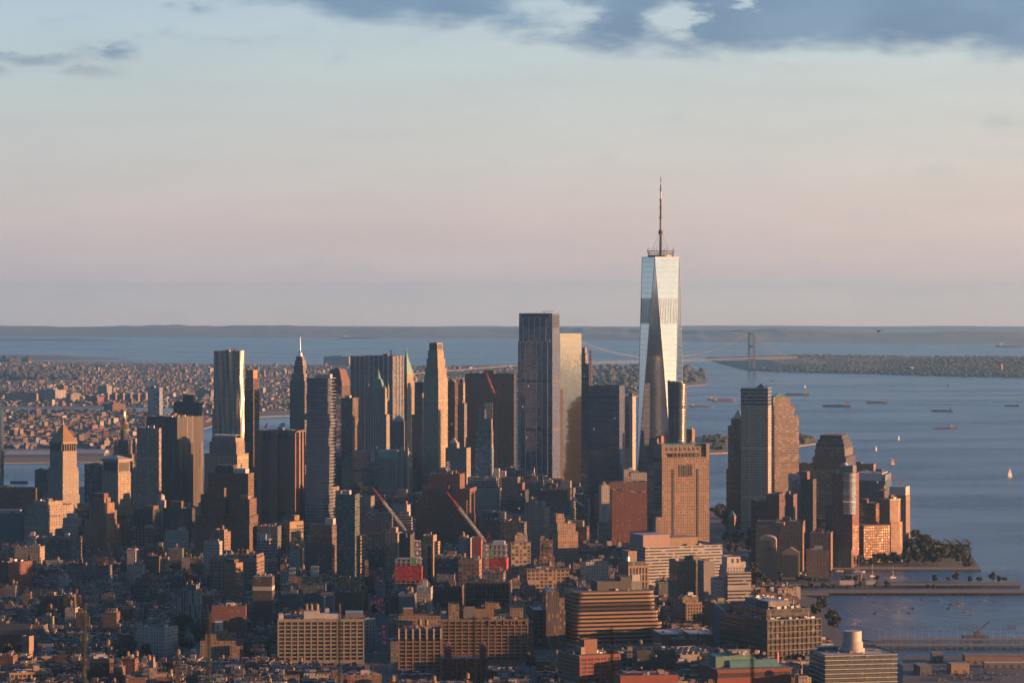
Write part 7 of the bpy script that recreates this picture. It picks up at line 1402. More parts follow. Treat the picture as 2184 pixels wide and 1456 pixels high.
# drop lots that stand in the water
def inside(p, poly):
    c = False
    for i in range(len(poly)):
        (x1, y1), (x2, y2) = poly[i-1], poly[i]
        if (y1 > p[1]) != (y2 > p[1]) and p[0] < (x2-x1)*(p[1]-y1)/(y2-y1)+x1: c = not c
    return c
LOTS = [l for l in LOTS if all(inside(p, land) for p in l['foot'])]
def lot_meshes(l, r):
    w, d, h = l['w'], l['d'], l['h']; poly = [(-w/2, -d/2), (w/2, -d/2), (w/2, d/2), (-w/2, d/2)]; out = []
    wm = MB(); wm.walls(poly, 0, h, l['mat']); par = .9; inn = shrink(poly, .35); cap = Bld.capmat(None, l['mat']); wm.ring_top(poly, inn, h, h-par, cap)
    rm = MB(); rm.flat([(*p, h-par) for p in inn], l['roof']); zr = h-par; feats = []
    if l['kind'] == 'row_house' and r.random() < .45:
        cm_ = MB(); cm_.box(-w/2, w/2, -d/2-.6, -d/2+.1, h-1.1, h+.25, r.choice([cap, 'white_plain', 'tan_plain', 'brick_plain', 'copper_green'] if r.random() < .6 else [cap])); out.append(('cornice', cm_))
    if r.random() < .8:
        m2 = MB(); bw, bd = min(w*.45, r.uniform(2.5, 7)), min(d*.4, r.uniform(2.5, 6)); x, y = r.uniform(-.25, .25)*w, r.uniform(-.1, .3)*d
        m2.box(x-bw/2, x+bw/2, y-bd/2, y+bd/2, zr, zr+r.uniform(2.4, 4.2)*(1 if h < 25 else 1.5), r.choice(['brick_plain', 'tan_plain', 'concrete', 'white_plain', 'grey_metal', 'rust_brown']), r.choice(['tar_roof', 'silver_roof'])); out.append(('stair_bulkhead', m2))
    m3 = MB(); k = r.randint(4, 9) if h < 25 else r.randint(7, 14)
    for i in range(k):
        x, y = r.uniform(-.42, .42)*w, r.uniform(-.42, .42)*d; q = r.random()
        if q < .5: s_ = r.uniform(.6, 1.8); m3.box(x-s_/2, x+s_/2, y-s_/2, y+s_/2, zr, zr+r.uniform(.8, 1.8), r.choice(['white_metal', 'steel', 'grey_metal', 'concrete']))
        elif q < .8: m3.box(x-.5, x+.5, y-.4, y+.4, zr, zr+r.uniform(1.6, 2.8), r.choice(['brick_plain', 'rust_brown', 'tan_plain']))
        else: m3.bar((x, y, zr), (x, y, zr+r.uniform(3, 6)), .1, 'steel')
    out.append(('rooftop_units', m3))
    tank = r.random() < (.10 if h < 20 else .42)
    if tank:
        m4 = MB(); x, y = r.uniform(-.3, .3)*w, r.uniform(0, .3)*d; q = r.uniform(1.3, 2.1)
        for i in range(4): m4.bar((x+q*.7*cos(i*pi/2+.8), y+q*.7*sin(i*pi/2+.8), zr), (x+q*.7*cos(i*pi/2+.8), y+q*.7*sin(i*pi/2+.8), zr+3), .13, 'dark_metal')
        m4.cyl(x, y, zr+3, zr+3+q*2, q, q*.95, 'wood_tank', 10, bot=True); m4.cyl(x, y, zr+3+q*2, zr+3+q*2.7, q*1.1, .05, 'wood_tank', 10, cap=False); out.append(('water_tank', m4)); feats.append('water tank')
    if l['kind'] == 'office_building' and h > 45:
        m5 = MB(); m5.box(-w*.28, w*.28, -d*.25, d*.3, zr, zr+r.uniform(5, 11), r.choice([l['mat'], 'grey_metal', 'concrete']), 'tar_roof'); out.append(('mechanical_penthouse', m5)); feats.append('penthouse')
    return wm, rm, out, feats
LAND_ = [(h.short, sum(h.rng)/2, (h.yt or 1200), h.Y) for h in HEROES if h.short]
USED = {}
def auto_label(l, feats, noun):
    px, py, Y = l['px'], l['py'], l['Y']
    cand = sorted(LAND_, key=lambda q: abs(q[1]-px)+abs(Y-q[3])*.12)[:9]
    size = 'narrow' if l['w'] < 9 else ('wide' if l['w'] > 17 else 'low' if l['h'] < 12 else 'tall' if l['h'] > 22 else 'plain')
    col = COLOURS[l['mat']]; rf = ROOFS[l['roof']]
    def rels(q):
        dx, dY = px-q[1], Y-q[3]
        side = 'left' if dx < 0 else 'right'; far = abs(dx) > 60
        if abs(dx) < 25: return ['behind', 'directly behind'] if dY > 0 else ['in front of', 'directly in front of']
        if abs(dY) < 40: return ['beside', f'just {side} of'] if not far else [f'well {side} of', f'level with and {side} of']
        return ([f'behind and {side} of', f'off {side} behind'] if dY > 0 else [f'before and {side} of', f'off {side} before']) if far else ([f'close behind, {side} of'] if dY > 0 else [f'close before, {side} of'])
    for ft in (feats[:1] or ['']), ['']:
        for q in cand:
            for rel in rels(q):
                for form in range(3):
                    f_ = f' and {ft[0]}' if ft[0] else ''
                    s_ = (f'{size} {col} {noun} with {rf} roof{f_} {rel} {q[0]}', f'{size} {rf} roofed {col} {noun}{f_.replace("and", "with")} {rel} {q[0]}', f'{col} {noun} under {rf} roof{f_} {rel} {q[0]}')[form if form else 0]
                    if len(s_.split()) <= 16 and s_ not in USED: USED[s_] = 1; return s_
    return None
GROUPS = {'row_house': ('house', 'houses of the low district'), 'loft_building': ('building', 'mid-rise lofts'), 'office_building': ('office', 'office blocks between the towers'), 'apartment_block': ('block', 'brick blocks by the river')}
rr = random.Random(99); order = {}
for l in LOTS:
    l['size'] = l['w']*min(l['h'], 16+.0*l['h'])/l['Y']**2+l['w']*l['d']*.08/l['Y']**2
for kind in GROUPS:
    ls = sorted([l for l in LOTS if l['kind'] == kind], key=lambda l: -l['size']); order[kind] = ls
    print('LOTS', kind, len(ls))
    mass = MB(); cat, grp = GROUPS[kind]
    for i, l in enumerate(ls):
        wm, rm, out, feats = lot_meshes(l, rr); ctr = l['C']+l['ex']*l['w']/2+l['ey']*l['d']/2; loc = (ctr.x, ctr.y, 2.0)
        if i < (300 if kind == 'row_house' else 295 if kind == 'loft_building' else 200):
            root = wm.build(kind, None, loc, -l['th']); noun = {'row_house': 'house', 'loft_building': 'loft', 'office_building': 'office block', 'apartment_block': 'apartment block'}[kind]
            lb = auto_label(l, feats, noun)
            tag(root, lb or f'small {COLOURS[l["mat"]]} {noun} crowded among its neighbours', cat, grp)
            rm.build('roof', root)
            for nm, m_ in out:
                o_ = m_.build(nm, root)
                if nm == 'rooftop_units': o_['kind'] = 'stuff'
        else:
            for m_ in [wm, rm]+[q[1] for q in out]: mb_append(mass, m_, loc, -l['th'])
    if mass.v:
        tag(mass.build({'row_house': 'low_houses', 'loft_building': 'low_lofts', 'office_building': 'low_offices', 'apartment_block': 'low_blocks'}[kind]), 'remaining small buildings packed between the others in the dim district', 'houses', kind='stuff')
# ================================================================== TREES
def leaf_crown(rng_, h, spread, n=150, cone=False, mat='leaf_dark', card=1.25):
    mb = MB(); cl = []
    for i in range(9):
        a = rng_.uniform(0, 2*pi); rad = rng_.uniform(0, .62)*spread; z_ = h*rng_.uniform(.42, .88); cl.append((rad*cos(a), rad*sin(a), z_, rng_.uniform(.3, .52)*spread))
    for i in range(n):
        if cone:
            v = rng_.random()**1.4; z_ = h*(.12+.86*v); r_ = spread*(1-v)*rng_.uniform(.35, 1.05)+.1; a = rng_.uniform(0, 2*pi); c = Vector((r_*cos(a), r_*sin(a), z_))
        else:
            cx, cy, cz, cr = rng_.choice(cl); d = Vector((rng_.gauss(0, 1), rng_.gauss(0, 1), rng_.gauss(0, .8))).normalized()*cr*rng_.uniform(.6, 1.08); c = Vector((cx, cy, cz))+d
        nrm = Vector((rng_.gauss(0, 1), rng_.gauss(0, 1), rng_.gauss(.5, .8))).normalized(); u = nrm.orthogonal().normalized(); w = nrm.cross(u); s_ = card*rng_.uniform(.55, 1.25)
        p = [c+u*s_*rng_.uniform(.7, 1.2), c+w*s_*rng_.uniform(.6, 1.1), c-u*s_*rng_.uniform(.7, 1.2), c-w*s_*rng_.uniform(.6, 1.1)]
        mb.face(p, [(0, 0)]*4, mat if rng_.random() < .62 else 'leaf_olive')
    return mb
def make_tree(name, seed, h, spread, cone=False, mat='leaf_dark', n=170):
    r = random.Random(seed); root = empty(name); mb = MB(); mb.cyl(0, 0, 0, h*.45, h*.03, h*.018, 'trunk_bark', 7)
    for k in range(4 if not cone else 0):
        a = r.uniform(0, 6.28); mb.bar((0, 0, h*.35), (spread*.5*cos(a), spread*.5*sin(a), h*r.uniform(.55, .75)), h*.014, 'trunk_bark', h*.005)
    if cone: mb.cyl(0, 0, h*.4, h*.95, h*.018, .05, 'trunk_bark', 6)
    mb.build('trunk', root); leaf_crown(r, h, spread, n, cone, mat).build('crown', root); return root
TREES = [make_tree('broadleaf_tree', 1, 13, 6.0, n=420), make_tree('broadleaf_tree', 2, 11, 5.4, mat='leaf_olive', n=380), make_tree('broadleaf_tree', 3, 15, 6.6, n=460)]
CONIF = make_tree('conifer_tree', 4, 19, 4.2, cone=True, n=220)
first_used = set()
def put_tree(k, X, Y, label, group, sc=1.0, z=2.0):
    src = CONIF if k == 'c' else TREES[k]; r = rr.uniform(0, 6.28)
    if src.name not in first_used: first_used.add(src.name); src.location = (X, Y, z); src.rotation_euler = (0, 0, r); src.scale = (sc,)*3; o = src
    else: o = copy_tree(src, (X, Y, z), r, sc)
    tag(o, label, 'tree', group); return o
rr = random.Random(5)
TREE_SETS = [((1930, 2060, 1172, 1207), 150, 'dark broadleaf tree crowded in the riverside park', 'park trees'), ((1930, 2000, 1148, 1176), 60, 'dark broadleaf tree at the back of riverside park', 'park trees at the back'),
    ((1832, 1940, 1182, 1208), 70, 'dark broadleaf tree along waterfront below sunlit brick blocks', 'waterfront trees'), ((1640, 1832, 1192, 1208), 60, 'small dark tree along waterfront below the school halls', 'trees below the school'),
    ((1522, 1602, 1045, 1185), 120, 'dark tree lining the highway right of the teal roof tower', 'highway trees'), ((1240, 1298, 1142, 1186), 22, 'dark tree in the small square right of the sunlit tan stepped office', 'square trees'),
    ((1600, 1660, 1214, 1262), 34, 'dark tree between riverside highway and the first pier', 'highway verge trees'), ((1735, 1790, 1290, 1352), 30, 'dark tree beside the large dark terminal block', 'terminal side trees'),
    ((1700, 2010, 1257, 1261), 34, 'low bushy tree on the nearer planted pier', 'pier trees'), ((1652, 1890, 1241.5, 1245.5), 34, 'low bushy tree on the inner half of farther long pier', 'far pier trees'),
    ((375, 443, 1338, 1418), 30, 'dark tree in the shaded churchyard left of the beige deco apartments', 'churchyard trees'), ((248, 334, 1388, 1434), 26, 'dark tree on the dim street behind church with bell tower', 'street trees by the church'),
    ((-20, 60, 1392, 1425), 16, 'dark tree near dark roofed church at left edge', 'trees by the dark church'), ((786, 800, 1190, 1330), 16, 'small tree on the left pavement of the busy avenue', 'avenue trees left'), ((820, 834, 1180, 1330), 16, 'small tree on the right pavement of the busy avenue', 'avenue trees right'),
    ((1560, 1612, 1362, 1394), 12, 'dark tree behind the green copper roof building', 'trees by the car park'), ((600, 760, 1428, 1450), 18, 'dark tree in street in front of the long pale loft', 'trees before the pale loft'), ((930, 1130, 1432, 1452), 14, 'dark tree in street in front of huge tan brick loft', 'trees before the tan loft')]
ALLF = FOOTS+[(l['foot'], None) for l in LOTS]
for (a, b_, c, d_), n, lb, gp in TREE_SETS:
    for i in range(int(n*.47)):
        px, py = rr.uniform(a, b_), rr.uniform(c, d_); X, Y = gpt(px, py)
        f4 = [(X-2.5, Y-2.5), (X+2.5, Y-2.5), (X+2.5, Y+2.5), (X-2.5, Y+2.5)]
        if any(abs(f[0][0]-X) < 160 and abs(f[0][1]-Y) < 160 and sat(f4, f) for f, h in ALLF): continue
        pier = 'pier' in gp
        if not pier and not inside((X, Y), land): continue
        put_tree(rr.choice([0, 1, 2]), X, Y, lb, gp, rr.uniform(.75, 1.25)*(.55 if ('pier' in gp or 'avenue' in gp) else 1), 3.2 if pier else 2.0)
for px, py, s_, w_ in ((2058, 1209, 1.0, 'left'), (2069, 1209, 1.08, 'right')): put_tree('c', *gpt(px, py), f'tall pointed conifer at the tip of the park, the {w_} of two', 'park conifers', s_)
for i, px in enumerate((1993, 2022, 2040, 2068, 2088, 2118, 2132, 2143)): put_tree(i % 3, *gpt(px, 1243.5, 3), 'round tree standing on the long farther pier over open water', 'round pier trees', rr.uniform(.6, .9), 3.2)

# ================================================================== PIERS, PARK AND STREETS
def pier(name, px0, px1, py0, py1, z, label, mat='wood_deck', slant=0):
    mb = MB(); A = [gpt(px0, py1, z), gpt(px1, py1, z), gpt(px1, py0, z), gpt(px0, py0, z)]; a = empty(name, (*A[0], 0)); tag(a, label, 'pier')
    q = [(x-A[0][0], y-A[0][1]) for x, y in A]; mb.prism(q, z-1.0, z, mat, bottom=True); mb.build('deck', a); mb = MB(); L = q[1][0]-q[0][0]; n = int(L/7)
    for i in range(n):
        for yy in (.6, q[3][1]-.6): mb.cyl(q[0][0]+L*(i+.5)/n, yy, -1.5, z-1, .35, m='dark_plain', n=6)
    mb.build('piles', a); mb = MB()
    for i in range(n): mb.bar((L*(i+.5)/n, .3, z), (L*(i+.5)/n, .3, z+1.1), .06, 'steel')
    mb.bar((0, .3, z+1.1), (L, .3, z+1.1), .08, 'steel'); mb.build('railing', a); return a
pier('pier', 1640, 2176, 1240, 1247, 3.0, 'long park pier with round trees, reaching farther into the river'); pier('pier', 1692, 2260, 1256, 1263, 3.0, 'nearer park pier with planted beds and its sunlit tip at right')
pier('pier', 1690, 1768, 1262, 1268, 2.6, 'short stubby pier with barges at the river wall')
pier('pier', 1868, 2700, 1360, 1364, 4.0, 'farther of two long narrow service piers over the water', 'pavement'); pier('pier', 1868, 2700, 1371, 1376, 4.0, 'nearer of two long narrow service piers over the water', 'pavement')
big = pier('pier', 1925, 2700, 1398, 1500, 3.2, 'broad pier with sheds and parked cars in the bottom right corner', 'asphalt')
def strip(name, pts, z, mat, kind='structure'): return sheet(name, pts, z, mat, kind)
strip('lawn', [(1950, 1203), (2050, 1203), (2062, 1196), (1950, 1190)], 2.03, 'lawn'); strip('lawn', [(1965, 1212.5), (2080, 1212.5), (2070, 1206), (1960, 1205)], 2.034, 'lawn')
strip('path', [(1650, 1212.6), (2088, 1213), (2086, 1209), (1650, 1208)], 2.04, 'tan_plain')
strip('road', [(783, 1470), (832, 1470), (812, 1180), (793, 1180)], 2.02, 'asphalt'); strip('pavement', [(777, 1470), (783, 1470), (793, 1180), (789, 1180)], 2.1, 'pavement'); strip('pavement', [(832, 1470), (838, 1470), (816, 1180), (812, 1180)], 2.1, 'pavement')
mb = MB()
for k in range(60):
    py = 1200+k*4.4; Y = gy(py)
    for f_ in (.25, .5, .75):
        px = lerp(py, [(1180, 793), (1470, 783)])+f_*(lerp(py, [(1180, 812), (1470, 832)])-lerp(py, [(1180, 793), (1470, 783)])); X = (px-PCX)/F*Y; mb.flat([(X-.12, Y, 2.03), (X+.12, Y, 2.03), (X+.12, Y+3.5, 2.03), (X-.12, Y+3.5, 2.03)], 'road_paint')
for py in (1210, 1245, 1288, 1340, 1392, 1440):
    Y = gy(py); xa = (lerp(py, [(1180, 793), (1470, 783)])-PCX)/F*Y; xb = (lerp(py, [(1180, 812), (1470, 832)])-PCX)/F*Y
    for k in range(14): x0 = xa+(xb-xa)*(k+.3)/14; mb.flat([(x0, Y, 2.034), (x0+.6, Y, 2.034), (x0+.6, Y+3.2, 2.034), (x0, Y+3.2, 2.034)], 'road_paint')
tag(mb.build('road_markings'), kind='structure')
# cars
def make_car(name, mat, van=False, lamp_m='tail_lamp'):
    root = empty(name); mb = MB(); L, Wd = (5.2, 1.95) if van else (4.6, 1.8); h1 = 1.0 if not van else 1.25
    mb.prism(rounded(Wd, L, .35, 3), .32, h1, mat, bottom=True); mb.build('body', root); mb = MB()
    y0, y1 = (-L*.46, L*.2) if van else (-L*.36, L*.22)
    a = [(-Wd*.44, y0), (Wd*.44, y0), (Wd*.44, y1), (-Wd*.44, y1)]; k = .93 if van else .8; bq = [(-Wd*.44*k, y0+.35), (Wd*.44*k, y0+.35), (Wd*.44*k, y1-.6), (-Wd*.44*k, y1-.6)]
    mb.walls(a, h1, 1.48 if not van else 2.1, 'window_glass', bq); mb.flat([(*p, 1.48 if not van else 2.1) for p in bq], mat); mb.build('cabin', root)
    for sx_ in (-1, 1):
        for sy in (-1, 1): m2 = MB(); m2.bar((sx_*Wd*.42, sy*L*.31, .33), (sx_*Wd*.5, sy*L*.31, .33), .33, 'dark_plain', n=10); m2.build('wheel', root)
        m2 = MB(); m2.box(sx_*Wd*.34-.22, sx_*Wd*.34+.22, -L/2-.05, -L/2+.06, .68, .98, lamp_m); m2.build('tail_lamp', root)
    return root
CARS = [make_car('car', 'car_dark'), make_car('car', 'car_pale'), make_car('taxi_cab', 'car_yellow'), make_car('van', 'car_pale', True)]+[make_car('car', 'car_dark', lamp_m='red_paint'), make_car('car', 'car_pale', lamp_m='red_paint'), make_car('van', 'car_pale', True, 'red_paint')]
used_c = set()
def put_car(k, X, Y, z, rz, label, group, cat='car'):
    s_ = CARS[k]
    if k not in used_c: used_c.add(k); s_.location = (X, Y, z); s_.rotation_euler = (0, 0, rz); o = s_
    else: o = copy_tree(s_, (X, Y, z), rz)
    tag(o, label, cat, group)
rr = random.Random(31); NM = ['dark car with red tail lamps driving away down the avenue', 'pale car with red tail lamps driving away down the avenue', 'yellow taxi driving away down the avenue', 'white van driving away down the avenue']; occ = []
for i in range(58):
    py = rr.choice([rr.uniform(1195, 1300), rr.uniform(1280, 1310), rr.uniform(1300, 1450)]); lane = rr.randint(0, 3); Y = gy(py); xa = lerp(py, [(1180, 793), (1470, 783)]); xb = lerp(py, [(1180, 812), (1470, 832)]); px = xa+(xb-xa)*(lane+.5)/4; X = (px-PCX)/F*Y
    if any(abs(X-x_) < 2.2 and abs(Y-y_) < 6.5 for x_, y_ in occ): continue
    occ.append((X, Y)); k = rr.choice([0, 0, 0, 1, 1, 2, 3]); put_car(k, X, Y, 2.04, .055, NM[k], 'avenue traffic')
b = CARPARK; occ = []
for i in range(8):
    for j in range(5):
        if rr.random() < .25: continue
        p = b.c+b.ex*((i-3.5)*b.w*.115)+b.ey*((j-2)*b.d*.17); k = rr.choice([4, 4, 5, 6]); put_car(k, p.x, p.y, b.zt-.79+b.zg, -b.th+(0 if j % 2 else pi), ('dark car parked on the rooftop car park', 'pale car parked on the rooftop car park', 'white van parked on the rooftop car park')[k-4], 'parked cars on roof')
for i in range(60):
    px, py = rr.uniform(1990, 2170), rr.uniform(1424, 1452); X, Y = gpt(px, py, 3.2); X = round(X/3)*3; Y = round(Y/9)*9
    if any(abs(X-x_) < 2 and abs(Y-y_) < 6 for x_, y_ in occ): continue
    occ.append((X, Y)); k = rr.choice([4, 5, 6]); put_car(k, X, Y, 3.22, 0, ('dark car parked on the broad pier', 'pale car parked on the broad pier', 'white van parked on the broad pier')[k-4], 'parked cars on pier')

# sheds on the broad pier, lamp posts, crane barge
def box_house(name, label, cat, px0, px1, py, z0, h, d, mat, roof, th=0):
    X0, Y = gpt(px0, py, z0); X1 = (px1-PCX)/F*Y; o = empty(name, ((X0+X1)/2, Y+d/2, z0), radians(th)); tag(o, label, cat); w = X1-X0; mb = MB(); mb.prism([(-w/2, -d/2), (w/2, -d/2), (w/2, d/2), (-w/2, d/2)], 0, h, mat); mb.build('wall', o); mb = MB(); mb.box(-w/2-.4, w/2+.4, -d/2-.4, d/2+.4, h, h+.5, roof); mb.build('roof', o)
    mb = MB(); n = max(2, int(w/7))
    for i in range(n): x = -w/2+w*(i+.5)/n; mb.box(x-1.2, x+1.2, -d/2-.15, -d/2+.1, .2, min(h-1, 3.4), 'dark_plain')
    mb.build('door_bays', o); return o
box_house('pier_shed', 'long cream pier shed with dark door bays at the right edge', 'shed', 2058, 2200, 1416, 3.2, 8, 18, 'tan_plain', 'gravel_roof'); box_house('pier_shed', 'small tan hut on the broad pier with blank walls', 'shed', 2026, 2066, 1436, 3.2, 9, 14, 'tan_plain', 'concrete', 8)
box_house('pier_shed', 'low white roofed shed on the broad pier', 'shed', 2100, 2200, 1424, 3.2, 5, 8, 'grey_metal', 'white_roof'); box_house('pier_shed', 'blue grey container shed at the inner end of broad pier', 'shed', 1960, 1985, 1440, 3.2, 8, 30, 'slate_blue', 'gravel_roof', 4); box_house('pier_shed', 'pale netting enclosure on the broad pier', 'shed', 1988, 2012, 1412, 3.2, 9, 12, 'grey_metal', 'gravel_roof')
def lamp(X, Y, z, h=9):
    o = empty('lamp_post', (X, Y, z)); mb = MB(); mb.bar((0, 0, 0), (0, 0, h), .12, 'steel', .07); mb.bar((0, 0, h), (1.2, 0, h+.3), .07, 'steel'); mb.build('pole', o); mb = MB(); mb.box(.8, 1.6, -.2, .2, h+.1, h+.4, 'white_metal'); mb.build('lamp_head', o); return o
l0 = None
for i in range(22):
    px = 1875+i*15.2; X, Y = gpt(px, 1362, 4)
    if l0 is None: l0 = lamp(X, Y, 4); o = l0
    else: o = copy_tree(l0, (X, Y, 4))
    tag(o, 'thin lamp post in the row along the long service piers', 'lamp post', 'pier lamp posts')
cr = empty('crane_barge', (*gpt(2086, 1359, 0), 0)); tag(cr, 'barge with slanted lattice crane boom beside the service piers', 'crane barge'); mb = MB(); mb.box(-16, 10, -6, 6, -.8, 2, 'hull_dark'); mb.build('hull', cr); mb = MB(); mb.box(-4, 2, -3, 3, 2, 6, 'rust_brown'); mb.build('cab', cr); mb = MB(); mb.lattice((-2, 0, 5), (12, 0, 17), 1.4, 'rust_brown', 9, .14, .7); mb.build('boom', cr)
# old pile stubs
mb0 = None
for i in range(90):
    px = rr.choice([rr.uniform(1796, 1900), rr.uniform(1922, 1985), rr.uniform(2045, 2090), rr.uniform(2138, 2170)]); py = rr.uniform(1333, 1341); X, Y = gpt(px, py, 0)
    if mb0 is None: mb = MB(); mb.cyl(0, 0, -1.5, 1.6, .28, .22, 'dark_plain', 7); mb0 = mb.build('pile_stub', None, (X, Y, 0)); o = mb0
    else: o = mb0.copy(); COL.objects.link(o); o.location = (X, Y, rr.uniform(-.6, .5))
    tag(o, 'rotten black pile stub standing in the water before the service piers', 'pile', 'old pile stubs')
# ferry shelter with peaked white roofs
fs = empty('ferry_terminal', (*gpt(2028, 1168, 0), 0)); tag(fs, 'floating ferry terminal with row of white tent peaks beyond the park', 'ferry terminal'); Lf = (2068-1985)/F*gy(1168, 0); mb = MB(); mb.box(-Lf/2, Lf/2, -12, 12, -.5, 1.5, 'dark_plain'); mb.build('deck', fs); mb = MB(); mb.box(-Lf*.46, Lf*.46, -9, 9, 1.5, 6, 'window_glass'); mb.build('hall', fs)
for k in range(4):
    mb = MB(); x0 = -Lf/2+Lf*(k+.5)/4; w_ = Lf/8
    for sx_ in (-1, 1): mb.face([(x0, -13, 13), (x0, 13, 13), (x0+sx_*w_, 13, 6.5), (x0+sx_*w_, -13, 6.5)], [(0, 0)]*4, 'white_metal')
    for y_ in (-12.5, 12.5): mb.face([(x0-w_, y_, 6.5), (x0+w_, y_, 6.5), (x0, y_, 13)], [(0, 0)]*3, 'grey_metal')
    mb.build('tent_roof', fs)

# ================================================================== BOATS
def hull(mb, L, Wd, h, mat, z0=-.6):
    pts = [(-L/2, -Wd*.38), (-L*.3, -Wd/2), (L*.28, -Wd/2), (L*.42, -Wd*.28), (L/2, 0), (L*.42, Wd*.28), (L*.28, Wd/2), (-L*.3, Wd/2), (-L/2, Wd*.38)]; k = [(x*.96, y*.85) for x, y in pts]
    mb.walls(k, z0, h, mat, pts); mb.flat([(*p, h) for p in pts], 'rust_brown')
def place(o, px, py, rz, label, cat, group=None):
    o.location = (*gpt(px, py, 0), 0); o.rotation_euler = (0, 0, rz); tag(o, label, cat, group); return o
def tanker(L=95):
    o = empty('tank_barge'); mb = MB(); hull(mb, L, L*.16, 4.5, 'hull_dark'); mb.build('hull', o); mb = MB(); mb.box(-L*.42, -L*.3, -L*.06, L*.06, 4.5, 13, 'white_plain'); mb.box(-L*.41, -L*.33, -L*.05, L*.05, 13, 17, 'white_plain'); mb.build('deckhouse', o); mb = MB(); mb.cyl(-L*.39, 0, 17, 22, 1.4, m='hull_red', n=8); mb.build('funnel', o); mb = MB(); mb.bar((-L*.35, 0, 17), (-L*.35, 0, 28), .35, 'white_metal', .15); mb.build('mast', o); mb = MB()
    for k in range(6): x0 = -L*.22+k*L*.11; mb.box(x0, x0+L*.07, -L*.05, L*.05, 4.5, 6.5+(k % 2)*1.2, 'hull_red')
    mb.bar((-L*.25, 0, 6), (L*.4, 0, 6), .5, 'tan_plain'); mb.bar((L*.1, 0, 5), (L*.1, 0, 13), .4, 'steel'); mb.build('deck_gear', o); return o
t0 = tanker()
for i, (px, py, sc, rz, lb) in enumerate(((1700, 842, .95, pi, 'distant tank barge with bridge at left, nearest the beige grid tower'), (1784, 867, 1.02, pi*.97, 'loaded tank barge left of the centre of the open harbour'), (1870, 859, .8, pi*.98, 'smaller tank barge right of the loaded one in open harbour'), (2009, 877, .75, pi*.95, 'tank barge with tall mast and bridge in right harbour'), (2158, 866, .55, pi*.95, 'short workboat cut near the right edge of harbour'))):
    place(t0 if i == 0 else copy_tree(t0, (0, 0, 0)), px, py, rz, lb, 'ship', 'anchored harbour ships').scale = (-sc, sc, sc) if False else (sc, sc, sc)
for px, py, L, lb in ((1538, 852, 105, 'long flat red barge seen above the dark curved glass tower'), (1545, 856, 90, 'flat barge just in front of the long red barge'), (1496, 867, 85, 'low flat barge close right of the dark curved tower'), (2158, 740, 260, 'faint far ship low on the water near right edge'), (770, 722, 420, 'faint long ship on the horizon above the wide steel slab')):
    o = empty('flat_barge'); mb = MB(); hull(mb, L, L*.15, 3.5 if L < 200 else 14, 'hull_dark' if L > 200 else 'hull_red'); mb.build('hull', o); mb = MB(); mb.box(-L*.4, -L*.28, -L*.04, L*.04, 3, 10 if L < 200 else 34, 'white_plain'); mb.build('deckhouse', o); place(o, px, py, .06, lb, 'barge')
def tug():
    o = empty('tugboat'); mb = MB(); hull(mb, 30, 9, 3, 'hull_red'); mb.build('hull', o); mb = MB(); mb.box(-6, 8, -3, 3, 3, 6.5, 'white_plain'); mb.box(0, 6, -2.4, 2.4, 6.5, 10, 'white_plain'); mb.build('wheelhouse', o); mb = MB(); mb.cyl(-3, 0, 6.5, 11, 1, m='hull_dark', n=8); mb.build('funnel', o); mb = MB(); mb.bar((3, 0, 10), (3, 0, 17), .2, 'steel', .08); mb.build('mast', o); return o
tg = tug()
for i, (px, py, rz, lb) in enumerate(((2031, 913, pi, 'orange white tugboat trailing a long pale wake'), (2022, 822, pi/2, 'small dark tug far off near the wooded right shore'), (1523, 851, 0, 'white tug pushing beside the long red barge'), (1578, 832, pi/2, 'tiny white launch left above the beige grid tower'), (1648, 812, pi/2, 'tiny dark launch above the beige grid tower'))):
    o = tg if i == 0 else copy_tree(tg, (0, 0, 0)); place(o, px, py, rz, lb, 'boat', 'harbour tugs and launches'); o.scale = (1.0,)*3
o = empty('deck_barge'); mb = MB(); hull(mb, 55, 10, 1.6, 'hull_red'); mb.build('hull', o); mb = MB(); mb.box(-20, 18, -3, 3, 1.6, 3, 'rust_brown'); mb.build('cargo', o); place(o, 2010, 914, 0, 'low red barge pushed ahead of the orange white tugboat', 'barge')
mbw = MB(); Xa, Ya = gpt(2040, 912.5, 0)
for k in range(30): x0 = Xa+k*12; mbw.flat([(x0, Ya-1.2-.05*k, .05), (x0+12, Ya-1.2-.05*k, .05), (x0+12, Ya+1.2+.05*k, .05), (x0, Ya+1.2+.05*k, .05)], 'white_plain')
tag(mbw.build('foam_wake'), 'thin white foam wake trailing right behind the tugboat', 'wake', kind='stuff')
def sailboat(sail='sail', L=11, m=17, bare=False, nm='sailing_boat'):
    o = empty(nm); mb = MB(); hull(mb, L, L*.28, 1.2, 'white_plain'); mb.box(-L*.2, L*.1, -L*.08, L*.08, 1.2, 1.9, 'white_plain'); mb.build('hull', o); mb = MB(); mb.bar((L*.05, 0, 1), (L*.05, 0, m), .14, 'white_metal', .07); mb.bar((L*.05, 0, 2.4), (-L*.42, 0, 2.4), .1, 'white_metal'); mb.build('mast', o)
    if not bare:
        mb = MB(); mb.face([(L*.03, .05, 2.6), (-L*.42, .4, 2.6), (-L*.2, .5, m*.55), (L*.03, .05, m*.98)], [(0, 0)]*4, sail); mb.build('main_sail', o); mb = MB(); mb.face([(L*.07, 0, m*.85), (L*.48, 0, 1.6), (L*.1, .5, 1.9)], [(0, 0)]*3, sail); mb.build('jib_sail', o)
    return o
sb = sailboat(); plain('red_sail', (.35, .10, .07), .8)
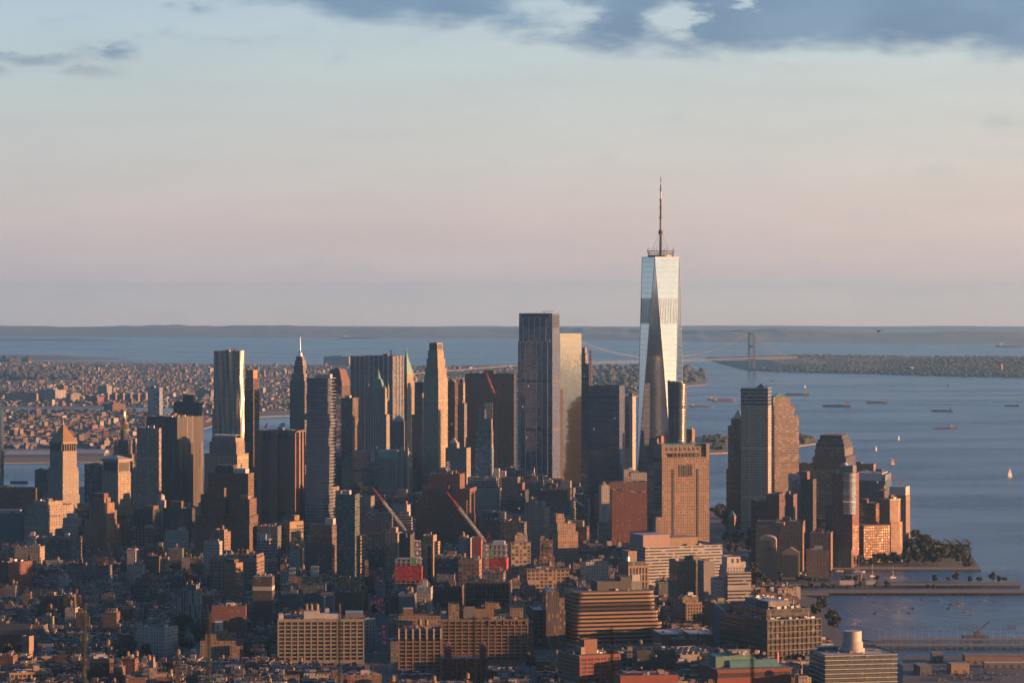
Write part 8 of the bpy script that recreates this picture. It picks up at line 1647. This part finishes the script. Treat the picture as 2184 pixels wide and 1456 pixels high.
for i, (px, py, sc, rz, lb) in enumerate(((2154, 1017, 1.35, .5, 'white sailing boat nearest the right edge, largest of the sails'), (1917, 938, .95, .9, 'white sailing boat below the orange white tugboat'), (1869, 961, .9, 1.0, 'small white sailing boat above the ziggurat top tower'), (1717, 827, 1.1, .8, 'far tiny white sail above the distant tank barge'))):
    o = sb if i == 0 else copy_tree(sb, (0, 0, 0)); place(o, px, py, rz, lb, 'sailing boat', 'white sailing boats'); o.scale = (sc*.82,)*3
place(sailboat('red_sail', 12, 15), 1904, 990, .6, 'red sailed schooner right of the ziggurat top tower', 'sailing boat')
mo = sailboat(bare=True, nm='moored_yacht')
for i, (px, py, sc) in enumerate(((1830, 1220, 1.7), (1790, 1218, 1.0), (1702, 1222, .9), (1673, 1224, .9), (1722, 1226, .8), (1904, 1232, 1.0), (1860, 1229, .9))):
    o = mo if i == 0 else copy_tree(mo, (0, 0, 0)); place(o, px, py, .1*i, 'bare masted white yacht moored in the basin between park and pier' if i else 'largest moored yacht in the basin below the glass cornered brick tower', 'yacht', 'moored yachts'); o.scale = (sc,)*3
ss = empty('steam_ship'); mb = MB(); hull(mb, 60, 10, 3, 'white_plain'); mb.build('hull', ss); mb = MB(); mb.box(-24, -6, -4, 4, 3, 8, 'white_plain'); mb.build('deckhouse', ss); mb = MB(); mb.box(8, 20, -4, 4, 3, 7.5, 'white_plain'); mb.build('deckhouse', ss); mb = MB(); mb.cyl(2, 0, 3, 17, 1.5, 1.3, 'orange_red_wall', 10); mb.build('funnel', ss); mb = MB(); mb.bar((-20, 0, 8), (-20, 0, 22), .2, 'rust_brown'); mb.bar((18, 0, 7), (18, 0, 20), .2, 'rust_brown'); mb.build('masts', ss); place(ss, 1832, 1251, 0, 'old white steamer with tall orange funnel moored at the pier', 'ship')
kb = None
for i in range(16):
    px, py = rr.uniform(1830, 2140), rr.uniform(1268, 1312)
    if kb is None: mb = MB(); hull(mb, 6.5, 1.5, .5, 'tan_plain', -.2); mb.box(-1, 1, -.4, .4, .5, 1.2, 'hull_red'); kb = mb.build('rowing_boat'); o = kb
    else: o = kb.copy(); COL.objects.link(o)
    place(o, px, py, rr.uniform(-.4, .4), 'tiny pale rowing boat afloat in the basin before the pile stubs', 'boat', 'tiny rowing boats')
tl = empty('tall_ship', (*gpt(41, 1030, 0), 0)); tag(tl, 'dark two masted ship on the narrow river at far left', 'ship'); mb = MB(); hull(mb, 34, 8, 4, 'hull_dark'); mb.build('hull', tl); mb = MB()
for x_ in (-8, 6): mb.bar((x_, 0, 4), (x_, 0, 32), .35, 'dark_metal', .15); mb.bar((x_, -5, 20), (x_, 5, 20), .2, 'dark_metal')
mb.build('masts', tl)

# ================================================================== SUSPENSION BRIDGE
bz = empty('suspension_bridge', (0, 0, 0)); tag(bz, 'long pale suspension bridge with tall tower spanning the far narrows', 'bridge'); TA = Vector((*gpt(1603, 790, 0), 0)); TB = Vector(((1205-PCX)/F*14400, 14400, 0)); AX = (TB-TA).normalized(); PR = Vector((-AX.y, AX.x, 0)); HT, DK = 198.0, 66.0
plain('bridge_steel', (.20, .21, .24), .7)
for nm_, T_ in (('tower', TA), ('tower', TB)):
    mb = MB()
    for s_ in (-1, 1): q = T_+PR*s_*15; mb.box(q.x-6, q.x+6, q.y-6, q.y+6, -2, HT, 'bridge_steel')
    for z_ in (50, 120, HT-14):
        for k in (0, 1): p, q = T_-PR*15, T_+PR*15; mb.bar((p.x, p.y, z_+6), (q.x, q.y, z_+6), 7, 'bridge_steel')
    mb.build(nm_, bz); mb = MB(); mb.box(T_.x-26, T_.x+26, T_.y-22, T_.y+22, -3, 5, 'concrete'); mb.build('pier_base', bz)
EA = TA-AX*360; EB = TB+AX*360; mb = MB()
for s_ in (-1, 1):
    for i in range(48):
        a, c = i/48, (i+1)/48; f = lambda u: TA.lerp(TB, u)+PR*s_*15+Vector((0, 0, DK+12+(HT-DK-12)*(2*u-1)**2)); mb.bar(f(a), f(c), 1.0, 'bridge_steel')
    for T_, E_ in ((TA, EA), (TB, EB)):
        for i in range(12): g = lambda u: T_.lerp(E_, u)+PR*s_*15+Vector((0, 0, DK-2+(HT-DK)*(1-u)**1.35)); mb.bar(g(i/12), g((i+1)/12), 1.0, 'bridge_steel')
mb.build('main_cables', bz); mb = MB()
for s_ in (-1, 1):
    for i in range(1, 60):
        u = i/60; p = TA.lerp(TB, u)+PR*s_*15; mb.bar((p.x, p.y, DK), (p.x, p.y, DK+12+(HT-DK-12)*(2*u-1)**2), .3, 'bridge_steel')
    for i in range(1, 16): u = i/16; p = TA.lerp(EA, u)+PR*s_*15; mb.bar((p.x, p.y, DK), (p.x, p.y, DK-2+(HT-DK)*(1-u)**1.35), .3, 'bridge_steel')
mb.build('hangers', bz); mb = MB(); P0, P1 = TA-AX*420, TB+AX*1500
for z_, r_ in ((DK, 1.3), (DK-8, 1.1)):
    for s_ in (-13, 0, 13): mb.bar(P0+PR*s_+Vector((0, 0, z_)), TB+AX*300+PR*s_+Vector((0, 0, z_)), r_, 'bridge_steel')
n = 70
for i in range(n): p, q = P0.lerp(TB, i/n), P0.lerp(TB, (i+1)/n); z0_, z1_ = (DK, DK-8) if i % 2 else (DK-8, DK); mb.bar((p.x, p.y, z0_), (q.x, q.y, z1_), .6, 'bridge_steel')
mb.bar(TB+AX*300+Vector((0, 0, DK-3)), TB+AX*1500+Vector((0, 0, 24)), 2.2, 'bridge_steel'); mb.build('deck_truss', bz); mb = MB()
for i in range(14): p = TB+AX*(360+i*80); mb.box(p.x-3, p.x+3, p.y-3, p.y+3, 0, DK-6-i*2.6, 'bridge_steel')
mb.box(TB.x+AX.x*380-20, TB.x+AX.x*380+40, TB.y-20, TB.y+30, 0, DK-5, 'concrete'); mb.build('approach_piers', bz)

# ================================================================== CRANES AND BUILDING SITES
def site(name, label, xl, xr, Y, yt, yn, yb, th, short=None):
    b = Bld(name, label, 'construction site', xl, xr, xr+2, Y, th, d=24, yt=yt, yb=yb); z = b.z; mb = MB(); nf = 14; H = b.zt
    for k in range(nf): zz = H*(k+1)/nf; mb.prism(b.rect((0, 1, 0, 1)), zz-.6, zz, 'concrete', bottom=True)
    for i in range(6):
        for j in range(3): x0, y0 = b.P(.02+.96*i/5, .03+.94*j/2); mb.bar((x0, y0, 0), (x0, y0, H), .45, 'steel')
    mb.build('frame', b.root); mb = MB()
    r = random.Random(int(xl)); n = 14
    for side in (0, 1):
        for i in range(n):
            za, zb_ = z(yn+32), z(yn)
            for k in range(5):
                u0, u1 = i/n, (i+1)/n; v0, v1 = za+(zb_-za)*k/5, za+(zb_-za)*(k+1)/5; w_ = lambda u, v: sin(u*23+v*.7)*.08+sin(u*11)*.06
                if side == 0: pts = [(b.P(u0, 0)[0], -b.d/2-1.2+w_(u0, v0), v0), (b.P(u1, 0)[0], -b.d/2-1.2+w_(u1, v0), v0), (b.P(u1, 0)[0], -b.d/2-1.2+w_(u1, v1), v1), (b.P(u0, 0)[0], -b.d/2-1.2+w_(u0, v1), v1)]
                else: pts = [(b.w/2+1.2+w_(u0, v0), b.P(0, u0)[1], v0), (b.w/2+1.2+w_(u1, v0), b.P(0, u1)[1], v0), (b.w/2+1.2+w_(u1, v1), b.P(0, u1)[1], v1), (b.w/2+1.2+w_(u0, v1), b.P(0, u0)[1], v1)]
                mb.face(pts, [(0, 0)]*4, 'red_net')
    for k in range(4): zz = z(yn+32)+(z(yn)-z(yn+32))*k/3; mb.box(-b.w/2, b.w/2, -b.d/2-1.9, -b.d/2-1.6, zz-.15, zz+.15, 'rust_brown')
    mb.build('safety_net', b.root); mb = MB(); mb.box(-b.w*.52, b.w*.52, -b.d/2-3, b.d/2, z(yb)-.8, z(yb)+.2, 'tan_plain'); mb.build('platform', b.root); return b
s1 = site('unfinished_building', 'unfinished building wrapped in red netting beside the avenue', 843, 897, 3330, 1192, 1206, 1243, 4)
z = s1.z; mb = MB(); x0, y0 = s1.P(.85, .2); mb.lattice((x0, y0, z(1206)), (x0, y0, z(1153)), 5.5, 'white_metal', 6, .3); mb.build('hoist_tower', s1.root); s1.blockm('panel', *s1.P(.74, .02), 5, .5, z(1204), 8, plain('bright_green', (.08, .5, .12), .7))
s2 = site('unfinished_building', 'unfinished tower with white hoist mast and red netting at its sides', 1028, 1078, 3260, 1162, 1190, 1232, 5); z = s2.z
mb = MB(); x0, y0 = s2.P(.18, -.12); mb.lattice((x0, y0, 0), (x0, y0, z(1162)), 3.6, 'white_metal', 18, .32); mb.build('hoist_tower', s2.root); s2.blockm('panel', *s2.P(.36, -.03), 3, .5, z(1190), 8, 'bright_green'); s2.block('formwork', (.45, .95, .1, .6), s2.zt, s2.zt+4, 'steel')
def crane(label, px, py, Y, tip, mast=0, mastmat='red_paint'):
    X, z0 = (px-PCX)/F*Y, zpy(py, Y); o = empty('tower_crane', (X, Y, z0-mast)); tag(o, label, 'crane')
    if mast: mb = MB(); mb.lattice((0, 0, 0), (0, 0, mast), 2.4, mastmat, max(6, int(mast/4)), .3); mb.build('mast', o)
    else: mb = MB(); mb.cyl(0, 0, -6, 0, 1.5, m='dark_metal', n=8); mb.build('mast', o)
    tx, tz = (tip[0]-PCX)/F*Y-X, zpy(tip[1], Y)-z0; T_ = Vector((tx, 0, tz+mast)); B_ = Vector((0, 0, mast+1)); M_ = B_.lerp(T_, .68); mb = MB(); mb.lattice(B_, M_, 2.4, 'white_metal' if mastmat != 'crane_red' else 'red_paint', 14, .30); mb.lattice(M_, T_, 2.2, 'red_paint', 6, .3, .8); mb.build('boom', o)
    sg = 1 if tx < 0 else -1; mb = MB(); mb.box(-3 if sg < 0 else -1, 8 if sg > 0 else 1, -1.6, 1.6, mast-1, mast+1.6, 'dark_metal'); mb.build('machine_deck', o); mb = MB(); mb.box(sg*6-1.6, sg*6+1.6, -1.8, 1.8, mast-2.5, mast+2.6, 'red_paint' if mastmat == 'crane_red' else 'dark_metal'); mb.build('counterweight', o)
    mb = MB(); mb.bar((0, -1, mast+1), (sg*4, 0, mast+11), .35, 'red_paint'); mb.bar((0, 1, mast+1), (sg*4, 0, mast+11), .35, 'red_paint'); mb.bar((sg*6, 0, mast+1), (sg*4, 0, mast+11), .3, 'red_paint'); mb.build('back_frame', o); mb = MB(); mb.bar((sg*4, 0, mast+11), T_, .12, 'dark_metal'); mb.build('pendant_line', o); mb = MB(); mb.bar(T_, T_-Vector((0, 0, 14)), .09, 'dark_metal'); mb.build('hoist_line', o); return o
plain('crane_red', (.45, .05, .05), .5)
crane('luffing crane with white lattice boom leaning left over the avenue', 866, 1134, 3450, (795, 1040)); crane('luffing crane with white boom leaning left before the massive red building', 1036, 1158, 3290, (952, 1048))
crane('tall red tower crane standing before the black steel slab', 1057, 848, 4440, (1036, 793), mast=118, mastmat='crane_red')

# ================================================================== BLOCKS AND STACKS OF THE FAR SHORE
fac('far_grid', (.42, .33, .27), 6, 6, .5, .5, Blind=.05); fac('far_red', (.30, .10, .07), 6, 6, .4, .5, Blind=.05); fac('far_white', (.50, .47, .45), 8, 400, .35, 1.01, Blind=.05); fac('far_slab', (.36, .33, .36), 7, 5, .5, .5, Blind=.05)
def fb(name, label, cat, xl, xm, xr, yt, yb, mat, th=38, roof='gravel_roof', d=None, group=None):
    Y = gy(yb, 2.5); b = Bld(name, label, cat, xl, xm, xr, Y, th, d=d, yt=yt, yb=yb, group=group, zg=2.5); b.tier('wall', FULL, 0, b.zt, mat, roof, par=1.0); b.block('penthouse', (.3, .7, .3, .7), b.zt-1, b.zt+4, mat); return b
fb('warehouse', 'long grey waterfront warehouse far left beyond the inlet', 'warehouse', 10, 78, 84, 839, 858, 'far_grid', 20)
fb('warehouse', 'great white ribbed block on far shore with lit right side', 'warehouse', 81, 118, 141, 831, 858, 'far_white', 30); fb('warehouse', 'lit tan gridded warehouse right of the great white ribbed block', 'warehouse', 141, 151, 174, 840, 856, 'far_grid', 55); fb('apartment_block', 'brown far apartment slab behind the great white ribbed block', 'apartment block', 122, 136, 145, 822, 838, 'far_red', 40)
fb('apartment_block', 'white far block with lit side right of the red brick stacks', 'apartment block', 210, 228, 239, 822, 842, 'far_white', 35); fb('red_hall', 'vivid red industrial hall beside the far chimneys', 'factory', 184, 208, 222, 846, 859, 'far_red', 40, 'red_roof')
for i in range(6):
    xl = 223+i*16.2; fb('warehouse', 'one of a row of tall far warehouses with sunlit end walls', 'warehouse', xl, xl+7, xl+16, 840, 856, 'far_grid', 50, group='row of far warehouses')
fb('grain_elevator', 'big brown ruined grain elevator by the inlet', 'grain elevator', 222, 240, 268, 861, 882, 'rust_brown', 50); fb('tower_block', 'pink lone tower block on the far shore left of stacks', 'apartment block', 212, 215, 218, 787, 799, 'far_red', 40); fb('tower_block', 'tan lone block on far shore near the dark cemetery hill', 'apartment block', 148, 151, 154, 790, 800, 'far_grid', 40); fb('tower_block', 'pale pair block on the far shore left of rippled tower', 'apartment block', 385, 396, 400, 788, 797, 'far_grid', 40); fb('tower_block', 'grey far slab right of the rippled steel tower', 'apartment block', 417, 450, 459, 832, 850, 'far_slab', 25); fb('tower_block', 'small lit tower right of bright gold block', 'apartment block', 556, 563, 567, 790, 802, 'far_red', 45); fb('tower_block', 'pinkish far block left edge of the skyline background', 'apartment block', 40, 47, 52, 784, 792, 'far_red', 40); fb('tower_block', 'grey blue far block left of the stacks', 'apartment block', 84, 98, 101, 786, 796, 'far_slab', 20)
fb('warehouse', 'long blue grey shed by water left of the rippled steel tower', 'warehouse', 415, 450, 456, 880, 893, 'white_plain', 30); fb('slab_block', 'very wide pale apartment slab on the far coast behind steel slab', 'apartment block', 690, 744, 752, 760, 780, 'far_slab', 12, d=60); fb('slab_block', 'taller centre of pale coast slab', 'apartment block', 716, 724, 726, 757, 780, 'far_slab', 12, d=40) if False else None
fb('tower_block', 'pale far tower trio left of the tapering mast tower, middle one', 'apartment block', 1320, 1328, 1331, 782, 794, 'far_slab', 25); fb('tower_block', 'pale far tower trio left of the tapering mast tower, right one', 'apartment block', 1334, 1341, 1344, 783, 795, 'far_slab', 25); fb('pier_sheds', 'pinkish terminal sheds by water right of broad banded glass slab', 'warehouse', 1330, 1350, 1357, 825, 832, 'far_grid', 25)
fb('hospital_block', 'lit orange block on the right wooded shore, leftmost', 'apartment block', 1927, 1944, 1950, 783, 794, 'far_grid', 20); fb('hospital_block', 'lit wide orange block on the right wooded shore, middle', 'apartment block', 2006, 2020, 2026, 780, 792, 'far_red', 20); fb('hospital_block', 'lit low block on the right wooded shore, before tower', 'apartment block', 2058, 2070, 2074, 782, 794, 'far_grid', 20); fb('tower_block', 'lit single tower on the right wooded shore', 'apartment tower', 2130, 2135, 2139, 777, 798, 'far_red', 20)
for px, yt, yb, lb in ((183, 806, 849, 'tall red brick smokestack on the far shore, taller of two'), (196, 825, 852, 'shorter red brick smokestack on the far shore'), (281, 806, 830, 'thin far church spire among low houses'), (357, 845, 866, 'thin white wind turbine pole on far shore')):
    X, Y = gpt(px, yb); o = empty('smokestack', (X, Y, 2.5)); tag(o, lb, 'smokestack'); h = zpy(yt, Y)-2; mb = MB(); mb.cyl(0, 0, 0, h, 3.6 if px < 200 else 2.6, 2.4 if px < 200 else .9, 'far_wall_red' if px != 357 else 'white_plain', 10); mb.build('shaft', o); mb = MB(); mb.cyl(0, 0, h, h+2, 2.7 if px < 200 else 1.0, m='concrete', n=10); mb.build('cap', o)
for xl, xr, yt, yb, m_, lb in ((10, 118, 962, 975, 'silver_roof', 'long grey roofed dock shed on the far left wharf'), (128, 222, 960, 972, 'silver_roof', 'long pale dock shed with zigzag gables on wharf'), (20, 95, 948, 953, 'white_roof', 'low white sheds behind the long dock sheds')):
    Y = gy(yb, 2.5); X0, X1 = (xl-PCX)/F*Y, (xr-PCX)/F*Y; w_ = X1-X0; o = empty('dock_shed', ((X0+X1)/2, Y, 2.5)); tag(o, lb, 'shed'); h = (yb-yt)/F*Y*.45; d_ = 90; mb = MB(); mb.prism([(-w_/2, 0), (w_/2, 0), (w_/2, d_), (-w_/2, d_)], 0, h, 'slate_blue', m_); mb.build('wall', o); mb = MB()
    mb.face([(-w_/2, -1, h), (w_/2, -1, h), (w_/2, d_/2, h+7), (-w_/2, d_/2, h+7)], [(0, 0)]*4, m_); mb.face([(w_/2, d_+1, h), (-w_/2, d_+1, h), (-w_/2, d_/2, h+7), (w_/2, d_/2, h+7)], [(0, 0)]*4, m_); mb.face([(w_/2, -1, h), (w_/2, d_, h), (w_/2, d_/2, h+7)], [(0, 0)]*3, 'white_plain'); mb.build('roof', o)
# flags
for i, (b, f_, z_) in enumerate(FLAGS):
    o = empty('flag_pole', (0, 0, 0)); x0, y0 = b.P(f_, .5); p = b.c+b.ex*x0+b.ey*y0; o.location = (p.x, p.y, z_+b.zg); tag(o, 'striped flag on tall pole atop the riverside tower, '+('left one' if i == 0 else 'right one'), 'flag'); mb = MB(); mb.bar((0, 0, 0), (0, 0, 14), .18, 'steel', .08); mb.build('pole', o); mb = MB()
    for k in range(7): mb.face([(-5.5, .1*sin(k), 10.2+k*.5), (0, 0, 10.2+k*.5), (0, 0, 10.7+k*.5), (-5.5, .1*sin(k), 10.7+k*.5)], [(0, 0)]*4, 'red_paint' if k % 2 == 0 else 'white_plain')
    mb.face([(-2.4, -.06, 11.9), (0, -.06, 11.9), (0, -.06, 13.7), (-2.4, -.06, 13.7)], [(0, 0)]*4, 'slate_blue'); mb.build('flag_cloth', o)
# helicopter above the right horizon
he = empty('helicopter', ((1874-PCX)/F*3200, 3200, zpy(706, 3200))); tag(he, 'tiny dark helicopter against the far hills at right', 'helicopter'); mb = MB(); mb.bar((-1.6, 0, 0), (1.2, 0, 0), 1.0, 'dark_plain', .7, 10); mb.build('fuselage', he); mb = MB(); mb.bar((1, 0, .2), (5.2, 0, .5), .3, 'dark_plain', .14, 6); mb.bar((5.1, 0, -.2), (5.3, 0, 1.4), .12, 'dark_plain'); mb.build('tail_boom', he); mb = MB()
for k in range(4): a = k*pi/2+.3; mb.bar((0, 0, 1.3), (4.6*cos(a), 4.6*sin(a), 1.35), .1, 'dark_metal')
mb.cyl(0, 0, .8, 1.4, .15, m='dark_metal', n=6); mb.build('rotor', he); mb = MB()
for s_ in (-.8, .8): mb.bar((-1.6, s_, -1.3), (1.2, s_, -1.3), .08, 'dark_metal'); mb.bar((-.6, s_*.6, -.7), (-.6, s_, -1.3), .06, 'dark_metal')
mb.build('skids', he)
# edges of the glass barrier of the deck, close to the lens and out of focus
for i, (px, py, lean) in enumerate(((180, 1292, -.006), (446, 1305, -.005), (724, 1306, 0), (1011, 1314, .003), (1305, 1338, .004), (1604, 1378, .006))):
    Yb = 3.0; X = (px-PCX)/F*Yb; zt_ = zpy(py, Yb); o = empty('barrier_edge', (X, Yb, zt_-1.2)); tag(o, 'blurred dark green edge between glass barrier panes, '+('leftmost', 'second from left', 'third from left', 'fourth from left', 'fifth from left', 'rightmost')[i], 'glass barrier'); mb = MB(); mb.prism([(-.001+lean, -.006), (.001+lean, -.006), (.001+lean, .006), (-.001+lean, .006)], 0, 1.2, 'barrier_glass_edge', poly1=[(-.0012, -.006), (.0012, -.006), (.0012, .006), (-.0012, .006)]); mb.build('gasket', o)
